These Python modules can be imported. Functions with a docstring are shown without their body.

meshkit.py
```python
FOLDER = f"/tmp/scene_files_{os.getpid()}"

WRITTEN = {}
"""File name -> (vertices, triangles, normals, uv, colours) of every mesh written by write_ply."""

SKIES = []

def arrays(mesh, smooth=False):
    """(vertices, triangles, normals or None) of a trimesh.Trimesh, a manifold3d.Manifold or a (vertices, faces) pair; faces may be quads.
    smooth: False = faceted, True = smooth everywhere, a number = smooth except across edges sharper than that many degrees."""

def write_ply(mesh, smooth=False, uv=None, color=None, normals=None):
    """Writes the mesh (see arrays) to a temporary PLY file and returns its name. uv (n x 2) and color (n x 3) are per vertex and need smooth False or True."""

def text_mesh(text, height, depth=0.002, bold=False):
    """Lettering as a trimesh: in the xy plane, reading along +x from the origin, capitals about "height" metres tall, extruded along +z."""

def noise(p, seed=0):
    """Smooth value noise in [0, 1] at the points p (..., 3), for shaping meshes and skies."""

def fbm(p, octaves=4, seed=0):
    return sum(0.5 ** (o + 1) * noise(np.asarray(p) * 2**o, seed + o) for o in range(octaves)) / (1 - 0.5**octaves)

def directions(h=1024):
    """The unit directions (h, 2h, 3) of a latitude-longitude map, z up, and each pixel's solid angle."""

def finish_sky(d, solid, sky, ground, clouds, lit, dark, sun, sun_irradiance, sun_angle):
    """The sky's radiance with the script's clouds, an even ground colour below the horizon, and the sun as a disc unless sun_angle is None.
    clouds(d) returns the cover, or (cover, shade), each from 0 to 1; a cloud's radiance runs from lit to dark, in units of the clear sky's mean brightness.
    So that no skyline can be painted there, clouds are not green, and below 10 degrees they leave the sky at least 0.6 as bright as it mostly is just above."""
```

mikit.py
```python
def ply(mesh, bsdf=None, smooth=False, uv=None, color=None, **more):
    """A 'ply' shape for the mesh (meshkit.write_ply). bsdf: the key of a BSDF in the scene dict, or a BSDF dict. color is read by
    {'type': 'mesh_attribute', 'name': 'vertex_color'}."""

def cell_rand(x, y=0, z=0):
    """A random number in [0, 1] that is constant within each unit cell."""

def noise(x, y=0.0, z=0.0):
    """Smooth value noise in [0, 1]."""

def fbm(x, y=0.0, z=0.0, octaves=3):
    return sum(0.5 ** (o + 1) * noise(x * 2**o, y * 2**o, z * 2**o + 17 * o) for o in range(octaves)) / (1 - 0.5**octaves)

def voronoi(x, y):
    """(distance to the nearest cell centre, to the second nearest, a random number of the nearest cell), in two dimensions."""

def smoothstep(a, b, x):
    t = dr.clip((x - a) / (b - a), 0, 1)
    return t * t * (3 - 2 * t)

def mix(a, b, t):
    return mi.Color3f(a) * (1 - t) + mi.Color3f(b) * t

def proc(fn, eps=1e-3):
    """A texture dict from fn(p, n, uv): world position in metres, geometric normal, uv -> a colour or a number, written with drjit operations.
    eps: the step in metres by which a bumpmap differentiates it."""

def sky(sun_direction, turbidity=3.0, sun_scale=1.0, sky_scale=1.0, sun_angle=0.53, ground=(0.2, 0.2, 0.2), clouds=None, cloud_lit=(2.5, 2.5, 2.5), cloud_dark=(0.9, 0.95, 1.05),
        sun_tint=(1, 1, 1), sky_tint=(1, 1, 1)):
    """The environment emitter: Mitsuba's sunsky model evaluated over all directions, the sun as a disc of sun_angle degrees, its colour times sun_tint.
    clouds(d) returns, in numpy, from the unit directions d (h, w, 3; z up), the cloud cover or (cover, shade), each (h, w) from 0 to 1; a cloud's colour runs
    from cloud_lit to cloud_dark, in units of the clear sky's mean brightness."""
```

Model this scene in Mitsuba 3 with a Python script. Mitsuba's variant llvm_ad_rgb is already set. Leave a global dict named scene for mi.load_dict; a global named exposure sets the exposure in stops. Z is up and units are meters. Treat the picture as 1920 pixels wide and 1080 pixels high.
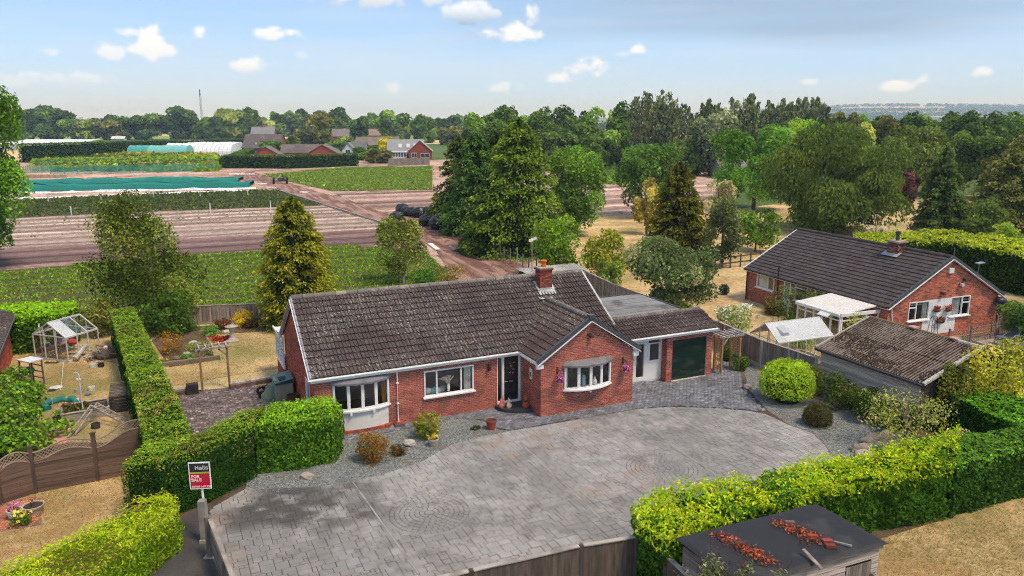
import math, numpy as np, trimesh, shapely, mitsuba as mi, mikit, meshkit, drjit as dr
from shapely.geometry import Polygon, LineString, Point, box as sbox
from mikit import noise, fbm, voronoi, smoothstep, mix, cell_rand
T = mi.ScalarTransform4f
scene, labels = {}, {}

# ---------------------------------------------------------------- camera, sky, exposure
FOC, PITCH, CAM_H = 1440.0, 0.213, 11.9           # focal length for a 1920 wide frame, tilt, height of the drone
CP, SP = math.cos(PITCH), math.sin(PITCH)
exposure = 2.38
scene['camera'] = {'type': 'perspective', 'fov': math.degrees(2 * math.atan(960 / FOC)), 'fov_axis': 'x', 'near_clip': 0.1, 'far_clip': 40000.0,
                   'to_world': T().look_at(origin=[0, 0, CAM_H], target=[0, CP, CAM_H - SP], up=[0, 0, 1])}

def sight(px, py):
    a, b = (px - 960) / FOC, (540 - py) / FOC
    return np.array([a, CP + b * SP, -SP + b * CP])

CLOUDS = [  # azimuth, elevation, half width and half height in degrees, strength, shade of the base
    (-9.2, 8.6, 5.3, 1.3, 1.0, .45), (-3.2, 7.3, 2.2, .9, .8, .8), (-.4, 6.1, 1.9, .75, 1.0, .15), (1.5, 7.3, .55, 1.1, .85, .1),
    (-24.2, 4.8, 1.3, 1.2, 1.0, .15), (-25.4, 5.6, .7, .4, .8, .1), (-26.7, 4.2, .8, .6, .7, .1), (-21.3, 5.6, .45, .45, .85, .1), (-15.8, 5.8, 1.6, .45, .95, .15), (-17.9, 3.6, 1.5, .6, .95, .3), (-14.7, 4.5, 1.1, .3, .5, .2),
    (5.5, 3.7, 1.3, .75, 1.0, .15), (7.7, 4.7, .65, .4, .95, .1), (9.0, 5.0, .55, .35, .9, .1), (3.3, 3.0, .9, .4, .8, .1), (-.4, 2.3, 1.1, .4, .55, .1), (-8.6, 2.3, .6, .5, .5, .1),
    (25.9, 2.2, .95, .42, .95, .1), (27.2, 2.6, .6, .5, .9, .1), (30.3, 3.0, .7, .32, .8, .1), (20.5, 2.6, .65, .25, .6, .1), (-30.0, 2.5, 2.6, .6, .5, .2), (-29.8, 4.2, .55, .25, .6, .1)]

def clouds(d):
    az, el = np.degrees(np.arctan2(d[..., 0], d[..., 1])), np.degrees(np.arcsin(np.clip(d[..., 2], -1, 1)))
    rag = meshkit.fbm(np.stack([az / 1.1, el / .75, az * 0], -1), 5, 3) - .5 + .30 * (meshkit.fbm(np.stack([az / .34, el / .24, az * 0], -1), 3, 5) - .5)
    cover, shade = np.zeros(az.shape), np.zeros(az.shape)
    for a, e, w, h, s, sh in CLOUDS:                       # the small fair-weather heaps low over the fields
        base = np.where(el < e, 1.5, 1.0)                  # flatter bases
        r = ((az - a) / (w * 1.12)) ** 2 + ((el - e) / (h * 1.15) * base) ** 2
        c = np.clip((.92 - r + 3.1 * rag) * 1.15, 0, 1)
        c = c * c * (3 - 2 * c) * s
        shade = np.where(c > cover, np.clip(sh * (.6 + 1.0 * (e - el) / h) + 1.2 * np.clip(-rag, 0, 1) * np.clip((e + .2 * h - el) / h, 0, 1), 0, 1), shade)
        cover = np.maximum(cover, c)
    # the same kind of broken cloud over the rest of the sky, denser overhead
    p = np.stack([d[..., 0] / (d[..., 2] + .25), d[..., 1] / (d[..., 2] + .25), d[..., 2] * 0], -1)
    high = meshkit.fbm(p * 1.6 + 3.1, 5, 11)
    over = np.clip((high - .36) * 3.2, 0, 1) * np.clip((el - 11) / 12, 0, 1)
    shade = np.where(over > cover, .35 * np.clip((high - .5) * 3, 0, 1), shade)
    cover = np.maximum(cover, over)
    # grey-blue sheets seen edge on, and milky haze towards the horizon
    sheet_ = meshkit.fbm(np.stack([az / 15 + 1.3, el / 1.7, az * 0], -1), 4, 7)
    band = np.clip((az + 6) / 14, 0, 1) * np.clip((el - 4.9 - .5 * np.sin(az * .2) - 1.2 * (sheet_ - .5)) / 1.2, 0, 1) * np.clip((15 - el) / 5, 0, 1) * np.clip((42 - az) / 16, 0, 1)
    band = band * (.48 + 1.1 * (sheet_ - .35))
    veil = np.clip(.88 * np.exp(-np.maximum(el, 0) / 3.1) + .62 * (.6 * meshkit.fbm(np.stack([az / 11, el / 1.0, az * 0], -1), 4, 21) + .4 * meshkit.fbm(np.stack([az / 7 + el / 3, el / .42, az * 0], -1), 4, 23) - .45), 0.08, .92)
    c2 = 1 - (1 - veil) * (1 - np.clip(band, 0, .8))
    s2 = (veil * VEIL + np.clip(band, 0, .8) * 1.0) / np.maximum(veil + np.clip(band, 0, .8), 1e-6)
    total = 1 - (1 - cover) * (1 - c2)
    sh = (cover * shade + (1 - cover) * c2 * s2) / np.maximum(total, 1e-6)
    return total, sh
VEIL = .40

SUN = [0.46, -0.32, 0.98]
scene['sky'] = mikit.sky(SUN, turbidity=3.0, sun_scale=0.42, sun_angle=14.0, clouds=clouds, cloud_lit=(2.5, 2.46, 2.42), cloud_dark=(.78, 1.10, 1.50), ground=(.12, .12, .08), sun_tint=(1, .97, .92), sky_tint=(.94, .985, 1.03))

# ---------------------------------------------------------------- materials
def lin(*c):
    c = np.asarray(c, float) / 255
    return np.where(c < .04045, c / 12.92, ((c + .055) / 1.055) ** 2.4)

def tint(p, n, uv):
    """The colour that each piece of a mesh carries in its uv: u = red step + green, v = blue."""
    r = dr.floor(uv.x)
    return mi.Color3f(r / 511.0, (uv.x - r - .02) / .96, uv.y)
VC = mikit.proc(tint)
def rgb(*c): return {'type': 'rgb', 'value': [float(x) for x in c]}
def pr(color=None, rough=.8, **k): return {'type': 'principled', 'base_color': color or VC, 'roughness': rough, 'specular': k.pop('specular', .3), **k}
def blend(w, a, b): return {'type': 'twosided', 'bsdf': {'type': 'blendbsdf', 'weight': mikit.proc(w) if callable(w) else w, 'a': a, 'b': b}}
def ground_mat(fn, rough=.95): return {'type': 'twosided', 'bsdf': {'type': 'principled', 'base_color': mikit.proc(fn), 'roughness': rough, 'specular': .12}}

class Materials:
    def __setitem__(s, k, v): scene['material_' + k] = v
M = Materials()
def paint(mesh, bsdf, color=None, **k):
    c = np.clip(np.asarray(color, float) * (np.array([1.48, 1.34, 1.28]) if bsdf == 'leaf' else 1), 0, 1)
    return mikit.ply(mesh, 'material_' + bsdf, uv=np.c_[np.round(c[:, 0] * 511) + .02 + .96 * c[:, 1], c[:, 2]], **k)
M['leaf'] = {'type': 'principledthin', 'base_color': VC, 'roughness': .5, 'diff_trans': .75, 'eta': 1.35}
M['matte'] = blend(lambda p, n, uv: .4 * smoothstep(.42, .75, fbm(p.x * 2.1, p.y * 2.1, p.z * 2.1, 3)), pr(None, .85), {'type': 'diffuse', 'reflectance': rgb(.08, .068, .055)})
M['painted'] = blend(lambda p, n, uv: .16 * smoothstep(.45, .8, fbm(p.x * 1.3, p.y * 1.3, p.z * 4, 3)), pr(None, .4, specular=.5), {'type': 'diffuse', 'reflectance': rgb(.2, .2, .18)})
M['metal'] = {'type': 'twosided', 'bsdf': pr(None, .38, metallic=.8)}
M['glass'] = {'type': 'thindielectric', 'int_ior': 1.5}
M['film'] = {'type': 'principledthin', 'base_color': VC, 'roughness': .4, 'diff_trans': 1.0, 'eta': 1.3}
M['netting'] = {'type': 'mask', 'opacity': .5, 'bsdf': {'type': 'principledthin', 'base_color': VC, 'roughness': .7, 'diff_trans': .8, 'eta': 1.2}}
def lichen(p, n, uv):
    d, e, r = voronoi(p.x * 7 + p.z * 3, p.y * 7 + p.z * 4)
    d2, e2, r2 = voronoi(p.x * 17 + p.z * 9, p.y * 17 + p.z * 11)
    patch = smoothstep(.44, .70, fbm(p.x * .55, p.y * .55, p.z * .8, 3))
    a = dr.select((d < .05 + .24 * r * r) & (r > .6), mi.Float(.8), mi.Float(0))
    b = dr.select((d2 < .26) & (r2 > .62), mi.Float(.7), mi.Float(0)) * patch
    return dr.clip(a * (.2 + .8 * patch) + b + .05 * patch, 0, .85)
M['tile'] = blend(lichen, pr(None, .85), {'type': 'diffuse', 'reflectance': rgb(.42, .40, .36)})
SHED_U, SHED_O, SHED_PITCH = np.array([.40999, -.91209]), np.array([13.778, 33.100]), .136256      # set by the mossy shed: moss fills the troughs of its sheets
def moss_fn(p, n, uv):
    s = (p.x - float(SHED_O[0])) * float(SHED_U[0]) + (p.y - float(SHED_O[1])) * float(SHED_U[1]) + .12
    trough = .5 - .5 * dr.sin(s * (2 * math.pi / SHED_PITCH))
    m = fbm(p.x * 8.1, p.y * 8.1, p.z * 8.1, 3) * .5 + .5 * fbm(p.x * 1.1, p.y * 1.1, 0, 3) + (p.z - 2.5) * .10
    return dr.clip(smoothstep(.30, .62, m * .72 + .34 * trough - .06), 0, 1)
M['moss_sheet'] = blend(moss_fn, pr(None, .9), {'type': 'diffuse', 'reflectance': rgb(.045, .028, .02)})
def grain_v(p, n, uv): return dr.clip(.62 * smoothstep(.3, .8, fbm(p.x * 26, p.y * 26, p.z * 1.6, 3)), 0, 1)
def grain_h(p, n, uv): return dr.clip(.62 * smoothstep(.3, .8, fbm(p.x * 2.2, p.y * 2.2, p.z * 34, 3)), 0, 1)
M['wood_v'] = blend(grain_v, pr(None, .85), {'type': 'diffuse', 'reflectance': rgb(.06, .05, .043)})
M['wood_h'] = blend(grain_h, pr(None, .85), {'type': 'diffuse', 'reflectance': rgb(.06, .05, .043)})
def stains(p, n, uv):
    big = fbm(p.x * .33 + 5, p.y * .33, 0, 4)
    fine = fbm(p.x * 2.4, p.y * 2.4, 3, 3)
    return dr.clip(smoothstep(.34, .66, big * .62 + fine * .42), 0, 1)
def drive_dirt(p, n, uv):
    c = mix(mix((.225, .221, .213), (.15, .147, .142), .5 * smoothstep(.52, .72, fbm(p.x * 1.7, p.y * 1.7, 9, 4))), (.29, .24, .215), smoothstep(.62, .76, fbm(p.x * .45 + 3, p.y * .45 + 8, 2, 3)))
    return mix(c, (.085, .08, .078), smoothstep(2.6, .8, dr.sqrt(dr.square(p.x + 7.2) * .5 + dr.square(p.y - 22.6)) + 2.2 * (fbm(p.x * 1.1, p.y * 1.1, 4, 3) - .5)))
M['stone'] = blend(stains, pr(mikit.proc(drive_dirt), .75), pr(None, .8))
M['felt'] = blend(lambda p, n, uv: .8 * smoothstep(.45, .75, fbm(p.x * 1.1, p.y * 1.1, p.z, 4)), pr(None, .8), {'type': 'diffuse', 'reflectance': rgb(.09, .09, .088)})
M['puddle'] = {'type': 'twosided', 'bsdf': pr(rgb(.03, .024, .02), .06, specular=.5)}
def lawn_fn(p, n, uv):
    a = fbm(p.x * .5, p.y * .5, 1, 3); b = fbm(p.x * 4.5, p.y * 4.5, 2, 3); g = fbm(p.x * .22 + 9, p.y * .22, 5, 3)
    c = mix((.31, .215, .098), (.52, .385, .20), smoothstep(.3, .7, a * .5 + b * .5))
    return mix(c, (.15, .16, .05), .7 * smoothstep(.54, .70, g * .75 + .25 * b))
M['dry_lawn'] = ground_mat(lawn_fn)
def soil_fn(p, n, uv):
    a = fbm(p.x * .12, p.y * .12, 1, 4); b = fbm(p.x * 1.8, p.y * 1.8, 2, 3)
    c = mix((.21, .132, .100), (.42, .30, .235), smoothstep(.3, .7, a * .55 + b * .45))
    return mix(c, (.10, .058, .042), .7 * smoothstep(.62, .75, fbm(p.x * .35, p.y * .35, 7, 3)))
M['soil'] = ground_mat(soil_fn)
def track_fn(p, n, uv):
    a = fbm(p.x * .25, p.y * .25, 1, 3); t = fbm((p.x * .93 + p.y * .36) * 2.2, (p.y * .93 - p.x * .36) * .16, 2, 3)
    c = mix((.30, .19, .15), (.145, .075, .056), smoothstep(.35, .65, a * .4 + t * .6))
    return mix(c, (.20, .115, .088), smoothstep(60, 42, p.y))
M['track'] = ground_mat(track_fn, .7)
def gravel_fn(p, n, uv):
    d, e, r = voronoi(p.x * 22, p.y * 22)
    c = mix((.09, .10, .097), (.30, .32, .305), r) * (0.55 + .45 * smoothstep(.02, .25, e - d))
    return mix(c, (.14, .11, .085), .55 * smoothstep(.55, .75, fbm(p.x * .9, p.y * .9, 4, 3)))
M['gravel'] = ground_mat(gravel_fn)
def asphalt_fn(p, n, uv):
    return mix((.045, .043, .042), (.10, .098, .095), fbm(p.x * 1.2, p.y * 1.2, 0, 4)) * (.8 + .4 * noise(p.x * 40, p.y * 40))
M['asphalt'] = ground_mat(asphalt_fn)
def earth_fn(p, n, uv): return mix((.06, .042, .03), (.15, .11, .075), fbm(p.x * 2, p.y * 2, 0, 4))
M['earth'] = ground_mat(earth_fn)
def farm_fn(p, n, uv):
    d, e, r = voronoi(p.x / 210 + .3, p.y / 170)
    d2, e2, r2 = voronoi(p.x / 520 + 7.3, p.y / 430 + 2)
    far = smoothstep(1800, 2600, p.y)
    r = r * (1 - far) + r2 * far
    c = mix((.07, .11, .035), (.40, .31, .16), smoothstep(.45, .6, r))
    c = mix(c, (.14, .2, .06), smoothstep(.8, .85, r))
    return c * (.75 + .5 * fbm(p.x * .05, p.y * .05, 0, 4))
M['farmland'] = ground_mat(farm_fn)
def cropbase_fn(p, n, uv):
    return mix((.075, .058, .036), (.085, .085, .035), fbm(p.x * .7, p.y * .7, 0, 3))
M['crop_soil'] = ground_mat(cropbase_fn)

# ---------------------------------------------------------------- helpers
def S(px, py, z=0.0):
    """Survey: the point of the level z that is seen at this place of the photograph."""
    d = sight(px, py); t = (z - CAM_H) / d[2]
    return np.array([d[0] * t, d[1] * t, z])
def up(px, py, y):
    """Height of what is seen at px, py when it stands y metres away."""
    d = sight(px, py); return CAM_H + d[2] * y / d[1]
def numbered(name):
    if name not in USED: USED[name] = 0; return name
    USED[name] += 1
    return f'{name}_{USED[name]:03d}'
USED = {}
def tag(key, label=None, cat=None, group=None, kind=None):
    labels[key] = {k: v for k, v in (('label', label), ('category', cat), ('group', group), ('kind', kind)) if v}
    return key
def thing(name, label, cat, group=None, kind=None): return tag(numbered(name), label, cat, group, kind)
def full(name, parent): return numbered(parent + '__' + name if parent else name)

class MB:
    """Collects coloured boxes, tubes, prisms in a local frame (origin, x, y, z axes) and builds one mesh."""
    def __init__(s, fr=None):
        s.v, s.f, s.c, s.n = [], [], [], 0
        s.fr = fr or FR()
    def add(s, v, f, col, local=True):
        v, f = np.asarray(v, float).reshape(-1, 3), np.asarray(f, int)
        if f.shape[1] == 4: f = np.vstack([f[:, [0, 1, 2]], f[:, [0, 2, 3]]])
        if local: v = s.fr.w(v)
        c = np.asarray(col, float); c = np.broadcast_to(c, (len(v), 3)) if c.ndim == 1 else c
        s.v.append(v); s.f.append(f + s.n); s.c.append(c); s.n += len(v); return s
    def box(s, lo, hi, col):
        lo, hi = np.asarray(lo, float), np.asarray(hi, float)
        v = np.array([[x, y, z] for x in (lo[0], hi[0]) for y in (lo[1], hi[1]) for z in (lo[2], hi[2])])
        return s.add(v, BOXF, col)
    def bar(s, a, b, w, h, col, upv=(0, 0, 1)):
        """A beam of section w x h from a to b."""
        a, b = np.asarray(a, float), np.asarray(b, float); t = (b - a) / np.linalg.norm(b - a)
        x = np.cross(t, upv); x = x / np.linalg.norm(x) if np.linalg.norm(x) > 1e-6 else np.array([1., 0, 0]); y = np.cross(x, t)
        v = [p + x * i * w / 2 + y * j * h / 2 for p in (a, b) for i in (-1, 1) for j in (-1, 1)]
        return s.add(v, BOXF, col)
    def tube(s, pts, rad, col, sides=8, cap=True):
        p = np.asarray(pts, float); rad = np.broadcast_to(rad, (len(p),)); t = np.gradient(p, axis=0); t /= np.linalg.norm(t, axis=1, keepdims=True) + 1e-12
        ref = np.array([0, 0, 1.]) if abs(t[0, 2]) < .9 else np.array([1., 0, 0])
        a = np.cross(t, ref); a /= np.linalg.norm(a, axis=1, keepdims=True) + 1e-12; b = np.cross(t, a)
        an = np.arange(sides) * 2 * np.pi / sides
        v = (p[:, None] + rad[:, None, None] * (np.cos(an)[None, :, None] * a[:, None] + np.sin(an)[None, :, None] * b[:, None])).reshape(-1, 3)
        f = [[i * sides + j, i * sides + (j + 1) % sides, (i + 1) * sides + (j + 1) % sides, (i + 1) * sides + j] for i in range(len(p) - 1) for j in range(sides)]
        s.add(v, f, col)
        if cap:
            for e in (0, len(p) - 1):
                s.add(np.vstack([v[e * sides:(e + 1) * sides], p[e:e + 1]]), [[j, (j + 1) % sides, sides] for j in range(sides)], col)
        return s
    def lathe(s, prof, at=(0, 0, 0), col=(.5, .5, .5), sides=16):
        an = np.arange(sides) * 2 * np.pi / sides; pr_ = np.asarray(prof, float)
        v = np.array([[r * np.cos(x) + at[0], r * np.sin(x) + at[1], z + at[2]] for r, z in pr_ for x in an])
        f = [[i * sides + j, i * sides + (j + 1) % sides, (i + 1) * sides + (j + 1) % sides, (i + 1) * sides + j] for i in range(len(pr_) - 1) for j in range(sides)]
        return s.add(v, f, col)
    def poly(s, pol, z0, z1, col, axes=None):
        """A shapely polygon extruded from z0 to z1; axes = columns of a 3x3 that carries (x, y, height) to the frame, with an origin."""
        for g in getattr(pol, 'geoms', [pol]):
            if g.area < 1e-6: continue
            m = trimesh.creation.extrude_polygon(g, z1 - z0, engine='earcut'); v = np.array(m.vertices); v[:, 2] += z0
            if axes is not None: v = v @ np.asarray(axes[0]).T + axes[1]
            s.add(v, np.array(m.faces), col)
        return s
    def ball(s, c, r, col, sub=2, rough=0., seed=0):
        m = trimesh.creation.icosphere(subdivisions=sub); v = np.array(m.vertices)
        if rough: v = v * (1 + rough * (meshkit.fbm(v * 1.7 + seed * 7.1, 3, seed)[:, None] - .5) * 2)
        return s.add(v * np.asarray(r) + np.asarray(c), m.faces, col)
    def mesh(s): return np.vstack(s.v), np.vstack(s.f), np.vstack(s.c)
    def build(s, name, bsdf='matte', parent=None, smooth=False, label=None):
        k = full(name, parent); v, f, c = s.mesh()
        scene[k] = paint((v, f), bsdf, smooth=smooth is True, color=c)
        if label: labels[k] = {'label': label}
        return k
BOXF = np.array([[0, 1, 3, 2], [4, 6, 7, 5], [0, 4, 5, 1], [2, 3, 7, 6], [0, 2, 6, 4], [1, 5, 7, 3]])

class FR:
    def __init__(s, o=(0, 0, 0), x=(1, 0, 0), y=None, z=(0, 0, 1)):
        s.o, s.x, s.z = np.asarray(o, float), np.asarray(x, float), np.asarray(z, float)
        s.x = s.x / np.linalg.norm(s.x); s.y = np.asarray(y, float) if y is not None else np.cross(s.z, s.x); s.y = s.y / np.linalg.norm(s.y)
    def w(s, p):
        p = np.asarray(p, float); return s.o + p[..., :1] * s.x + p[..., 1:2] * s.y + p[..., 2:3] * s.z
    def m(s):
        a = np.eye(4); a[:3, 0], a[:3, 1], a[:3, 2], a[:3, 3] = s.x, s.y, s.z, s.o; return a
    def at(s, p, turn=0.):
        c_, s_ = math.cos(turn), math.sin(turn)
        return FR(s.w(np.asarray(p, float)), s.x * c_ + s.y * s_, s.y * c_ - s.x * s_, s.z)
def yaw(o, deg): return FR(o, (math.cos(math.radians(deg)), math.sin(math.radians(deg)), 0))

VAR = {}
def variants(kind, maker, cols, bsdf):
    """One ply dict per tone of a piece, shared by all alike pieces."""
    if kind not in VAR:
        VAR[kind] = []
        for c in cols:
            v, f = maker(); VAR[kind].append((np.asarray(v, float), np.asarray(f), np.asarray(c, float), paint((v, f), bsdf, color=np.broadcast_to(c, (len(v), 3)).copy())))
    return VAR[kind]
def pieces(parent, name, rest, mats, var, bsdf, limit=300, seed=0, extra=None):
    """Alike pieces under their matrices: the nearest ones as parts, those past the limit as one part of stuff."""
    rng = np.random.default_rng(seed); mats = np.asarray(mats); pick = rng.integers(0, len(var), len(mats))
    near = np.argsort(np.linalg.norm(mats[:, :3, 3] - [0, 0, CAM_H], axis=1)) if len(mats) else []
    mb = MB()
    for q, i in enumerate(near):
        v, f, c, d = var[pick[i]]
        if q < limit: scene[full(name, parent)] = {**d, 'to_world': T(mats[i])}
        else: mb.add(v @ mats[i][:3, :3].T + mats[i][:3, 3], f, c)
    for v, f, c in extra or []: mb.add(v, f, c)
    if mb.n: k = mb.build(rest, bsdf, parent); labels[k] = {'kind': 'stuff'}

def one(key, q, bsdf='matte', smooth=False): m = q.mesh(); scene[key] = paint(m[:2], bsdf, smooth=smooth is True, color=m[2]); return key
ORD = 'first second third fourth fifth sixth seventh eighth ninth tenth eleventh twelfth thirteenth fourteenth fifteenth sixteenth'.split()
def sheet(name, pts, z, bsdf, label, cat='ground', col=None):
    """A level sheet of ground over the polygon pts (world xy)."""
    pol = Polygon([(p[0], p[1]) for p in pts]).buffer(0)
    key = thing(name, label, cat, kind='structure')
    mb = MB()
    for g in getattr(pol, 'geoms', [pol]):
        v, f = trimesh.creation.triangulate_polygon(g, engine='earcut')
        v = np.c_[v, np.full(len(v), z)]; n = np.cross(v[f[:, 1]] - v[f[:, 0]], v[f[:, 2]] - v[f[:, 0]])[:, 2]; f = np.where(n[:, None] < 0, f[:, ::-1], f)
        mb.add(v, f, col if col is not None else (.2, .2, .2))
    v, f, c = mb.mesh()
    scene[key] = paint((v, f), bsdf, color=c)
    return key, pol
def px(*pts): return [S(*p) for p in pts]
def rand_in(pol, n, rng):
    x0, y0, x1, y1 = pol.bounds; out = np.zeros((0, 2))
    while len(out) < n:
        q = rng.uniform([x0, y0], [x1, y1], (max(2 * n, 64), 2)); out = np.vstack([out, q[shapely.contains_xy(pol, q[:, 0], q[:, 1])]])
    return out[:n]

# ---------------------------------------------------------------- foliage
def unit(v): return v / (np.linalg.norm(v, axis=-1, keepdims=True) + 1e-12)
def cards(P, N, size, col, rng, aspect=.6, fold=.18, along=None):
    """Folded four-cornered leaves (or leaf sprays) at P facing N."""
    n = len(P); size = np.broadcast_to(size, (n,))[:, None]
    t = unit(np.cross(N, rng.normal(size=(n, 3)))) if along is None else unit(along + .35 * rng.normal(size=(n, 3)))
    b = unit(np.cross(N, t)); N = np.cross(t, b)
    v = np.stack([P - t * size * .5, P + b * size * aspect * .5 + N * size * fold, P + t * size * .5, P - b * size * aspect * .5 + N * size * fold], 1).reshape(-1, 3)
    i = np.arange(n)[:, None] * 4
    f = np.vstack([i + [0, 1, 2], i + [0, 2, 3]])
    return v, f, np.repeat(col, 4, 0)
def tones(cols, n, rng, spread=.28):
    cols = np.atleast_2d(cols); c = cols[rng.integers(0, len(cols), n)]
    return np.clip(c * np.exp(rng.normal(0, spread, (n, 1))) * np.exp(rng.normal(0, .06, (n, 3))), .004, .9)
def sphere(n, rng): return unit(rng.normal(size=(n, 3)))

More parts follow.
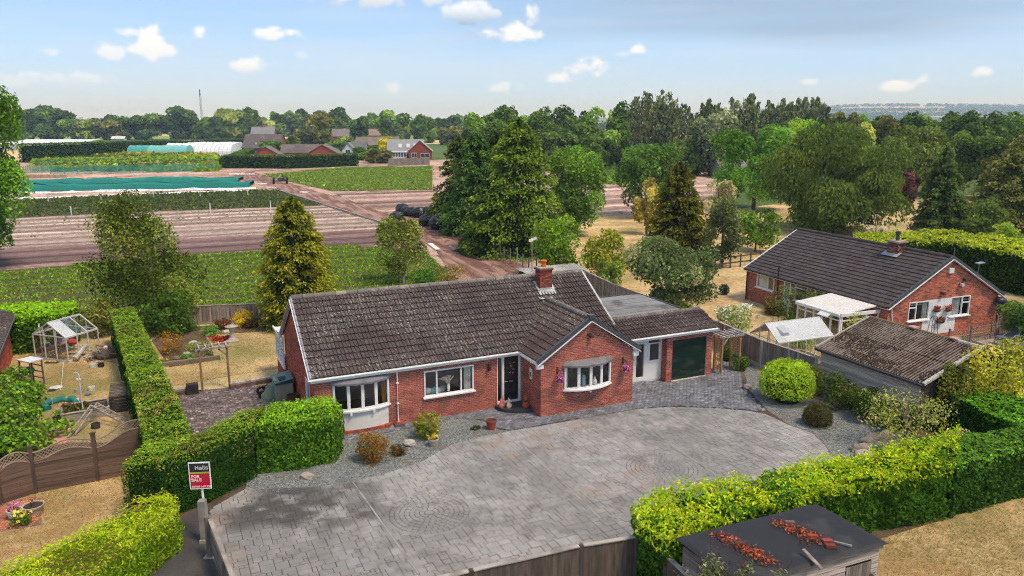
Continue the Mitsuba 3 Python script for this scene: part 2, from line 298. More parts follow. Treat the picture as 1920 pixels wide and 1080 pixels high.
def crown(kind, c, R, H, n, leaf, cols, rng, lean=(0, 0), clumps=None, low=.0):
    """Leaves of a crown: c its foot (x, y, z), R its radius, H its height. Returns (P, N, along or None, colours)."""
    c = np.asarray(c, float); cols = np.atleast_2d(cols); along = None
    if kind in ('broad', 'shrub', 'wind', 'tall', 'hang'):
        K = clumps or (56 if kind == 'shrub' else int(np.clip(24 + R * 2.2, 26, 44)))
        cz = rng.uniform(-.88, .80, K); a = rng.uniform(0, 2 * np.pi, K); rho = (1 - np.abs(cz) ** 2.6) ** .5 * np.sqrt(rng.uniform(.12, .72, K)) * (1 - .12 * (cz < -.6))
        C = np.stack([rho * np.cos(a), rho * np.sin(a), cz], 1); cr = rng.uniform(.22, .40, K)
        if kind == 'tall': C[:, :2] *= (1.0 - .45 * np.clip(C[:, 2:], 0, 1)); cr *= .9
        if kind == 'wind': C[:, :2] *= (1.12 - .80 * np.clip(C[:, 2:] * .5 + .5, 0, 1) ** 1.4)
        w = cr ** 2; k = rng.choice(K, n, p=w / w.sum()); s = sphere(n, rng); s[:, 2] = np.where((s[:, 2] < -.3) & (rng.random(n) < .6), -s[:, 2], s[:, 2])
        rad = cr[k] * np.where(rng.random(n) < .82, rng.uniform(.82, 1.12, n), rng.uniform(.3, .9, n)) * (1 + .5 * (meshkit.fbm(s * 2.2 + k[:, None] * 3.7, 2, 5) - .5))
        Q = C[k] + s * rad[:, None]
        lo = Q[:, 2] < -.97; Q[lo, 2] = -.97 + .3 * rng.random(lo.sum())
        tone = np.exp(rng.normal(0, .27, K))[k]; hue = rng.integers(0, len(cols), K)
        pick = np.where(rng.random(n) < .7, hue[k], rng.integers(0, len(cols), n))
        col = cols[pick] * tone[:, None] * np.exp(rng.normal(0, .22, (n, 1)))
        P = c + np.stack([Q[:, 0] * R, Q[:, 1] * R, H * (.5 + .5 * Q[:, 2])], 1)
        N = unit(s * .7 + unit(Q) * .4 + .75 * rng.normal(size=(n, 3)) + [0, 0, .25])
        if kind == 'hang': along = unit(s * [.6, .6, .2] + [0, 0, -1.])
    elif kind in ('cone', 'column'):
        nb = clumps or int(np.clip(n / 60, 40, 420))
        t = rng.random(nb) ** (1.2 if kind == 'cone' else 1.0); az = rng.uniform(0, 2 * np.pi, nb)
        prof = (1 - t) ** .62 * np.minimum(1, .7 + t * 2.5) if kind == 'cone' else (1 - t ** 2.4) ** .75 * np.minimum(1, .78 + t)
        br = R * prof * rng.uniform(.75, 1.14, nb) + .1
        w = br + .25 * R; k = rng.choice(nb, n, p=w / w.sum()); s = rng.random(n) ** .55
        out = np.stack([np.cos(az), np.sin(az), 0 * az], 1); side = np.stack([-out[:, 1], out[:, 0], out[:, 2]], 1)
        lat = rng.normal(0, 1, n) * br[k] * .17 * (1.15 - s * .55); vert = rng.normal(0, 1, n) * H * .012
        drop = br[k] * (.12 + .30 * s ** 2) * (1 - .8 * t[k])
        P = c + out[k] * (s * br[k])[:, None] + side[k] * lat[:, None]
        P[:, 2] += H * (low + (1 - low) * t[k] * .97) - drop + vert - np.abs(lat) * .35 + br[k] * .28
        P[:, 2] = np.maximum(P[:, 2], c[2] + .08)
        N = unit(out[k] * .55 + [0, 0, .75] + .55 * rng.normal(size=(n, 3)))
        along = unit(out[k] + side[k] * (lat / (br[k] * .2 + .05))[:, None] * .5 + [0, 0, -.45])
        tip = np.clip((s - .62) / .38, 0, 1); base = cols[0]; fresh = cols[-1]
        mixv = np.clip(tip * .85 + rng.normal(0, .18, n), 0, 1)[:, None] * np.exp(rng.normal(0, .3, nb))[k][:, None]
        mixv = np.clip(mixv * TIP, 0, 1)
        col = (base * (1 - np.clip(mixv, 0, 1)) + fresh * np.clip(mixv, 0, 1)) * np.exp(rng.normal(0, .2, (n, 1)))
    elif kind == 'poplar':
        K = clumps or 34; a = rng.uniform(0, 2 * np.pi, K); r = R * np.sqrt(rng.random(K)) * .8
        C = np.stack([r * np.cos(a), r * np.sin(a)], 1); top = H * rng.uniform(.80, 1.0, K) * (1 - .30 * (r / R) ** 2); bot = H * rng.uniform(.0, .45, K)
        k = rng.integers(0, K, n); u = rng.random(n) ** .85; s = sphere(n, rng)
        wid = R * .34 * (np.sin(np.pi * np.clip(u * .86 + .10, 0, 1)) ** .7) * (1 - .35 * u) * rng.uniform(.5, 1.1, n) + .05
        P = c + np.stack([C[k, 0] * (.75 + .5 * u) + s[:, 0] * wid, C[k, 1] * (.75 + .5 * u) + s[:, 1] * wid, bot[k] + (top - bot)[k] * u], 1)
        N = unit(s + [0, 0, .2] + .6 * rng.normal(size=(n, 3))); along = np.tile([0, 0, 1.], (n, 1)); col = tones(cols, n, rng, .25) * np.exp(rng.normal(0, .2, K))[k][:, None]
    elif kind == 'weeping':
        K = clumps or 60; d = sphere(K, rng); d[:, 2] = np.abs(d[:, 2]) ** .8; C = d * rng.uniform(.6, .95, K)[:, None]
        k = rng.integers(0, K, n); ns = 14; strand = rng.integers(0, ns, n); h = (k * ns + strand).astype(float)
        ax, ay = np.sin(h * 12.9898) * 43758.5 % 1 - .5, np.sin(h * 78.233) * 12543.1 % 1 - .5; ln = (np.sin(h * 3.17) * 9173.3 % 1) * .5 + .25
        u = rng.random(n)
        Q = np.stack([C[k, 0] + ax * .42, C[k, 1] + ay * .42, C[k, 2] + .1 - .8 * (ax ** 2 + ay ** 2) - u * ln], 1)
        P = c + Q * [R, R, H * .92] + [0, 0, H * .05] + rng.normal(0, .1, (n, 3)); P[:, 2] = np.maximum(P[:, 2], c[2] + .06 * H)
        N = unit(Q * [1, 1, .5] + .6 * rng.normal(size=(n, 3)) + [0, 0, .3]); along = np.tile([0, 0, -1.], (n, 1)) + Q * .4
        col = tones(cols, n, rng, .2) * np.exp(rng.normal(0, .22, K))[k][:, None]
    P = P + np.clip((P[:, 2:] - c[2]) / H, 0, 1) ** 1.3 * np.array([lean[0], lean[1], 0])
    return P, N, along, np.clip(col, .004, .9)

TIP = 1.0
BARK = np.array([.12, .09, .065])
def tree(name, label, cat, foot, H, R, kind, cols, leaf, n, seed, clear=.18, bark=BARK, limbs=9, group=None, lean=(0, 0), aspect=.62, clumps=None, trunk_r=None):
    """A tree as a thing: trunk with limbs, and crown."""
    rng = np.random.default_rng(seed); key = thing(name, label, cat, group); foot = np.asarray(foot, float)
    c0 = foot + [0, 0, H * clear]; hc = H * (1 - clear)
    P, N, al, col = crown(kind, c0, R, hc, n, leaf, cols, rng, lean, clumps); col = np.clip(col * np.array([1.36, 1.24, 1.02]), 0, .6)
    v, f, c = cards(P, N, leaf * np.exp(rng.normal(0, .25, n)), col, rng, aspect, along=al)
    scene[full('crown', key)] = paint((v, f), 'leaf', color=c)
    tr = trunk_r or max(.07, H * .022); mb = MB(); bend = rng.normal(0, .03 * H, (5, 3)) * [1, 1, 0] * np.linspace(0, 1, 5)[:, None]
    zz = np.array([-.1, .25, .5, .72, .92]) * H; pts = foot + np.c_[np.zeros((5, 2)), zz] + bend + (np.clip(zz / H, 0, 1) ** 1.3)[:, None] * np.array([lean[0], lean[1], 0])
    mb.tube(pts, tr * np.array([1.25, .9, .6, .35, .1]), bark, 8 if limbs else 5)
    for _ in range(limbs if n else 0):
        q = P[rng.integers(n)]; h0 = rng.uniform(.2, .6); a = pts[0] + (pts[2] - pts[0]) * h0 * 1.6 if h0 < .5 else pts[2] + (pts[3] - pts[2]) * (h0 - .5) * 4
        if q[2] < a[2] and kind != 'weeping': q = q + [0, 0, (a[2] - q[2]) * 1.3]
        m = (a + q) / 2 + [0, 0, .08 * H * rng.random()]
        mb.tube([a, m, q * .92 + a * .08], tr * np.array([.45, .28, .06]), bark, 5, cap=False)
    mb.build('trunk', 'matte', key, smooth=False)
    return key
def shrub(name, label, foot, rx, h, cols, leaf, n, seed, kind='shrub', group=None, ry=None, aspect=.6, clumps=None, stems=5, flowers=None):
    rng = np.random.default_rng(seed); key = thing(name, label, name, group); foot = np.asarray(foot, float)
    P, N, al, col = crown(kind, foot, 1., h, n, leaf, cols, rng, clumps=clumps)
    P[:, 0] = foot[0] + (P[:, 0] - foot[0]) * rx; P[:, 1] = foot[1] + (P[:, 1] - foot[1]) * (ry or rx); P[:, 2] = np.maximum(P[:, 2], foot[2] + .02)
    v, f, c = cards(P, N, leaf * np.exp(rng.normal(0, .25, n)), col, rng, aspect, along=al)
    scene[full('foliage', key)] = paint((v, f), 'leaf', color=c)
    if stems:
        mb = MB()
        for _ in range(stems):
            q = P[rng.integers(n)]; mb.tube([foot + rng.normal(0, .05, 3) * [1, 1, 0] - [0, 0, .05], (foot + q) / 2 + [0, 0, .06 * h], q], [.025 + .012 * h, .015 + .006 * h, .006], BARK * 1.2, 5, cap=False)
        mb.build('stem', 'matte', key)
    if flowers:
        fc, fn, fs = flowers; out = np.argsort(-(P[:, 2] + rng.normal(0, .25 * h, n)))[:fn]
        v, f, c = cards(P[out] + [0, 0, fs * .4], unit(rng.normal(size=(fn, 3)) + [0, 0, 1.2]), fs, tones(fc, fn, rng, .12), rng, .9)
        scene[full('blossom', key)] = paint((v, f), 'leaf', color=c); 
    return key
def dome(name, label, foot, R, h, cols, leaf, n, seed, z0=.2, up_=.3, bump=.10, core=(.03, .05, .012)):
    """A clipped or naturally rounded bush: leaves over a bumpy dome round a dense core."""
    rng = np.random.default_rng(seed); key = thing(name, label, name); foot = np.asarray(foot, float); d = sphere(n, rng); d[:, 2] = np.where(d[:, 2] < -.35, -d[:, 2], d[:, 2])
    r = 1 + bump * 2 * (meshkit.fbm(d * 2.6 + seed, 3, seed) - .5) + .05 * rng.normal(size=n); P = foot + [0, 0, z0 + h * .3] + d * r[:, None] * [R, R, h * .7]; P[:, 2] = np.maximum(P[:, 2], foot[2] + .03)
    c = tones(cols, n, rng, .2) * np.exp((meshkit.fbm(d * 3.1 + 5, 3, seed + 2) - .5) * 1.2)[:, None]; al = unit(d + [0, 0, up_ * 2]) if up_ > .5 else None
    v, f, c = cards(P, unit(d + .6 * rng.normal(size=(n, 3)) + [0, 0, up_]), leaf * np.exp(rng.normal(0, .25, n)), c, rng, .5, along=al); mb = MB(); mb.add(v, f, c); mb.ball(foot + [0, 0, z0 + h * .3], (R * .82, R * .82, h * .55), core, 2); mb.build('foliage', 'leaf', key); return key
def hedge(name, label, pts, h, dens, leaf, side, top, seed, group=None, bump=.16, tuft=.0, aspect=.55, top_w=1.0, cat='hedge', base=0., kind=None, bare=None):
    """A clipped hedge over the footprint pts: leaves on its sides and top round a dense twiggy core. h may be a function of (x, y)."""
    rng = np.random.default_rng(seed); key = thing(name, label, cat, group, kind); pol = Polygon([(p[0], p[1]) for p in pts]).buffer(0)
    if pol.geom_type != 'Polygon': pol = max(pol.geoms, key=lambda g: g.area)
    hf = h if callable(h) else (lambda x, y: np.full(np.shape(x), float(h)))
    ring = pol.exterior; L = ring.length; hm = float(np.max(hf(*np.array(ring.coords).T))); ccw = ring.is_ccw
    ns = int(L * hm * dens); s = rng.uniform(0, L, ns); a = shapely.get_coordinates(shapely.line_interpolate_point(ring, s)); b = shapely.get_coordinates(shapely.line_interpolate_point(ring, np.minimum(s + .02, L)))
    a0 = shapely.get_coordinates(shapely.line_interpolate_point(ring, np.maximum(s - .25, 0))); b0 = shapely.get_coordinates(shapely.line_interpolate_point(ring, np.minimum(s + .25, L)))
    t = unit(np.c_[b0 - a0, np.zeros(ns)]); nrm = np.stack([t[:, 1], -t[:, 0], 0 * s], 1) * (1 if ccw else -1)
    hh = hf(a[:, 0], a[:, 1]); z = rng.random(ns) * hh
    bs = (meshkit.fbm(np.c_[a, z] * 1.3, 3, seed) - .5) * 2 * bump + (meshkit.fbm(np.c_[a, z] * 5, 2, seed + 1) - .5) * bump
    sh = np.clip((z - hh + .22) / .22, 0, 1) ** 2 * .12
    Ps = np.c_[a, z] + nrm * (bs - sh - .03)[:, None]
    nt = int(pol.area * dens * top_w); q = rand_in(pol, nt, rng); ht = hf(q[:, 0], q[:, 1])
    q3 = np.c_[q, np.zeros(nt)]; bt = (meshkit.fbm(q3 * 1.3 + 9, 3, seed + 3) - .5) * 2 * bump + (meshkit.fbm(q3 * 5, 2, seed + 4) - .5) * bump
    tf = np.clip(rng.normal(0, 1, nt), 0, 3) * tuft
    Pt = np.c_[q, ht + bt + tf]
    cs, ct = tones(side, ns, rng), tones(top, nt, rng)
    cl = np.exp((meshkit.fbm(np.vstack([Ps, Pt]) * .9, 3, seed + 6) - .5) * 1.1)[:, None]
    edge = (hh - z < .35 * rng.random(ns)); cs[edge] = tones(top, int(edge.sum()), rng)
    P = np.vstack([Ps, Pt])
    if bare is not None:                                    # thin and scorched places on the clipped faces
        w = (meshkit.fbm(P * [.8, .8, .8] + seed, 3, seed + 8) > .585) & (rng.random(len(P)) < np.r_[np.full(ns, .25), np.full(nt, .6)]); call = np.vstack([cs, ct]); call[w] = tones(bare, int(w.sum()), rng); cs, ct = call[:ns], call[ns:]
    P[:, 2] += base; N = unit(np.vstack([nrm + [0, 0, .45], np.tile([0, 0, 1.], (nt, 1))]) + .55 * rng.normal(size=(ns + nt, 3)))
    v, f, c = cards(P, N, leaf * np.exp(rng.normal(0, .25, ns + nt)), np.vstack([cs, ct]) * cl, rng, aspect)
    core = pol.buffer(-max(.10, leaf * .9, bump * .75)); mb = MB(); mb.add(v, f, c)
    cc = np.atleast_2d(side).mean(0) * .55
    for g in getattr(core, 'geoms', [core]):
        if g.area > .02:
            m = trimesh.creation.extrude_polygon(g, 1.0, engine='earcut'); vv = np.array(m.vertices); vv[:, 2] = base + vv[:, 2] * np.maximum(.1, hf(vv[:, 0], vv[:, 1]) - max(.12, leaf, bump * .7)); mb.add(vv, m.faces, cc)
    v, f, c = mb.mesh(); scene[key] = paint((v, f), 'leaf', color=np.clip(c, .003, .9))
    return key
def tufts(P, h, w, cols, rng, spread=.5):
    """Upright blades and sprays of a crop."""
    n = len(P); N = unit(np.c_[rng.normal(size=(n, 2)), rng.uniform(.1, .8, n)]); al = unit(np.c_[rng.normal(0, spread, (n, 2)), np.ones(n)])
    hh = h * np.exp(rng.normal(0, .25, n))
    return cards(P + np.c_[np.zeros((n, 2)), hh * .45], N, hh, tones(cols, n, rng), rng, w, along=al)
# ================================================================ the setting
def ground_sheet():
    rng = np.random.default_rng(1)
    key = thing('ground', 'farmland stretching away to the horizon', 'ground', kind='structure')
    xs = np.r_[-9000, -3000, -900, -300, 0, 300, 900, 3000, 9000.]; ys = np.r_[-200, 0, 200, 700, 2000, 3300, 9000.]
    v = np.array([[x, y, 0] for y in ys for x in xs]); nx = len(xs)
    f = [[j * nx + i, j * nx + i + 1, (j + 1) * nx + i + 1, (j + 1) * nx + i] for j in range(len(ys) - 1) for i in range(nx - 1)]
    f = np.array(f); f = np.vstack([f[:, [0, 1, 2]], f[:, [0, 2, 3]]])
    scene[key] = paint((v, f), 'farmland', color=np.full((len(v), 3), .2))
ground_sheet()
HO, HU = np.array([.427, 31.387, 0]), np.array([math.sin(1.134), math.cos(1.134), 0])
HF = FR(HO, HU)                                     # the bungalow's own frame: along its front, into its depth, up
def hl(*uv): return [HF.w(np.array([a, b, 0.])) for a, b in uv]
def hpt(p): q = np.asarray(p) - HO; return np.array([q @ HF.x, q @ HF.y])

# ---- soil and fields behind
sheet('soil', px((-420, 575), (-420, 300), (430, 296), (760, 300), (1340, 296), (1345, 352), (1335, 402), (1000, 408), (1000, 560), (985, 600), (500, 600), (350, 590)), .02, 'soil', 'bare pinkish brown soil of the vegetable fields')
TRACK = px((985, 585), (820, 560), (840, 510), (816, 466), (716, 418), (608, 385), (517, 356), (428, 331), (470, 322), (500, 330), (577, 354), (640, 372), (720, 398), (830, 420), (905, 455), (1000, 505), (1010, 560))
_, track_pol = sheet('dirt_track', TRACK, .045, 'track', 'red brown dirt track rutted by tractors between the fields', 'track')
sheet('paddock', px((1120, 402), (1345, 398), (1500, 376), (1960, 362), (2300, 380), (2200, 560), (1420, 700), (1400, 640), (1340, 600), (1110, 540), (1060, 440)), .03, 'dry_lawn', 'parched golden grass of the paddock behind the fence', 'grass')
sheet('garden_lawn', hl((-24.5, 7.2), (-9.2, 9.5), (4, 6.5), (11.5, 5.5), (11.5, 13), (-9, 17), (-25, 15)), .012, 'dry_lawn', 'parched lawn of the back garden', 'lawn')
sheet('neighbour_lawn', px((-60, 645), (225, 640), (240, 740), (262, 830), (-80, 830)), .012, 'dry_lawn', 'worn lawn of the neighbouring garden', 'lawn')
sheet('front_lawn', [np.array(p) for p in ((-26, 13), (-26, 20), (-17, 22.3), (-12.9, 25.2), (-11.2, 21.4), (-10.5, 19.5), (-13.5, 12.5))], .012, 'dry_lawn', 'dry front lawn behind the bright yellow green hedge', 'lawn')
sheet('corner_lawn', [np.array(p) for p in ((8.9, 5), (9.1, 19.6), (17, 23.2), (34, 27), (34, 5))], .012, 'dry_lawn', 'dry golden lawn beside the felt roofed shed', 'lawn')

sheet('yard_earth', [np.array(p) for p in ((-24, 8), (24, 8), (24, 37), (9, 36), (4, 33), (-9, 29), (-17, 33), (-26, 38))], .005, 'earth', 'bare earth beneath the hedges and beds of the front garden')
sheet('garden_earth', px((1640, 520), (2100, 520), (2100, 900), (1560, 880), (1380, 700), (1400, 640)), .014, 'earth', 'bare earth beneath the shrubs round the sheds', 'ground')

ROW = unit(np.array([35.5, 15.5, 0])); RN = np.array([-ROW[1], ROW[0], 0])
def field_rows(pol, gap):
    """Lines along the sowing direction inside a field polygon, gap metres apart."""
    b = np.array(pol.exterior.coords); d = b @ RN[:2]; out = []
    for k in np.arange(d.min() + gap / 2, d.max(), gap):
        o = RN[:2] * k; ln = LineString([o - ROW[:2] * 600, o + ROW[:2] * 600]).intersection(pol)
        out += [np.array(g.coords) for g in getattr(ln, 'geoms', [ln]) if g.length > 1 and g.geom_type == 'LineString']
    return out
def ridges(name, label, pol, gap, w, h, col, seed, bsdf='matte'):
    rng = np.random.default_rng(seed); mb = MB()
    for kk, ln in enumerate(field_rows(pol, gap)):
        bed = .42 * math.sin(kk * 2 * math.pi / 5.7) + .2 * math.sin(kk * .37)
        n = max(2, int(np.linalg.norm(ln[1] - ln[0]) / 3)); t = np.linspace(0, 1, n)[:, None]; p = ln[0] + (ln[1] - ln[0]) * t
        p = p + RN[:2] * rng.normal(0, .05, (n, 1)); hh = h * rng.uniform(.6, 1.2, n)
        a, b, c_ = np.c_[p - RN[:2] * w / 2, np.full(n, .03)], np.c_[p, .03 + hh], np.c_[p + RN[:2] * w / 2, np.full(n, .03)]
        v = np.stack([a, b, c_], 1).reshape(-1, 3); i = np.arange(n - 1)[:, None] * 3
        mb.add(v, np.vstack([i + [0, 3, 4, 1], i + [1, 4, 5, 2]]), np.repeat(np.asarray(col) * np.exp(rng.normal(0, .16) + bed) * np.array([1, 1, 1 + .1 * rng.random()]) * np.ones((n, 1)), 3, 0))
    one(thing(name, label, 'soil ridges', kind='stuff'), mb, bsdf)
def crop(name, label, pol, gap, step, h, w, cols, seed, spread=.12, bare=.25, cat='crop', z0=.03, by_row=False):
    """Rows of a green crop as upright sprays."""
    rng = np.random.default_rng(seed); P, row = [], []
    for ln in field_rows(pol, gap):
        L = np.linalg.norm(ln[1] - ln[0]); n = int(L / step); t = rng.random((n, 1)); p = ln[0] + (ln[1] - ln[0]) * t + RN[:2] * rng.normal(0, spread, (n, 1))
        P.append(np.c_[p, np.full(n, z0)]); row.append(np.full(n, rng.integers(len(cols))))
    P = np.vstack(P); row = np.concatenate(row); f = meshkit.fbm(P * [.06, .06, 0] + seed, 3, seed) + .12 * rng.normal(size=len(P)); P, row = P[f > bare], row[f > bare]
    v, f, c = tufts(P, h, w, cols, rng)
    if by_row:                                              # each bed its own kind of plant, in stretches
        k = (row + (meshkit.fbm(P * [.03, .03, 0], 2, 3) > .5)) % len(cols); c = np.repeat(np.asarray(cols)[k] * np.exp(rng.normal(0, .25, (len(P), 1))), 4, 0)
    key = thing(name, label, cat, kind='stuff'); scene[key] = paint((v, f), 'leaf', color=c)

near = Polygon([p[:2] for p in px((-420, 545), (0, 508), (480, 471), (700, 462), (800, 476), (850, 520), (830, 555), (700, 566), (480, 582), (-420, 630))])
sheet('crop_field', px((-420, 545), (0, 508), (480, 471), (700, 462), (800, 476), (850, 520), (830, 555), (700, 566), (480, 582), (-420, 630)), .035, 'crop_soil', 'weedy soil under the green crop nearest the gardens', 'field')
crop('leafy_crop', 'green rows of leafy crop just beyond the garden fence and trees', near, 2.5, .0062, .17, .5, [lin(126, 162, 54), lin(106, 146, 46), lin(140, 166, 70), lin(92, 126, 42)], 3, .46, .16)
plough = Polygon([p[:2] for p in px((-420, 442), (0, 413), (250, 400), (606, 388), (716, 421), (800, 462), (700, 461), (480, 470), (0, 507), (-420, 544))])
dull = Polygon([p[:2] for p in px((-420, 505), (0, 468), (300, 452), (560, 440), (780, 428), (800, 462), (700, 461), (480, 470), (0, 507), (-420, 544))])
ridges('damp_ridge', 'darker damp soil ridges along the near edge of the bare beds', plough.intersection(dull), .7, .5, .18, (.19, .125, .115), 12, 'matte')
plough = plough.difference(dull); plough = max(getattr(plough, 'geoms', [plough]), key=lambda g: g.area)
ridges('plough_ridge', 'low pinkish soil ridges of the bare beds in the middle field', plough, .66, .52, .13, (.36, .278, .228), 4, 'matte')
crop('weed', 'thin weeds scattered along the bare soil beds', plough, 3.4, .16, .2, .7, [lin(120, 128, 70), lin(140, 138, 90)], 5, .3, .50, 'weeds')
dark = Polygon([p[:2] for p in px((-420, 395), (40, 376), (300, 363), (480, 358), (517, 358), (604, 386), (250, 398), (0, 411), (-420, 438))])
sheet('dark_field', px((-420, 395), (40, 376), (300, 363), (480, 358), (517, 358), (604, 386), (250, 398), (0, 411), (-420, 438)), .04, 'crop_soil', 'soil under the dark green crop', 'field')
crop('dark_crop', 'dark green low crop in the middle field', dark, .85, .10, .28, .8, [lin(70, 92, 50), lin(84, 100, 62), lin(96, 112, 62)], 6, .25, .12)
nursery = Polygon([p[:2] for p in px((60, 322), (60, 298), (250, 290), (410, 290), (415, 318), (410, 322))])
crop('nursery_plants', 'yellow and green nursery plants in beds before the polytunnels', nursery, 4.6, .045, 1.0, .8, [lin(140, 168, 50), lin(104, 140, 50), lin(170, 168, 60), lin(84, 116, 50), lin(120, 156, 52)], 7, 1.1, .30, 'plants', .03, True)
farcrop = Polygon([p[:2] for p in px((490, 329), (600, 318), (640, 315), (810, 312), (810, 356), (622, 359))])
crop('far_crop', 'bright green crop on the right of the track before the houses', farcrop, 3.2, .028, .24, .9, [lin(118, 152, 52), lin(140, 162, 70), lin(100, 138, 46)], 8, .75, .14)
sheet('far_crop_field', px((490, 329), (600, 318), (640, 315), (810, 312), (810, 356), (622, 359)), .06, 'crop_soil', 'soil under the far bright green crop', 'field')
farcrop2 = Polygon([p[:2] for p in px((1090, 345), (1090, 309), (1330, 305), (1340, 318), (1180, 348))])
crop('farther_crop', 'green crop seen between the conifers and the ash tree', farcrop2, 1.0, .16, .6, .9, [lin(124, 158, 66), lin(112, 146, 60)], 9, .2, .2)
plough2 = Polygon([p[:2] for p in px((625, 363), (820, 359), (900, 360), (900, 404), (738, 402), (712, 398), (660, 378))])
ridges('drill_ridge', 'fine straight soil ridges right of the dirt track', plough2, 1.3, .9, .15, (.33, .225, .175), 10)
plough3 = Polygon([p[:2] for p in px((1090, 352), (1340, 345), (1340, 395), (1090, 403))])
ridges('furrow_ridge', 'soil ridges between the big conifers and the round ash tree', plough3, 1.4, .95, .15, (.36, .25, .20), 11)

# nets, fleece and boards laid on the fields
def laid_strip(name, label, cat, p0, p1, w, h, col, bsdf, seed, rough=.3):
    """A long low hooped strip of net or fleece from p0 to p1, w wide."""
    rng = np.random.default_rng(seed); p0, p1 = S(*p0), S(*p1); n = int(np.linalg.norm(p1 - p0) / 2.2) + 2; d = unit(p1 - p0); sd = np.array([-d[1], d[0], 0])
    m = 7; a = np.linspace(-1, 1, m); t = np.linspace(0, 1, n)
    hh = h * (1 + rough * rng.normal(size=(n, 1))) * np.ones((1, m)) * (1 - a[None] ** 8) * rng.uniform(.9, 1.08, (n, m))
    v = p0 + (p1 - p0) * t[:, None, None] + sd * (a[None, :, None] * w / 2 + rng.normal(0, .08, (n, 1, 1))); v[..., 2] = .06 + np.maximum(hh, 0)
    f = [[i * m + j, i * m + j + 1, (i + 1) * m + j + 1, (i + 1) * m + j] for i in range(n - 1) for j in range(m - 1)]
    key = thing(name, label, cat); mb = MB(); mb.add(v, f, col)
    scene[key] = paint(mb.mesh()[:2], bsdf, smooth=True, color=mb.mesh()[2])
laid_strip('crop_net', 'long teal green crop net, nearer half, stretched over low hoops', 'net', (30, 356), (473, 349), 9., .75, lin(8, 112, 102), 'matte', 21, .14)
laid_strip('crop_net', 'long teal green crop net, farther half, beside the soil strip', 'net', (38, 345), (452, 339.5), 8.5, .75, lin(14, 120, 110), 'matte', 22, .14)
laid_strip('fleece', 'white crop fleece rolled along the near edge of the teal net', 'fleece', (30, 364), (480, 354.5), 1.0, .28, (.8, .8, .78), 'matte', 23, .35)
laid_strip('fleece', 'white crop fleece rolled along the edge of the dark green crop', 'fleece', (30, 374.5), (470, 358.5), 1.0, .25, (.8, .8, .78), 'matte', 24, .35)
for i, (a, b, w) in enumerate([((455, 343), (482, 342), .9), ((470, 346), (500, 345.5), .6), ((430, 327.5), (478, 327), 1.2), ((565, 361), (580, 361.5), 1.0), ((500, 352), (520, 352), .7)]):
    laid_strip('plastic_scrap', ['white plastic scrap beside the end of the teal net', 'narrow white plastic scrap on the track by the cultivator', 'long white plastic sheet across the far end of the track', 'small white plastic scrap in the middle of the dirt track', 'white plastic scrap on the track below the cultivator'][i], 'plastic sheet', a, b, w, .12, (.72, .7, .66), 'matte', 30 + i, .6)
def edge_boards():
    key = thing('edge_board', 'pale timber edging boards along the left side of the dirt track', 'edging')
    q = [S(517, 357), S(608, 386), S(716, 420), S(789, 451)]
    for a, b in zip(q, q[1:]):
        n = max(1, int(np.linalg.norm(b - a) / 9))
        for k in range(n):
            mb = MB(); mb.bar(a + (b - a) * (k + .02) / n + [0, 0, .16], a + (b - a) * (k + .98) / n + [0, 0, .16], .14, .28, (.42, .37, .32)); mb.build('board', 'wood_h', key)
    key = thing('plank', 'loose white plank lying on the track edge near the puddle', 'plank')
    mb = MB(); mb.bar(S(806, 459) + [0, 0, .12], S(821, 470) + [0, 0, .12], .45, .10, (.7, .68, .64)); one(key, mb)
edge_boards()
pd = [S(x, y) for x, y in [(850, 470), (868, 466), (892, 471), (916, 484), (918, 489), (900, 490), (872, 482)]]
sheet('puddle', pd, .07, 'puddle', 'long muddy puddle in the tractor ruts of the track', 'puddle')
def ruts():
    rng = np.random.default_rng(33); mb = MB(); 
    for _ in range(420):
        q = rand_in(track_pol, 1, rng)[0]
        if q[1] > 95: continue
        d = unit(np.array([-.36 + .35 * rng.normal(), .93, 0])); ln = rng.uniform(.4, 2.2); w = rng.uniform(.08, .22)
        p = np.r_[q, .03]; s = np.array([d[1], -d[0], 0]); n = 5; t = np.linspace(0, 1, n)[:, None]
        c_ = p + d * ln * t + s * .25 * np.sin(t * 3 + rng.random() * 6); hh = rng.uniform(.04, .13) * np.sin(np.pi * t)
        v = np.stack([c_ - s * w, c_ + [0, 0, 1] * hh + [0, 0, .02], c_ + s * w], 1).reshape(-1, 3); i = np.arange(n - 1)[:, None] * 3
        mb.add(v, np.vstack([i + [0, 3, 4, 1], i + [1, 4, 5, 2]]), np.array([.20, .115, .088]) * rng.uniform(.6, 1.2))
    one(thing('mud', 'churned mud ridges and clods on the dirt track', 'mud', kind='stuff'), mb)
ruts()

# ---- driveway: printed concrete in slabs, two rosettes, cobbled border
DRIVE = px((392, 960), (400, 951), (463, 916), (487, 917), (575, 915), (662, 904), (721, 889), (788, 867), (846, 835), (896, 821), (960, 808), (1078, 788), (1197, 767), (1256, 763.5), (1345, 766), (1404, 771), (1438, 778), (1478, 797), (1523, 813), (1548, 836), (1561, 860), (1560, 930), (1290, 1060), (1215, 1020), (1200, 1011), (1090, 1028), (850, 1085), (600, 1145), (436, 1090))
drive = Polygon([tuple(hpt(p)) for p in DRIVE]).buffer(0)
PATH = px((560, 835), (632, 812), (1000, 740), (1180, 715), (1340, 690), (1372, 664), (1398, 668), (1390, 692), (1404, 733), (1440, 772), (1404, 772), (1345, 767), (1256, 764.5), (1197, 768), (1078, 789), (960, 809), (930, 806), (905, 790), (850, 786), (760, 806), (640, 832))
path = Polygon([tuple(hpt(p)) for p in PATH]).buffer(0).difference(drive)
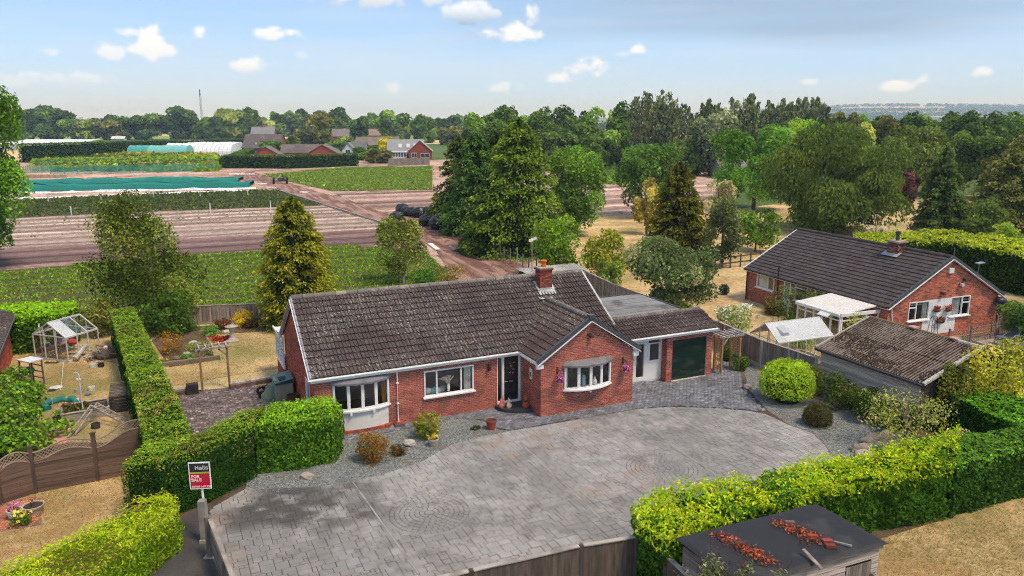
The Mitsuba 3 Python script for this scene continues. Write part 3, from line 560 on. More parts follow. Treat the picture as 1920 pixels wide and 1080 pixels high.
def slab_floor():
    rng = np.random.default_rng(40)
    key = thing('driveway', 'grey driveway of printed concrete slabs with two round cobble rosettes', 'driveway', kind='structure')
    base = MB(HF); v2, f2 = trimesh.creation.triangulate_polygon(drive, engine='earcut'); base.add(np.c_[v2, np.full(len(v2), .008)], f2, (.085, .082, .08)); base.build('joint_bed', 'matte', key)
    ros = [(np.array([-6.74, -7.34]), 1.28), (np.array([1.69, -7.81]), 1.28)]
    holes = [Point(*c).buffer(r + .02, 32) for c, r in ros]; lines = [(S(662, 905), S(785, 1077)), (S(975, 831), S(1126, 973)), (S(1203, 797), S(1345, 893))]
    seams = [LineString([hpt(a), hpt(b)]).buffer(.035) for a, b in lines]
    free = drive.buffer(-.01)
    for q in holes + seams: free = free.difference(q)
    shapely.prepare(free); x0, y0, x1, y1 = drive.bounds; c = .128; nx, ny = int((x1 - x0) / c) + 2, int((y1 - y0) / c) + 2
    used = np.zeros((nx, ny), bool); full_, cut = [], []
    for i in range(nx):
        for j in range(ny):
            if used[i, j]: continue
            opts = [(3, 2), (2, 2), (2, 3), (2, 1), (1, 2), (3, 3), (1, 1)]; p = np.array([.28, .2, .14, .16, .1, .07, .05]); order = rng.choice(7, 7, replace=False, p=p)
            for o in order:
                a, b = opts[o]
                if i + a <= nx and j + b <= ny and not used[i:i + a, j:j + b].any(): break
            else: a = b = 1
            used[i:i + a, j:j + b] = True
            jt = rng.normal(0, .003, 4); r = sbox(x0 + i * c + .008 + jt[0], y0 + j * c + .008 + jt[1], x0 + (i + a) * c - .008 + jt[2], y0 + (j + b) * c - .008 + jt[3])
            if free.contains(r): full_.append(r)
            elif free.intersects(r):
                g = free.intersection(r)
                cut += [h_ for h_ in getattr(g, 'geoms', [g]) if h_.geom_type == 'Polygon' and h_.area > .002]
    def ring(center, R):
        out = []; r = .16; k = 0
        while r < R - .01:
            w = .155; n = max(6, int(2 * np.pi * (r + w / 2) / .19)); ph = rng.random() * 6
            for q in range(n):
                a0, a1 = ph + 2 * np.pi * q / n + .008 / r, ph + 2 * np.pi * (q + 1) / n - .008 / r; aa = np.linspace(a0, a1, 3)
                rr = [r + .005 * rng.random(), r + w - .010 - .008 * rng.random()]
                out.append(Polygon([center + rr[0] * np.array([np.cos(x), np.sin(x)]) for x in aa] + [center + rr[1] * np.array([np.cos(x), np.sin(x)]) for x in aa[::-1]]))
            r += w
        out.append(Point(*center).buffer(.14, 3)); return out
    def frustum(mb, pol, h, col):
        xy = np.array(pol.exterior.coords)[:-1]
        if pol.exterior.is_ccw is False: xy = xy[::-1]
        n = len(xy); cen = xy.mean(0); e = .012; inn = xy + (cen - xy) * np.minimum(.3, e / np.maximum(np.linalg.norm(cen - xy, axis=1, keepdims=True), .01))
        v = np.vstack([np.c_[xy, np.full(n, .009)], np.c_[xy, np.full(n, h - .006)], np.c_[inn, np.full(n, h)], [[*cen, h]]])
        f = [[k, (k + 1) % n, n + (k + 1) % n, n + k] for k in range(n)] + [[n + k, n + (k + 1) % n, 2 * n + (k + 1) % n, 2 * n + k] for k in range(n)]
        t = np.array(f); t = np.vstack([t[:, [0, 1, 2]], t[:, [0, 2, 3]], [[2 * n + k, 2 * n + (k + 1) % n, 3 * n] for k in range(n)]])
        mb.add(v, t, col)
    def tone(): return np.array([.325, .318, .308]) * np.exp(rng.normal(0, .06)) * np.exp(rng.normal(0, .015, 3))
    cam = np.array(hpt([0, 0, 0])); full_.sort(key=lambda r: -r.area * 1e3 / (np.hypot(*(np.array(r.centroid.coords[0]) - cam)) ** 3))
    for r in full_[:300]:
        mb = MB(HF); frustum(mb, r, .024 + rng.normal(0, .0015), tone()); mb.build('slab', 'stone', key)
    mb = MB(HF)
    for r in full_[300:]: frustum(mb, r, .024 + rng.normal(0, .0015), tone())
    for r in cut:
        if len(r.interiors) == 0 and r.minimum_clearance > 1e-4: frustum(mb, r, .024, tone())
    labels[mb.build('slab_paving', 'stone', key)] = {'kind': 'stuff'}
    for c_, R in ros:
        mb = MB(HF); [frustum(mb, r, .025 + rng.normal(0, .002), tone()) for r in ring(c_, R)]
        labels[mb.build('rosette', 'stone', key)] = {'kind': 'stuff'}
    for a, b in lines:
        mb = MB(); mb.bar(a + [0, 0, .014], b + [0, 0, .014], .055, .022, (.33, .32, .30)); mb.build('expansion_joint', 'matte', key)
    # cobbled border
    key = thing('cobbled_path', 'dark blue grey cobbled paving along the house and before the garage', 'path', kind='structure')
    base = MB(HF); base.poly(path, .004, .010, (.04, .04, .042)); base.build('joint_bed', 'matte', key)
    mb = MB(HF); x0, y0, x1, y1 = path.bounds; pp = path.buffer(-.01); shapely.prepare(pp)
    for j in range(int((y1 - y0) / .125) + 1):
        for i in range(int((x1 - x0) / .2) + 2):
            x = x0 + (i - .5 * (j % 2)) * .2 + rng.normal(0, .006); y = y0 + j * .125 + rng.normal(0, .004); r = sbox(x, y, x + .182, y + .108)
            if pp.contains(r): frustum(mb, r, .026 + rng.normal(0, .003), np.array([.175, .182, .207]) * np.exp(rng.normal(0, .2)))
    labels[mb.build('cobble', 'matte', key)] = {'kind': 'stuff'}
slab_floor()
sheet('side_drive', px((215, 1150), (225, 1082), (300, 1000), (380, 950), (394, 957), (440, 1110)), .010, 'asphalt', 'dark tarmac strip between the yellow hedge and the low fence', 'drive')
def patio():
    rng = np.random.default_rng(44); key = thing('patio', 'weathered purplish brown patio behind the tall hedge', 'patio', kind='structure'); f = FR(HO, HU)
    pol = Polygon([tuple(hpt(p)) for p in px((335, 735), (500, 722), (560, 745), (560, 830), (340, 850), (320, 800))]); mb = MB(HF); mb.poly(pol, .003, .014, (.07, .06, .055)); mb.build('joint_bed', 'matte', key); mb = MB(HF); x0, y0, x1, y1 = pol.bounds
    for j in range(int((y1 - y0) / .11)):
        for i in range(int((x1 - x0) / .11)):
            r = sbox(x0 + i * .11, y0 + j * .11, x0 + i * .11 + .1, y0 + j * .11 + .1)
            if pol.contains(r): mb.box([r.bounds[0], r.bounds[1], .012], [r.bounds[2], r.bounds[3], .026 + rng.normal(0, .003)], np.array([.165, .135, .135]) * np.exp(rng.normal(0, .4)))
    labels[mb.build('paver', 'matte', key)] = {'kind': 'stuff'}
patio()
def gravel_bed(name, pts, label, n, seed):
    key, pol = sheet(name, pts, .016, 'gravel', label, 'gravel'); rng = np.random.default_rng(seed); mb = MB()
    p = rand_in(pol, n, rng); s = rng.uniform(.018, .042, n); o = np.array([[1, 0, 0], [-.5, .87, 0], [-.5, -.87, 0], [0, 0, 1.]]); an = rng.uniform(0, 6.28, n)
    ca, sa = np.cos(an)[:, None], np.sin(an)[:, None]; ox = o[None, :, 0] * ca - o[None, :, 1] * sa; oy = o[None, :, 0] * sa + o[None, :, 1] * ca
    v = np.stack([p[:, :1] + ox * s[:, None], p[:, 1:] + oy * s[:, None], .012 + o[None, :, 2] * s[:, None] * .8], -1).reshape(-1, 3); i = np.arange(n)[:, None] * 4
    g = rng.uniform(.08, .40, (n, 1)) * np.array([[.96, 1.02, .99]])
    mb.add(v, np.vstack([i + [0, 1, 3], i + [1, 2, 3], i + [2, 0, 3]]), np.repeat(g, 4, 0))
    one(thing('gravel', label.replace('bed', 'chippings') + ', loose stones', 'gravel', kind='stuff'), mb)
gravel_bed('gravel_bed', px((455, 935), (470, 880), (560, 840), (640, 830), (760, 805), (850, 785), (905, 789), (935, 806), (960, 809), (896, 822), (846, 836), (788, 868), (721, 890), (662, 905), (575, 916)), 'grey green gravel bed before the front windows', 9000, 45)
gravel_bed('side_gravel', px((1392, 690), (1407, 733), (1440, 771), (1478, 796), (1523, 812), (1549, 836), (1562, 862), (1600, 880), (1700, 830), (1660, 790), (1540, 720), (1500, 700), (1440, 680)), 'grey gravel bed on the garage side of the driveway', 8000, 46)

def dry_grass(name, lab, pts, n, seed, cols=((205, 172, 110), (186, 150, 88), (170, 146, 84), (140, 142, 70))):
    """Short parched blades standing on a lawn."""
    rng = np.random.default_rng(seed); pol = Polygon([tuple(p[:2]) for p in pts]).buffer(0); q = rand_in(pol, n, rng); g = meshkit.fbm(np.c_[q * .35, np.zeros(n)], 3, seed); P = np.c_[q, np.full(n, .012)]
    cc = [lin(*c) * 1.15 for c in cols]; v, f, c = tufts(P, .04, .5, cc, rng, 1.3); gr = np.repeat(g > .59, 4); c = np.where(gr[:, None], lin(140, 150, 70), c)
    key = thing(name, lab, 'grass', kind='stuff'); scene[key] = paint((v, f), 'leaf', color=c / 1.2)
dry_grass('grass', 'short parched grass of the lawn beside the felt roofed shed', px((1640, 1090), (1655, 1000), (1800, 965), (1930, 930), (1990, 1000), (1960, 1090)), 6500, 701)
dry_grass('grass', 'short parched grass of the lawn behind the bright yellow hedge', px((-20, 1000), (80, 900), (260, 890), (280, 925), (200, 975), (-20, 1075)), 5000, 702)
dry_grass('grass', 'short parched grass of the back garden lawn', px((325, 725), (310, 640), (400, 615), (520, 610), (520, 720)), 8000, 703)
dry_grass('grass', 'worn grass of the neighbouring garden lawn', px((40, 660), (210, 660), (240, 760), (262, 800), (150, 830), (60, 720)), 5000, 704, ((190, 150, 96), (170, 130, 80), (130, 120, 60)))
# ================================================================ builders for houses
WALL_AX = (np.array([[1, 0, 0], [0, 0, 1], [0, 1, 0.]]).T.T, np.zeros(3))      # polygon (s, z) and depth -> (s, depth, z)
WALL_AX = (np.array([[1., 0, 0], [0, 0, 1], [0, 1, 0]]), np.zeros(3))
RED = [lin(166, 82, 62), lin(160, 76, 58), lin(172, 88, 66), lin(154, 74, 58), lin(176, 94, 72), lin(146, 72, 58)]
ORANGE = [lin(188, 94, 60), lin(180, 86, 55), lin(196, 104, 68), lin(168, 80, 54), lin(140, 72, 54), lin(190, 98, 62)]
WHITE = np.array([.78, .78, .77])
def brick_mesh(l=.210, h=.061, proud=.008):
    m = MB(); m.box([0, -proud, 0], [l, .02, h], (1, 1, 1)); v, f, c = m.mesh(); return v, f
def wall(parent, fr, poly, holes, cols, kind, limit=0, mortar=(.56, .48, .42), thick=.1, seed=0, name='brick'):
    """A brick wall: backing with openings and every brick laid in stretcher bond on its face (outward is -y of the frame)."""
    rng = np.random.default_rng(seed); op = shapely.union_all([sbox(*h_) for h_ in holes]) if holes else Polygon(); body = poly.difference(op)
    mb = MB(fr); mb.poly(body, 0.0, thick, mortar, WALL_AX); mb.build('wall', 'matte', parent)
    var = variants(kind, brick_mesh, cols, 'matte'); mats, extra = [], []
    x0, z0, x1, z1 = body.bounds; shapely.prepare(body); F = fr.m()
    for j in range(int((z1 - z0) / .075) + 1):
        for i in range(int((x1 - x0) / .2235) + 3):
            x, z = x0 + (i - .5 * (j % 2) - .5) * .2235, z0 + .005 + j * .075; r = sbox(x, z, x + .210, z + .061)
            if body.contains(r):
                m = np.eye(4); m[:3, 3] = [x, rng.normal(0, .0015), z]; mats.append(F @ m)
            elif body.intersects(r):
                for g in getattr(body.intersection(r), 'geoms', [body.intersection(r)]):
                    if g.area > .0008:
                        q = MB(fr); q.poly(g, -.008, .02, cols[rng.integers(len(cols))], WALL_AX); extra.append(q.mesh())
    pieces(parent, name, 'brickwork', mats, var, 'matte', limit, seed, extra)
def tile_mesh(w=.298, g=.332, two=True):
    xs = np.array([0, .06, .14, .20, .48, .55, .63, .69, .97]) * w; zs = np.array([0, .042, .042, 0, 0, .042, .042, 0, 0])
    n = len(xs); lo, hi = np.c_[xs, np.full(n, -.02), zs + .066], np.c_[xs, np.full(n, g + .04), zs + .002]; lip = np.c_[xs, np.full(n, -.02), zs * .6 - .004]
    v = np.vstack([lip, lo, hi]); f = []
    for r in (0, n): f += [[r + i, r + i + 1, r + n + i + 1, r + n + i] for i in range(n - 1)]
    f = np.array(f); return v, np.vstack([f[:, [0, 1, 2]], f[:, [0, 2, 3]]])
def flat_tile_mesh(w=.33, g=.31):
    m = MB(); m.add([[0, -.02, 0], [w - .006, -.02, 0], [0, -.02, .058], [w - .006, -.02, .058], [0, g + .03, .006], [w - .006, g + .03, .006]], [[0, 1, 3, 2], [2, 3, 5, 4]], (1, 1, 1)); v, f, c = m.mesh(); return v, f
TILE = [np.array(c) * .66 for c in ((.120, .090, .085), (.110, .083, .079), (.130, .098, .091), (.102, .078, .075), (.124, .089, .082), (.140, .108, .099))]
def roof(parent, q, a, b, width, rows, kind='roman', cols=TILE, gauge=.332, w=.298, limit=300, seed=0, name='tile', rest='tiling', bsdf='tile', deck=(.06, .05, .045)):
    """A tiled slope: q its lower left corner, a along the eave, b up the slope (world)."""
    a, b = unit(np.asarray(a, float)), unit(np.asarray(b, float)); fr = FR(q, a, b, np.cross(a, b)); F = fr.m(); rng = np.random.default_rng(seed)
    mk = (lambda: tile_mesh(w, gauge)) if kind.startswith('roman') else (lambda: flat_tile_mesh(w, gauge))
    var = variants(kind, mk, cols, bsdf); mats = []
    for j in range(rows):
        for i in range(int(round(width / w))):
            m = np.eye(4); m[:3, 3] = [i * w + rng.normal(0, .003) + (0 if kind.startswith('roman') else (j % 2) * .0), j * gauge + rng.normal(0, .004), rng.normal(0, .003)]
            an = rng.normal(0, .005); m[0, 0] = m[1, 1] = math.cos(an); m[0, 1], m[1, 0] = -math.sin(an), math.sin(an); mats.append(F @ m)
    mb = MB(fr); mb.box([0, 0, -.06], [width, rows * gauge, -.012], deck); mb.build('roof_deck', 'matte', parent)
    pieces(parent, name, rest, mats, var, bsdf, limit, seed)
def ridge(parent, p0, p1, col, n, r=.13, bsdf='tile', seed=0):
    rng = np.random.default_rng(seed); p0, p1 = np.asarray(p0, float), np.asarray(p1, float); d = (p1 - p0) / n
    for k in range(n):
        mb = MB(); t = unit(d); s = unit(np.cross(t, [0, 0, 1.])); an = np.linspace(-.15, math.pi + .15, 9); rr = r * (1 + .03 * rng.normal())
        o = [p0 + d * (k + e) for e in (.01, .97)]; v = np.array([q + s * math.cos(x) * rr + np.array([0, 0, 1]) * (math.sin(x) * rr - .04) for q in o for x in an]); m = len(an)
        v2 = np.array([q + s * math.cos(x) * (rr - .025) + np.array([0, 0, 1]) * (math.sin(x) * (rr - .025) - .04) for q in o for x in an])
        f = [[i, i + 1, m + i + 1, m + i] for i in range(m - 1)]; mb.add(v, f, np.asarray(col) * np.exp(rng.normal(0, .15)))
        mb.add(np.vstack([v[:m], v2[:m]]), f, np.asarray(col) * .9); mb.add(np.vstack([v[m:], v2[m:]]), f, np.asarray(col) * .9)
        mb.build('ridge_tile', bsdf, parent)
def window(parent, fr, s0, z0, s1, z1, mull=(), trans=(), col=WHITE, sill=True, bars=.055, depth=.06, y=.02, name='window', opened=None):
    """A framed window in a wall plane: frame, one pane per light, sill."""
    mb = MB(fr); w = bars; xs = [s0] + list(mull) + [s1]
    mb.box([s0, y - depth, z0], [s1, y + .02, z0 + w], col).box([s0, y - depth, z1 - w], [s1, y + .02, z1], col)
    for k, x in enumerate(xs):
        lo = x if k == 0 else x - w if k == len(xs) - 1 else x - w / 2
        mb.box([lo, y - depth, z0 + w], [lo + w, y + .018, z1 - w], col)
    for (a, b, z) in trans: mb.box([a + w / 2, y - depth, z - w / 2], [b - w / 2, y + .016, z + w / 2], col)
    k = mb.build(name, 'painted', parent)
    for a, b in zip(xs, xs[1:]):
        zz = sorted([z0] + [z for (p, q, z) in trans if abs(p - a) < .02 and abs(q - b) < .02] + [z1])
        for c_, d in zip(zz, zz[1:]):
            q = MB(fr); q.add([[a + .03, y - .015, c_ + .03], [b - .03, y - .015, c_ + .03], [b - .03, y - .015, d - .03], [a + .03, y - .015, d - .03]], [[0, 1, 2, 3]], (.5, .5, .5)); q.build('pane', 'glass', k)
    if sill:
        q = MB(fr); q.box([s0 - .06, y - depth - .09, z0 - .06], [s1 + .06, y + .01, z0 - .002], col); q.build('sill', 'painted', k)
    return k
def bow(parent, fr, s0, s1, z0, z1, proj, n=4, lead=True, skirt=None):
    """A bow window: n lights on an arc, with a canopy and a curved sill."""
    cx, half = (s0 + s1) / 2, (s1 - s0) / 2; t = np.linspace(-1, 1, n + 1); X = cx + half * t; Y = -proj * (1 - np.abs(t) ** 2.2) - .04
    win = MB(fr); w = .07
    for k in range(n):
        a, b = np.array([X[k], Y[k], 0]), np.array([X[k + 1], Y[k + 1], 0]); d = unit(b - a)
        for z in (z0 + w / 2, z1 - w / 2): win.bar(a + [0, 0, z], b + [0, 0, z], .07, w, WHITE)
        for o in (a + d * .035, b - d * .035): win.bar(o + [0, 0, z0 + w], o + [0, 0, z1 - w], .05, .05, WHITE, upv=d)
        z = .5
    for k in range(n + 1): win.bar([X[k], Y[k], z0 - .001], [X[k], Y[k], z1 + .001], .05, .055, WHITE, upv=(1, 0, 0))
    for x in (s0, s1): win.box([x - .03, -.06, z0 - .002], [x + .03, .05, z1 + .002], WHITE)
    key = win.build('bow_window', 'painted', parent)
    for k in range(n):
        q = MB(fr); q.add([[X[k], Y[k], z0 + .05], [X[k + 1], Y[k + 1], z0 + .05], [X[k + 1], Y[k + 1], z1 - .05], [X[k], Y[k], z1 - .05]], [[0, 1, 2, 3]], (.5, .5, .5)); q.build('pane', 'glass', key)
    tt = np.linspace(-1, 1, 17); arc = [(cx + (half + .09) * x, -(proj + .10) * (1 - abs(x) ** 2.2) - .05) for x in tt]; pol = Polygon(arc + [(s1 + .09, .0), (s0 - .09, .0)])
    q = MB(fr); q.poly(pol, z0 - .065, z0 - .003, WHITE); q.build('sill', 'painted', key)
    q = MB(fr)                                            # lead canopy, scalloped front
    m = len(tt); lo = np.array([[cx + (half + .11) * x, -(proj + .16) * (1 - abs(x) ** 2.2) - .07, z1 + .01] for x in tt]); hi = np.array([[cx + (half + .05) * x, -.01, z1 + .15] for x in tt]); dn = lo - [0, 0, .06]
    dn[::2, 2] -= .03
    f = [[i, i + 1, m + i + 1, m + i] for i in range(m - 1)]; q.add(np.vstack([lo, hi]), f, (.20, .20, .215)); q.add(np.vstack([dn, lo]), f, (.17, .17, .18)); q.poly(pol, z1 + .002, z1 + .012, (.3, .3, .3)); q.build('lead_canopy', 'matte', key)
    return key
def gutter(parent, fr, x0, x1, y, z, col=WHITE, fascia=.17):
    mb = MB(fr); mb.box([x0, y, z - fascia], [x1, y + .025, z - .005], col); mb.build('fascia', 'painted', parent)
    mb = MB(fr); an = np.linspace(math.pi, 2 * math.pi, 7); pr_ = [(y - .058 + .056 * math.cos(a), z - .03 + .056 * math.sin(a)) for a in an]
    v = np.array([[x, p, q] for x in (x0, x1) for p, q in pr_]); f = [[i, i + 1, 7 + i + 1, 7 + i] for i in range(6)]; mb.add(v, f, col); mb.box([x0, y - .118, z - .034], [x1, y - .112, z - .022], col); mb.build('gutter', 'painted', parent)
def corrugated(fr, nx, ny, pitch, amp, L, W, col, rng, noise_=.02):
    """One corrugated sheet: W along x (across the corrugations), L along y."""
    x = np.linspace(0, W, nx); y = np.linspace(0, L, ny); z = amp * np.sin(2 * np.pi * x / pitch)
    v = np.array([[a, b, c + noise_ * rng.normal() * .3] for b in y for a, c in zip(x, z)]); f = [[j * nx + i, j * nx + i + 1, (j + 1) * nx + i + 1, (j + 1) * nx + i] for j in range(ny - 1) for i in range(nx - 1)]
    return MB(fr).add(v, f, col)

# ================================================================ the bungalow
BUNG = thing('bungalow', 'red brick bungalow with lichened brown tiles, gabled wing and green garage door', 'house')
L_, R_, D_, d_, w_ = 8.754, 4.745, 6.967, 1.774, 4.458
EZ, RZ = 2.46, 4.82
# front wall (outward -y), left gable, wing front and side, garage
FW = FR(HO + HF.y * 0, HF.x, HF.y)
wall(BUNG, FW, sbox(-L_, 0, 0, 2.42), [(-8.05, 0.09, -5.89, 2.10), (-4.40, .98, -2.24, 2.08), (-1.17, .15, -.03, 2.32)], RED, 'red_brick', 0, seed=51)
lgF = FR(HF.w([-L_, D_, 0]), -HF.y, HF.x)            # seen from outside: s runs from the back to the front
wall(BUNG, lgF, Polygon([(0, 0), (D_, 0), (D_, 2.4), (D_ / 2, 4.68), (0, 2.4)]), [(D_ - 1.75, .95, D_ - .95, 1.95)], RED, 'red_brick', 0, seed=52)
WF = FR(HF.w([0, -d_, 0]), HF.x, HF.y)
wall(BUNG, WF, Polygon([(0, 0), (w_, 0), (w_, 2.36), (w_ / 2, 3.86), (0, 2.36)]), [(1.11, 1.06, 3.27, 2.12)], RED, 'red_brick', 300, seed=53)
wall(BUNG, FR(HF.w([0, 0, 0]), -HF.y, HF.x), sbox(.01, 0, d_, 2.36), [], RED, 'red_brick', 0, seed=54)
wall(BUNG, FR(HF.w([w_, -d_, 0]), HF.y, -HF.x), sbox(0, 0, d_, 2.36), [], RED, 'red_brick', 0, seed=55)
GF = FR(HF.w([7.26, -.385, 0]), HF.x, HF.y)
wall(BUNG, GF, sbox(0, 0, 2.62, 2.36), [(.31, 0, 2.30, 2.0)], RED, 'red_brick', 0, seed=56, thick=.2)
wall(BUNG, FR(HF.w([7.26, .02, 0]), -HF.y, HF.x), sbox(0, 0, .40, 2.36), [], RED, 'red_brick', 0, seed=57)
wall(BUNG, FR(HF.w([9.88, -.385, 0]), HF.y, -HF.x), sbox(0, 0, 6.3, 2.5), [], RED, 'red_brick', 0, seed=58)
q = MB(HF)                                            # plain back and party walls, floor, partitions, attic ends
q.box([-L_, D_ - .1, 0], [R_, D_, 2.42], RED[0]).box([R_ - .1, .05, 0], [R_, D_ - .1, 2.4], RED[0]).poly(Polygon([(.02, 2.4), (D_ - .02, 2.4), (D_ / 2, 4.7)]), R_ - .1, R_, RED[0], (np.array([[0, 0, 1.], [1, 0, 0], [0, 1, 0]]), np.zeros(3))).box([5, 5.85, 0], [9.85, 5.95, 2.5], RED[0]); q.build('rear_wall', 'matte', BUNG)
q = MB(HF); q.box([-L_ + .1, .1, .02], [R_ - .1, D_ - .1, .06], (.2, .17, .14)).box([.1, -d_ + .1, .02], [w_ - .1, .1, .06], (.2, .17, .14)).box([-L_ + .1, 3.4, .06], [R_ - .1, 3.5, 2.4], (.45, .42, .38)).box([-5.1, .1, .06], [-5.0, 3.4, 2.4], (.45, .42, .38)).box([-1.6, .1, .06], [-1.5, 3.4, 2.4], (.45, .42, .38)).box([-L_ + .1, .1, 2.36], [R_ - .1, D_ - .1, 2.40], (.5, .5, .48)).box([.1, -d_ + .1, 2.3], [w_ - .1, .1, 2.34], (.5, .5, .48)); q.box([0, .1, .06], [.1, 3.4, 2.3], (.4, .38, .35)); q.build('interior', 'matte', BUNG)
# roofs
run, rise = D_ / 2 + .15, RZ - EZ
up_f, up_b = HF.y * run + np.array([0, 0, rise]), -HF.y * run + np.array([0, 0, rise])
roof(BUNG, HF.w([-L_ - .12, -.15, EZ]), HF.x, up_f, L_ + R_ + .22, 13, limit=300, seed=61)
roof(BUNG, HF.w([R_ + .1, D_ + .15, EZ]), -HF.x, up_b, L_ + R_ + .22, 13, limit=0, seed=62)
ridge(BUNG, HF.w([-L_ - .12, D_ / 2, RZ + .03]), HF.w([R_ + .1, D_ / 2, RZ + .03]), (.19, .17, .15), 30, seed=3)
wrun, wz = w_ / 2 + .16, 4.0
roof(BUNG, HF.w([-.16, 2.5, EZ - .02]), -HF.y, HF.x * wrun + np.array([0, 0, wz - EZ]), 2.5 + d_ + .1, 9, 'roman_wing', gauge=.318, limit=0, seed=63, cols=[c * [1.05, .98, .95] for c in TILE])
roof(BUNG, HF.w([w_ + .16, -d_ - .1, EZ - .02]), HF.y, -HF.x * wrun + np.array([0, 0, wz - EZ]), 2.5 + d_ + .1, 9, 'roman_wing', gauge=.318, limit=0, seed=64)
ridge(BUNG, HF.w([w_ / 2, 2.2, wz + .05]), HF.w([w_ / 2, -d_ - .12, wz + .05]), (.13, .11, .10), 10, seed=4)
roof(BUNG, HF.w([R_ - .05, -.62, 2.44]), HF.x, HF.y * 1.4 + np.array([0, 0, .55]), 5.24, 5, 'roman_low', gauge=.31, limit=0, seed=65, cols=[c * [1.05, .98, .95] for c in TILE])
ridge(BUNG, HF.w([R_, .80, 3.03]), HF.w([9.96, .80, 3.03]), (.14, .12, .105), 12, seed=5)
q = MB(HF); q.box([R_ - .3, .8, 2.5], [9.9, .88, 2.98], (.12, .11, .1)); q.box([9.80, -.55, 2.38], [9.86, .8, 2.46], WHITE); q.poly(Polygon([(-.6, 2.4), (.8, 2.4), (.8, 2.94)]), 9.82, 9.9, RED[1], (np.array([[0, 0, 1.], [1, 0, 0], [0, 1, 0]]), np.zeros(3))); q.build('upstand', 'matte', BUNG)
q = MB(HF); q.box([R_ + .02, .88, 2.58], [9.95, 6.02, 2.68], (.07, .07, .07)); kf = q.build('flat_roof', 'felt', BUNG)
rng = np.random.default_rng(66)
for k in range(6):
    q = MB(HF); y0 = .9 + k * .845; q.box([R_ + .03, y0, 2.681], [9.93, y0 + .80, 2.690 + .006 * k], np.array([.20, .205, .21]) * rng.uniform(.92, 1.1)); q.build('felt_strip', 'felt', kf)
q = MB(HF); q.box([R_ + .02, 6.02, 2.56], [9.99, 6.1, 2.74], (.07, .07, .07)).box([9.95, .88, 2.56], [10.02, 6.02, 2.745], (.09, .085, .08)); q.build('roof_edge', 'matte', kf)
# verges, bargeboards
q = MB(HF)
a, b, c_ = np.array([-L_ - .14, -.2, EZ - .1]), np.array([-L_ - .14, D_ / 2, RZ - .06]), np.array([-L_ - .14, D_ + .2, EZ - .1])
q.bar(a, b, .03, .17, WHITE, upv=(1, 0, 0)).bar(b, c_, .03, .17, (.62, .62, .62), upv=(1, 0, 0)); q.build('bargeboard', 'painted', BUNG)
q = MB(HF)
for k in range(13):
    for s_, e in ((a, b), (c_, b)):
        p0, p1 = s_ + (e - s_) * (k + .02) / 13, s_ + (e - s_) * (k + .97) / 13; q.bar(p0 + [.0, 0, .105], p1 + [.0, 0, .09], .09, .055, (.40, .41, .43), upv=(1, 0, 0))
q.build('verge', 'matte', BUNG)
q = MB(HF); a, b = np.array([R_ + .13, -.2, EZ + .02]), np.array([R_ + .13, D_ / 2, RZ + .03]); q.bar(a, b, .05, .09, (.5, .5, .5), upv=(1, 0, 0)).bar(b, [R_ + .13, D_ + .2, EZ], .05, .1, (.5, .5, .5), upv=(1, 0, 0)); q.build('verge', 'matte', BUNG)
y = -d_ - .13; pk = np.array([w_ / 2, y, wz - .07])
q = MB(HF)
for x in (-.25, w_ + .25): q.bar([x, y, EZ - .17], pk + [0, 0, -.04], .03, .19, WHITE, upv=(0, 1, 0))
q.box([-.25, y + .005, EZ - .33], [.06, -d_ - .01, EZ - .17], WHITE).box([w_ - .06, y + .005, EZ - .36], [w_ + .2, -d_ - .01, EZ - .17], WHITE); q.build('bargeboard', 'painted', BUNG)
q = MB(HF)
for x in (-.27, w_ + .27):
    a = np.array([x, y - .01, EZ - .035])
    for k in range(9):
        p0, p1 = a + (pk + [0, -.01, .09] - a) * (k + .01) / 9, a + (pk + [0, -.01, .09] - a) * (k + .985) / 9; q.bar(p0, p1, .16, .10, (.055, .062, .078), upv=(0, 1, 0))
q.box([w_ / 2 - .12, y - .1, wz + .0], [w_ / 2 + .12, y + .1, wz + .16], (.055, .062, .078)); q.build('dry_verge', 'painted', BUNG, label='dark slate grey verge caps on the wing gable')
gutter(BUNG, HF, -L_ - .15, -.16, -.17, EZ - .03); gutter(BUNG, FR(HF.w([-.18, 0, 0]), -HF.y, HF.x), .15, d_ + .12, 0, EZ - .06); gutter(BUNG, HF, w_ + .25, 9.98, -.64, 2.42)
def pipe(parent, fr, x, y, z0, z1, col=WHITE, r=.034):
    mb = MB(fr); mb.tube([[x, y - .05, z1], [x, y + .02, z1 - .12], [x, y + .02, z0 + .05], [x, y - .06, z0]], r, col, 8)
    for z in (.9, 1.75): mb.box([x - .05, y - .02, z], [x + .05, y + .06, z + .05], col)
    return mb.build('downpipe', 'painted', parent)
pipe(BUNG, HF, -5.53, -.10, .12, EZ - .1)
q = MB(HF); q.box([-5.72, -.34, 0], [-5.34, -.02, .12], (.12, .11, .11)).box([-5.66, -.28, .12], [-5.40, -.03, .17], RED[0]); q.build('drain', 'matte', BUNG)
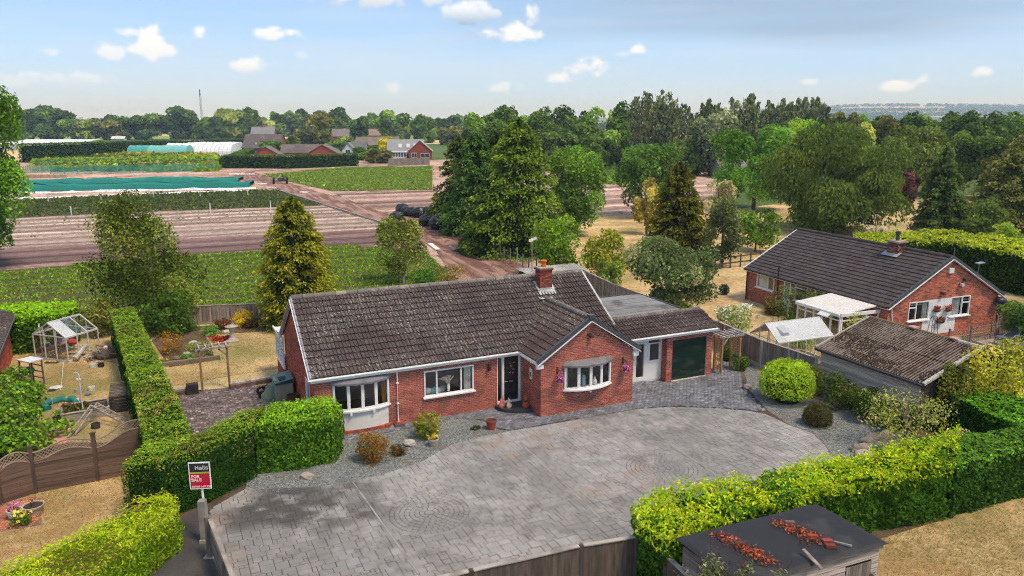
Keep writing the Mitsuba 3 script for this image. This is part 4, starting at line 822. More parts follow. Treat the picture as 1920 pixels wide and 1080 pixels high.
# windows and doors
bow(BUNG, FW, -8.05, -5.89, .97, 2.10, .20)
q = MB(FW); tt = np.linspace(-1, 1, 15); pol = Polygon([(-6.97 + 1.06 * x, -.20 * (1 - abs(x) ** 2.2) - .03) for x in tt] + [(-5.91, .05), (-8.03, .05)]); q.poly(pol, .16, .905, (.70, .69, .66)); q.build('render_panel', 'painted', BUNG, label='cream rendered panel under the left bow window')
q = MB(FW)
for k in range(10): q.box([-8.03 + k * .214, -.22, .005], [-8.03 + k * .214 + .204, .0, .155], RED[k % 6])
q.build('plinth', 'matte', BUNG); q = MB(FW); q.box([-7.5, -.34, .80], [-7.42, -.2, .9], WHITE).box([-6.6, -.34, .80], [-6.52, -.2, .9], WHITE); q.build('bracket', 'painted', BUNG)
bow(BUNG, WF, 1.10, 3.28, 1.06, 2.10, .25)
q = MB(WF); q.box([2.16, -.32, .86], [2.22, -.02, 1.0], WHITE); q.build('bracket', 'painted', BUNG)
window(BUNG, FW, -4.40, .98, -2.24, 2.08, (-3.86, -2.80))
window(BUNG, lgF, D_ - 1.75, .95, D_ - .95, 1.95)
q = MB(FW); q.box([-1.17, .02, .15], [-1.12, .14, 2.3], WHITE).box([-.92, .02, .15], [-.83, .14, 2.3], WHITE).box([-.16, .02, .15], [-.06, .14, 2.3], WHITE).box([-1.12, .02, 2.2], [-.06, .14, 2.32], WHITE).box([-1.12, .0, .15], [-.06, .14, .24], WHITE); kd = q.build('front_door', 'painted', BUNG, label='black front door in a white frame')
q = MB(FW); q.box([-.83, .06, .24], [-.16, .10, 2.2], (.012, .012, .013)).box([-.73, .045, .35], [-.54, .06, .95], (.016, .016, .017)).box([-.45, .045, .35], [-.26, .06, .95], (.016, .016, .017)); q.build('leaf', 'painted', kd)
q = MB(FW); q.add([[-.70, .054, 1.25], [-.29, .054, 1.25], [-.29, .054, 2.05], [-.70, .054, 2.05]], [[0, 1, 2, 3]], (.5, .5, .5)); q.build('glazing', 'glass', kd)
q = MB(FW)
for cx_, cz in ((-.58, 1.85), (-.40, 1.88), (-.52, 1.72), (-.42, 1.58), (-.58, 1.45), (-.44, 1.42)): q.tube([[cx_, .052, cz], [cx_ + .05, .052, cz + .05], [cx_ + .08, .052, cz - .01]], .008, (.55, .55, .55), 5)
q.build('leaded_pattern', 'metal', kd); q = MB(FW); q.box([-.59, .04, 1.06], [-.40, .06, 1.10], (.5, .5, .5)).tube([[-.78, .04, 1.1], [-.78, .02, 1.1], [-.66, .02, 1.1]], .012, (.6, .6, .6), 6); q.build('handle', 'metal', kd)
q = MB(FW); q.add([[-1.12, .06, .24], [-.92, .06, .24], [-.92, .06, 2.2], [-1.12, .06, 2.2]], [[0, 1, 2, 3]], (.5, .5, .5)); q.build('sidelight', 'glass', kd)
q = MB(HF); an = np.linspace(math.pi, 1.5 * math.pi + .0, 9)
q.poly(Polygon([(-.02, -.01), (-1.22, -.01)] + [(-.02 + 1.30 * math.cos(x), -.12 + 1.02 * math.sin(x)) for x in an]), .0, .155, (.05, .052, .058)); q.build('doorstep', 'matte', BUNG)
# porch between wing and garage
PF = FR(HF.w([0, .0, 0]), HF.x, HF.y); q = MB(PF)
q.box([4.5, .05, 0], [7.25, .12, .10], WHITE)
for x0_, x1_ in ((5.36, 5.45), (5.63, 5.72), (6.38, 6.5), (7.16, 7.25)): q.box([x0_, .0, .10], [x1_, .12, 2.06], WHITE)
q.box([4.5, .0, 2.06], [7.25, .12, 2.14], WHITE).box([4.5, .0, 2.30], [7.25, .12, 2.40], WHITE).box([5.34, .01, 2.14], [5.42, .11, 2.30], WHITE).box([6.50, .03, .10], [7.16, .09, 1.02], WHITE); kp = q.build('porch', 'painted', BUNG, label='white glazed side porch between the wing and the garage')
q = MB(PF); q.box([5.72, .0, .12], [5.85, .09, 2.04], WHITE).box([6.26, .0, .12], [6.38, .09, 2.04], WHITE).box([5.85, .0, .12], [6.26, .09, .30], WHITE).box([5.85, .0, 1.90], [6.26, .09, 2.04], WHITE); q.tube([[5.79, -.01, 1.05], [5.79, -.05, 1.05], [5.90, -.05, 1.05]], .013, (.7, .7, .7), 6); q.build('door', 'painted', kp)
for a0, b0, a1, b1 in ((5.85, .30, 6.26, 1.90), (6.50, 1.02, 7.16, 2.06), (4.5, 2.14, 5.34, 2.30), (5.42, 2.14, 7.2, 2.30), (4.5, .1, 5.36, 2.06)):
    q = MB(PF); q.add([[a0, .05, b0], [a1, .05, b0], [a1, .05, b1], [a0, .05, b1]], [[0, 1, 2, 3]], (.5, .5, .5)); q.build('pane', 'glass', kp)
q = MB(PF); q.box([6.50, -.01, 1.0], [7.16, .02, 1.06], WHITE).box([6.5, -.005, 1.84], [7.16, .02, 1.9], WHITE); q.box([6.5, -.005, 1.0], [6.58, .02, 1.9], WHITE).box([7.08, -.005, 1.0], [7.16, .02, 1.9], WHITE); q.build('casement', 'painted', kp)
q = MB(HF); q.box([4.5, .2, .0], [7.2, 5.8, .03], (.3, .29, .28)).box([4.5, 3.0, 0], [7.2, 3.1, 2.45], (.4, .4, .4)).box([7.2, .2, 0], [7.3, 5.8, 2.45], (.42, .4, .38)).box([4.76, .3, 2.45], [9.8, 5.8, 2.5], (.5, .5, .5)); q.build('porch_inside', 'matte', BUNG)
q = MB(GF); GREEN = np.array([.005, .022, .015])
for k in range(26): q.box([.31, .06, .03 + k * .076], [2.30, .10 - .012, .03 + k * .076 + .070], GREEN * (1 + .06 * math.sin(k * 2.3)))
q.box([.31, .075, .02], [2.30, .11, 2.0], GREEN * .7); kg = q.build('garage_door', 'painted', BUNG, label='dark green roller garage door')
q = MB(GF); q.box([.30, -.05, 0], [2.32, .12, .035], (.5, .46, .42)); q.build('threshold', 'matte', kg)
q = MB(GF); q.box([2.02, .045, .30], [2.22, .06, .34], (.3, .3, .3)); q.build('lock_plate', 'metal', kg)
# chimney
q = MB(HF); cx0, cx1, cy0, cy1 = 2.16, 2.78, 2.58, 3.08
q.box([cx0 + .02, cy0 + .02, 3.9], [cx1 - .02, cy1 - .02, 5.22], (.32, .26, .22)); kc = q.build('chimney', 'matte', BUNG)
rng = np.random.default_rng(68); q = MB(HF)
for j in range(19):
    z = 3.92 + j * .0685 * 1.0
    off = (.107 if j % 2 else 0)
    for fx0, fx1, vert in ((cx0, cx1, 0), (cy0, cy1, 1)):
        e = fx0 - off
        while e < fx1 - .01:
            a0, a1 = max(e, fx0), min(e + .205, fx1); e += .2145
            if a1 - a0 < .03: continue
            c3 = [lin(150, 76, 58), lin(128, 62, 50), lin(112, 58, 50), lin(160, 92, 70)][rng.integers(4)]
            if vert: q.box([cx0 - .004, a0, z], [cx0 + .03, a1, z + .06], c3 * .9).box([cx1 - .03, a0, z], [cx1 + .004, a1, z + .06], c3)
            else: q.box([a0, cy0 - .006, z], [a1, cy0 + .03, z + .06], c3).box([a0, cy1 - .03, z], [a1, cy1 + .006, z + .06], c3)
labels[q.build('brick', 'matte', kc)] = {'kind': 'stuff'}
q = MB(HF); q.box([cx0 - .05, cy0 - .05, 5.21], [cx1 + .05, cy1 + .05, 5.29], lin(120, 66, 52)).box([cx0 - .02, cy0 - .02, 5.29], [cx1 + .02, cy1 + .02, 5.34], (.34, .33, .31)); q.build('cap', 'matte', kc)
q = MB(HF); q.lathe([(.0, 5.66), (.10, 5.66), (.15, 5.64), (.15, 5.58), (.115, 5.54), (.12, 5.34)], (cx0 * .5 + cx1 * .5, cy0 * .5 + cy1 * .5, 0), lin(214, 100, 48)); q.build('chimney_pot', 'matte', kc)
zr = lambda v: EZ + (v + .15) * rise / run
q = MB(HF); f0 = cy0 - .26
q.add([[cx0 - .12, f0, zr(f0) + .075], [cx1 + .12, f0, zr(f0) + .075], [cx1 + .12, cy0 - .01, zr(cy0) + .085], [cx0 - .12, cy0 - .01, zr(cy0) + .085]], [[0, 1, 2, 3]], (.5, .5, .52)).add([[cx0, cy0 - .012, zr(cy0) + .08], [cx1, cy0 - .012, zr(cy0) + .08], [cx1, cy0 - .012, zr(cy0) + .17], [cx0, cy0 - .012, zr(cy0) + .17]], [[0, 1, 2, 3]], (.5, .5, .52))
q.bar([cx1 + .06, cy0 - .05, zr(cy0) + .08], [cx1 + .06, cy1, zr(cy1) + .08], .14, .02, (.5, .5, .52)).bar([cx0 - .06, cy0 - .05, zr(cy0) + .08], [cx0 - .06, cy1, zr(cy1) + .08], .14, .02, (.5, .5, .52)); q.build('lead_flashing', 'matte', kc)
q = MB(HF); v0 = 2.25; q.bar([w_ / 2 - .3, v0 - .12, zr(v0 - .12) + .09], [w_ / 2 + .3, v0 - .12, zr(v0 - .12) + .09], .3, .03, (.5, .5, .5)); q.build('valley_lead', 'matte', BUNG)
# garden room behind the left gable
q = MB(HF); X0, X1, Y0, Y1 = -8.9, -6.2, 6.55, 8.75
q.box([X0, D_, 0], [X0 + .12, Y1, .82], RED[1]).box([X0 + .12, Y1 - .12, 0], [X1, Y1, .82], RED[1]); kr = q.build('garden_room', 'matte', BUNG, label='white framed garden room behind the left gable')
q = MB(HF); q.box([X0 - .03, D_ - .4, .82], [X0 + .06, Y1 + .02, .95], WHITE).box([X0 - .02, D_ - .4, 2.12], [X0 + .06, Y1 + .02, 2.3], WHITE).box([X0 + .06, Y1 - .06, .82], [X1, Y1 + .02, .92], WHITE).box([X0 + .06, Y1 - .06, 2.12], [X1, Y1 + .02, 2.3], WHITE)
for y_ in np.linspace(D_ - .35, Y1 - .07, 5): q.box([X0 - .03, y_, .95], [X0 + .055, y_ + .10, 2.12], WHITE)
for x_ in np.linspace(X0 + .06, X1 - .07, 5): q.box([x_, Y1 - .06, .92], [x_ + .07, Y1, 2.12], WHITE)
q.build('frame', 'painted', kr)
q = MB(HF); q.add([[X0 + .02, D_ - .35, .95], [X0 + .02, Y1, .95], [X0 + .02, Y1, 2.12], [X0 + .02, D_ - .35, 2.12]], [[0, 1, 2, 3]], (.5, .5, .5)).add([[X0, Y1 - .03, .95], [X1, Y1 - .03, .95], [X1, Y1 - .03, 2.12], [X0, Y1 - .03, 2.12]], [[0, 1, 2, 3]], (.5, .5, .5)); q.build('pane', 'glass', kr)
q = MB(HF); q.add([[X0 - .1, Y1 + .1, 2.28], [X1, Y1 + .1, 2.28], [X1, D_ - .1, 2.5], [X0 - .1, D_ - .1, 2.5]], [[0, 1, 2, 3]], (.7, .7, .7)).box([X0 - .12, D_ - .15, 2.27], [X0 - .05, Y1 + .1, 2.36], WHITE); q.build('roof', 'painted', kr)
# small fittings of the walls
q = MB(WF); q.box([2.14, -.10, 3.24], [2.30, -.01, 3.34], (.03, .03, .03)).box([2.20, -.22, 3.18], [2.34, -.08, 3.28], (.05, .05, .05)); q.build('flood_light', 'painted', BUNG)
q = MB(FW); q.box([-1.60, -.1, 1.72], [-1.54, -.012, 2.0], (.03, .025, .02)).lathe([(.0, 1.98), (.06, 1.94), (.05, 1.78), (.02, 1.74)], (-1.57, -.16, 0), (.04, .03, .03), 8); q.build('wall_lantern', 'painted', BUNG)
q = MB(FR(HF.w([0, 0, 0]), -HF.y, HF.x)); q.box([.82, -.05, 1.42], [1.02, -.012, 1.86], (.72, .70, .58)).box([.86, -.06, 1.80], [.98, -.05, 1.90], (.72, .7, .58)).box([.87, -.06, 1.52], [.91, -.05, 1.72], (.1, .1, .1)).box([.94, -.06, 1.52], [.98, -.05, 1.72], (.1, .1, .1)); q.build('house_plaque', 'painted', BUNG)
# things seen through the windows
def curtain(fr, x0, x1, z0, z1, y, col, label):
    key = thing('curtain', label, 'curtain'); mb = MB(fr); n = 24; x = np.linspace(x0, x1, n); yy = y + .035 * np.sin(np.arange(n) * 1.7)
    v = np.array([[a, b, z] for z in (z0, z1) for a, b in zip(x, yy)]); mb.add(v, [[i, i + 1, n + i + 1, n + i] for i in range(n - 1)], col); scene[key] = paint(mb.mesh()[:2], 'matte', color=mb.mesh()[2])
curtain(FW, -2.62, -2.30, 1.0, 2.12, .14, (.6, .62, .58), 'pale curtain at the right of the wide front window')
curtain(FW, -6.12, -5.94, .95, 2.12, .14, (.55, .3, .05), 'mustard yellow curtain in the left bow window')
curtain(WF, 1.18, 1.32, 1.1, 2.12, .12, (.6, .6, .56), 'pale curtain at the left side of the wing bow window')
def vase():
    key = thing('vase', 'white vase of dried grasses on the sill of the wide front window', 'vase'); mb = MB(FW); x = -3.30
    mb.lathe([(0, 1.05), (.055, 1.05), (.07, 1.2), (.05, 1.33), (.06, 1.36)], (x, .14, 0), (.75, .74, .7), 12); mb.build('pot', 'painted', key); rng = np.random.default_rng(5); mb = MB(FW)
    for _ in range(26): a = rng.normal(0, .16, 2); mb.tube([[x, .14, 1.3], [x + a[0] * .5, .14 + a[1] * .2, 1.5], [x + a[0] * 1.3, .14 + a[1] * .4, 1.72 - abs(a[0]) * .3]], [.008, .012, .016], (.55, .5, .46), 4)
    mb.build('grass', 'matte', key)
    key = thing('cushion', 'teal and white patterned cushions heaped behind the wide front window', 'cushion', kind='stuff'); mb = MB(FW)
    for k, x in enumerate(np.linspace(-4.25, -3.5, 6)): mb.ball((x, .40, 1.02 + .04 * (k % 2)), (.17, .10, .16), [(.10, .30, .32), (.6, .62, .6), (.18, .36, .36)][k % 3], 2, .1, k)
    scene[key] = paint(mb.mesh()[:2], 'matte', smooth=True, color=mb.mesh()[2])
    key = thing('ornament', 'white ornament on the sill of the wing bow window', 'ornament'); mb = MB(WF); mb.lathe([(0, 1.1), (.10, 1.1), (.11, 1.22), (.06, 1.32), (.05, 1.38), (0, 1.45)], (2.55, .0, 0), (.75, .75, .73), 12); scene[key] = paint(mb.mesh()[:2], 'painted', color=mb.mesh()[2])
    key = thing('ornament', 'pale blue jar standing in the wing bow window', 'jar'); mb = MB(WF); mb.lathe([(0, 1.1), (.09, 1.1), (.09, 1.5), (.05, 1.55), (0, 1.56)], (2.02, .02, 0), (.2, .42, .5), 12); scene[key] = paint(mb.mesh()[:2], 'painted', color=mb.mesh()[2])
vase()
# ================================================================ the second bungalow and other buildings near by
A2, B2, Q2 = np.array([-.35621, .934406, 0]), np.array([.934406, .35621, 0]), np.array([20.288, 40.216, 0])
F2 = FR(Q2, A2, B2)                                   # x along the long wall, y across (mirrored): use the two wall frames below
BUN2 = thing('bungalow', 'orange brick bungalow with smooth dark brown roof beyond the right fence', 'house')
L2, W2 = 11.9, 8.3
GW = FR(Q2, B2, A2)                                   # gable wall, s = across
wall(BUN2, GW, Polygon([(0, 0), (W2, 0), (W2, 2.1), (W2 / 2, 4.5), (0, 2.1)]), [(1.43, 1.22, 2.95, 2.28), (4.54, 1.22, 6.03, 2.33)], ORANGE, 'orange_brick', 0, seed=71)
LW = FR(Q2 + A2 * L2, -A2, B2)                        # long wall, s runs towards the camera
wall(BUN2, LW, sbox(0, 0, L2, 2.1), [(L2 - 10.87, 1.12, L2 - 9.14, 2.08), (L2 - 8.26, .1, L2 - 7.6, 2.08), (L2 - 7.2, 1.0, L2 - 6.08, 2.08), (L2 - 5.45, 1.2, L2 - 4.2, 2.08)], RED, 'red_brick', 0, seed=72)
q = MB(GW); q.box([0, L2 - .1, 0], [W2, L2, 2.1], ORANGE[0]).box([W2 - .1, .1, 0], [W2, L2 - .1, 2.1], ORANGE[0]).poly(Polygon([(0, 2.1), (W2, 2.1), (W2 / 2, 4.5)]), L2 - .1, L2, ORANGE[1], WALL_AX); q.build('rear_wall', 'matte', BUN2)
q = MB(GW); q.box([.1, .1, .02], [W2 - .1, L2 - .1, .06], (.2, .18, .15)).box([.1, 3.6, .06], [W2 - .1, 3.7, 2.1], (.45, .42, .4)).box([3.6, .1, .06], [3.7, L2 - .1, 2.05], (.45, .42, .4)).box([.1, .1, 2.06], [W2 - .1, L2 - .1, 2.09], (.5, .5, .48)); q.build('interior', 'matte', BUN2)
TILE2 = [np.array(c_) for c_ in ((.070, .058, .060), (.078, .064, .064), (.062, .052, .055), (.084, .070, .070))]
r2, e2, z2r = W2 / 2 + .18, 2.15, 4.62
def roof2():
    s = math.hypot(r2, z2r - e2); g = s / 16
    roof(BUN2, Q2 + A2 * (L2 + .15) - B2 * .18 + [0, 0, e2], -A2, B2 * r2 + np.array([0, 0, z2r - e2]), L2 + .3, 16, 'flat_tile', TILE2, g, .33, 300, 73, bsdf='matte')
    roof(BUN2, Q2 - A2 * .15 + B2 * (W2 + .18) + [0, 0, e2], A2, -B2 * r2 + np.array([0, 0, z2r - e2]), L2 + .3, 16, 'flat_tile', TILE2, g, .33, 0, 74, bsdf='matte')
roof2(); ridge(BUN2, Q2 + A2 * (L2 + .16) + B2 * W2 / 2 + [0, 0, z2r + .05], Q2 - A2 * .16 + B2 * W2 / 2 + [0, 0, z2r + .05], (.075, .062, .062), 26, .12, 'matte')
q = MB(GW); pk = np.array([W2 / 2, -.16, z2r - .09])
for x in (-.2, W2 + .2): q = MB(GW); q.bar([x, -.16, e2 - .10], pk, .03, .20, WHITE, upv=(0, 1, 0)); q.build('bargeboard', 'painted', BUN2)
q = MB(GW)
for x in (-.22, W2 + .22):
    a = np.array([x, -.17, e2 + .05]); e = pk + [0, -.01, .13]
    for k in range(16): q.bar(a + (e - a) * (k + .01) / 16, a + (e - a) * (k + .97) / 16, .15, .09, (.06, .066, .078), upv=(0, 1, 0))
q.build('dry_verge', 'painted', BUN2); q = MB(FR(Q2 + A2 * L2, -A2, B2)); q.bar([-.18, -.2, e2 + .05], [-.18, r2 - .18, z2r + .02], .05, .08, WHITE, upv=(1, 0, 0)); q.build('verge', 'painted', BUN2)
gutter(BUN2, LW, -.1, L2 + .1, -.19, 2.16, WHITE, .14); q = MB(LW); q.box([-.1, -.31, 2.09], [L2 + .1, -.22, 2.165], (.02, .02, .02)); q.build('gutter_front', 'painted', BUN2, label='black gutter along the long wall')
for s_, z_ in ((.05, 2.1), (L2 - 8.75, 2.9)):
    q = MB(LW); q.tube([[s_ + .05, -.12, z_], [s_ + .05, -.10, 0.02]], .045, (.02, .02, .02), 8); q.build('downpipe', 'painted', BUN2)
window(BUN2, LW, L2 - 10.87, 1.12, L2 - 9.14, 2.08, (L2 - 9.75,)); window(BUN2, LW, L2 - 7.2, 1.0, L2 - 6.08, 2.08, (), ((L2 - 7.2, L2 - 6.08, 1.8),)); window(BUN2, LW, L2 - 5.45, 1.2, L2 - 4.2, 2.08, (L2 - 4.8,), ((L2 - 5.45, L2 - 4.8, 1.85),))
window(BUN2, GW, 1.43, 1.22, 2.95, 2.28, (1.98,), ((1.43, 1.98, 1.95),)); window(BUN2, GW, 4.54, 1.22, 6.03, 2.33, (5.42,), ((5.42, 6.03, 1.95),))
q = MB(LW); q.box([L2 - 8.26, .0, .1], [L2 - 8.16, .1, 2.08], WHITE).box([L2 - 7.7, .0, .1], [L2 - 7.6, .1, 2.08], WHITE).box([L2 - 8.16, .0, .1], [L2 - 7.7, .1, .9], WHITE).box([L2 - 8.16, .0, 1.98], [L2 - 7.7, .1, 2.08], WHITE).box([L2 - 8.16, .06, .9], [L2 - 7.7, .07, 1.98], (.25, .28, .28)); q.build('door', 'painted', BUN2)
q = MB(GW); q.poly(sbox(2.95, .45, 4.54, 2.30).union(sbox(2.54, .30, 5.03, 1.16)), -.03, -.012, (.76, .76, .75), WALL_AX); q.build('render_panel', 'painted', BUN2, label='white rendered panel between the gable windows')
q = MB(GW); q.box([4.02, -.14, 3.74], [4.38, -.01, 4.02], (.66, .68, .66)); q.build('alarm_box', 'painted', BUN2)
for x, z in ((3.74, 2.65), (5.06, 3.05), (5.3, 3.3)):
    q = MB(GW); q.box([x - .04, -.10, z - .05], [x + .04, -.01, z + .05], (.04, .04, .04)).box([x - .08, -.24, z - .1], [x + .10, -.09, z + .05], (.05, .05, .06) if z != 3.05 else (.6, .6, .6)); q.build('wall_light', 'painted', BUN2)
q = MB(GW); q.tube([[.14, -.1, 2.1], [.22, -.05, 1.7], [.55, -.05, .6]], .03, WHITE, 6); q.build('pipe', 'painted', BUN2)
q = MB(GW); q.tube([[W2 / 2 + .15, -.05, 4.62], [W2 / 2 + .15, -.05, 5.15]], .02, (.3, .3, .3), 5); q.build('stay', 'metal', BUN2)
q = MB(GW); q.tube([[6.0, -.2, 3.3], [6.15, -.2, 3.75], [6.15, -.2, 4.15]], .02, (.3, .3, .3), 5).bar([5.95, -.2, 4.18], [6.45, -.2, 4.22], .25, .05, (.62, .62, .62)); q.build('aerial', 'metal', BUN2)
q = MB(GW); q.box([W2 / 2 - .68, 2.95, 3.9], [W2 / 2 - .10, 3.72, 5.0], lin(96, 66, 54)); kc2 = q.build('chimney', 'matte', BUN2)
rng = np.random.default_rng(75); q = MB(GW)
for j in range(13):
    z = 4.0 + j * .077
    for i in range(4):
        x = W2 / 2 - .68 + i * .165 - (.08 if j % 2 else 0); q.box([max(x, W2 / 2 - .69), 2.94, z], [min(x + .15, W2 / 2 - .09), 2.97, z + .064], [lin(130, 84, 66), lin(96, 60, 50), lin(74, 54, 48), lin(150, 110, 90)][rng.integers(4)])
        y = 2.95 + i * .21 - (.1 if j % 2 else 0); q.box([W2 / 2 - .69, max(y, 2.95), z], [W2 / 2 - .66, min(y + .19, 3.72), z + .064], [lin(130, 84, 66), lin(96, 60, 50), lin(74, 54, 48), lin(150, 110, 90)][rng.integers(4)])
labels[q.build('brick', 'matte', kc2)] = {'kind': 'stuff'}
q = MB(GW); q.box([W2 / 2 - .78, 2.85, 5.0], [W2 / 2, 3.82, 5.10], (.34, .27, .22)); q.build('cap', 'matte', kc2)
q = MB(GW); q.lathe([(.10, 5.1), (.11, 5.1), (.10, 5.45), (.15, 5.5), (.15, 5.62), (.0, 5.68)], (W2 / 2 - .4, 3.3, 0), (.09, .10, .12), 12); q.build('cowl', 'metal', kc2)
q = MB(GW); q.add([[W2 / 2 - .92, 2.75, 4.22], [W2 / 2 - .92, 3.95, 4.22], [W2 / 2 - .55, 3.95, 4.45], [W2 / 2 - .55, 2.75, 4.45]], [[0, 1, 2, 3]], (.34, .34, .37)); q.build('lead_flashing', 'matte', kc2)
for i, (x, z, lab, cols_) in enumerate(((3.40, 1.78, 'red flowers in the left wall basket on the white panel', [lin(190, 30, 50), lin(120, 20, 40)]), (4.25, 1.74, 'pink flowers in the right wall basket under the gable window', [lin(220, 110, 110), lin(190, 60, 60)]), (3.78, 1.12, 'red flowers in the big lowest wall basket', [lin(170, 30, 50), lin(70, 30, 30)]))):
    key = thing('wall_basket', lab, 'flower basket'); rng = np.random.default_rng(80 + i); q = MB(GW); s_ = 1.25 if i == 2 else 1
    q.ball((x, -.16, z - .06), (.23 * s_, .14, .12 * s_), (.10, .065, .04), 2, .15, i); q.build('basket', 'matte', key)
    P = GW.w(np.array([x, -.18, z + .06]) + rng.normal(0, .10, (90, 3)) * [1.3 * s_, .7, .7]); v, f, c = cards(P, sphere(90, rng), .09, tones(cols_ + [lin(60, 80, 30)], 90, rng), rng, .9); scene[full('flower', key)] = paint((v, f), 'leaf', color=c)
def conservatory():
    f = FR(Q2, -A2, B2); key = full('sun_room', BUN2); x0, x1, y0 = -3.85, -.55, -2.75      # x towards the camera, y negative = out from the long wall
    q = MB(f); n = 8
    for i in range(n + 1): a = x0 + (x1 - x0) * i / n; q.bar([a, y0 - .12, 1.84], [a, -.05, 2.14], .03, .075, WHITE)
    q.box([x0, y0 - .15, 1.72], [x1 + .05, y0 - .05, 1.87], WHITE).box([x1, y0, 1.72], [x1 + .08, -.03, 1.9], WHITE).box([x0 - .05, y0, 1.72], [x0 + .03, -.03, 1.9], WHITE).box([x0, y0, .0], [x1, y0 + .1, .55], WHITE).box([x1 - .06, y0 + .1, 0], [x1 + .02, -.03, .55], WHITE)
    for a in np.linspace(x0, x1 - .08, 6): q.box([a, y0, .55], [a + .08, y0 + .08, 1.72], WHITE)
    for b in np.linspace(y0 + .1, -.12, 4): q.box([x1 - .05, b, .55], [x1 + .02, b + .08, 1.72], WHITE)
    q.box([x0 + .08, y0 + .01, 1.45], [x1 - .08, y0 + .07, 1.51], WHITE).box([x1 - .045, y0 + .18, 1.45], [x1 + .01, -.12, 1.51], WHITE)
    m = q.mesh(); scene[key] = paint(m[:2], 'painted', color=m[2]); labels[key] = {'label': 'white sun room with a translucent lean-to roof'}
    q = MB(f)
    for i in range(n):
        a, b = x0 + (x1 - x0) * i / n + .025, x0 + (x1 - x0) * (i + 1) / n - .025; q.add([[a, y0 - .12, 1.875], [b, y0 - .12, 1.875], [b, -.05, 2.17], [a, -.05, 2.17]], [[0, 1, 2, 3]], (.66, .62, .58))
    q.build('roof_sheet', 'painted', key); q = MB(f)
    q.add([[x0, y0 + .04, .55], [x1, y0 + .04, .55], [x1, y0 + .04, 1.72], [x0, y0 + .04, 1.72]], [[0, 1, 2, 3]], (.5, .5, .5)).add([[x1 - .02, y0 + .1, .55], [x1 - .02, -.03, .55], [x1 - .02, -.03, 1.72], [x1 - .02, y0 + .1, 1.72]], [[0, 1, 2, 3]], (.5, .5, .5)); q.build('pane', 'glass', key)
    q = MB(f); q.bar([x1 - .9, y0 - .02, 1.86], [x1 - .9, y0 - .38, 1.62], .75, .04, WHITE); q.build('open_light', 'painted', key)
conservatory()

def pick(seq, i): return seq[i % len(seq)]
def fence_posts(P, h, col, w=.1, cap=None): return [(np.r_[p[:2], 0], h, col, w) for p in P]
def board_fence(name, label, P, h, board=.125, post=(.40, .38, .35), tone=(.20, .165, .135), cat='fence', rail=True, capc=None, gravel_board=.0, seed=0, limit=300, post_h=.06, lap=.012, topcap=True, bay=None, curve=None):
    """Posts at P, panels of upright boards between them, each board its own part."""
    rng = np.random.default_rng(seed); key = thing(name, label, cat); count = 0; rest = MB()
    for p in P:
        q = MB(); q.box([p[0] - .055, p[1] - .055, -.1], [p[0] + .055, p[1] + .055, h + post_h], np.asarray(post) * rng.uniform(.85, 1.15)); q.build('post', 'wood_v', key)
    for a, b in zip(P, P[1:]):
        a, b = np.r_[a[:2], 0], np.r_[b[:2], 0]; L = np.linalg.norm(b - a); f = FR(a, b - a); n = max(1, int((L - .12) / board)); bw = (L - .12) / n
        if gravel_board: q = MB(f); q.box([.06, -.025, 0], [L - .06, .025, gravel_board], np.asarray(post) * .9); q.build('gravel_board', 'matte', key)
        if rail:
            q = MB(f)
            for z in (h * .25 + gravel_board, h * .8): q.box([.06, .02, z], [L - .06, .06, z + .07], np.asarray(tone) * .9)
            if topcap: q.box([.06, -.055, h - .005], [L - .06, .075, h + .03], capc or np.asarray(tone) * 1.35)
            q.build('rail', 'wood_h', key)
        for k in range(n):
            q = MB(f); x = .06 + k * bw; t = lap * (k % 2); q.box([x, -.022 - t, gravel_board + .01], [x + bw * (.985 if not lap else 1.08), .0 - t, h - .006 - .008 * rng.random()], np.asarray(tone) * np.exp(rng.normal(0, .2)) * np.exp(rng.normal(0, .03, 3)))
            if count < limit: q.build('board', 'wood_v', key)
            else: rest.v += q.v; rest.f += [x_ + rest.n for x_ in q.f]; rest.c += q.c; rest.n += q.n
            count += 1
    if rest.n: labels[rest.build('boarding', 'wood_v', key)] = {'kind': 'stuff'}
    return key
tops = [S(x, y, 1.42) for x, y in ((1098, 509), (1109, 514), (1132, 524.5), (1157, 536), (1186, 547), (1216, 559), (1247, 570), (1280, 581), (1314, 592), (1348, 604), (1388, 621), (1430, 639), (1480, 655), (1531, 672))]
board_fence('fence', 'long grey board fence with concrete posts behind the garage and trellis arch', tops, 1.42, .145, (.44, .42, .38), (.26, .215, .175), gravel_board=.22, seed=81)
bk = [np.array(p) for p in ((-21.9, 42.9), (-20.4, 43.9), (-18.9, 44.6), (-17.1, 44.9), (-15.3, 45.15), (-13.5, 45.4), (-11.7, 45.7), (-9.9, 46.1))]
board_fence('fence', 'grey board fence across the end of the back garden behind the yellow shrub', bk, 1.15, .11, (.36, .32, .27), (.30, .25, .20), gravel_board=.18, seed=82, limit=110)
def palings(name, label, a, b, h, seed, cat='fence', caps=True, extra_posts=()):
    return board_fence(name, label, [a, *extra_posts, b], h, .105, (.10, .085, .07), (.125, .10, .078), seed=seed, capc=(.42, .38, .33), post_h=.05, lap=.0)
palings('fence', 'weathered brown board fence along the bottom of the driveway', np.array([-3.6, 15.8]), np.array([3.38, 18.42]), 1.2, 83, extra_posts=(np.array([-1.0, 16.83]), np.array([1.79, 17.96])))
palings('fence', 'short brown board fence beside the felt roofed shed, turning from the driveway fence', np.array([3.55, 18.36]), np.array([4.75, 15.3]), 1.2, 84)
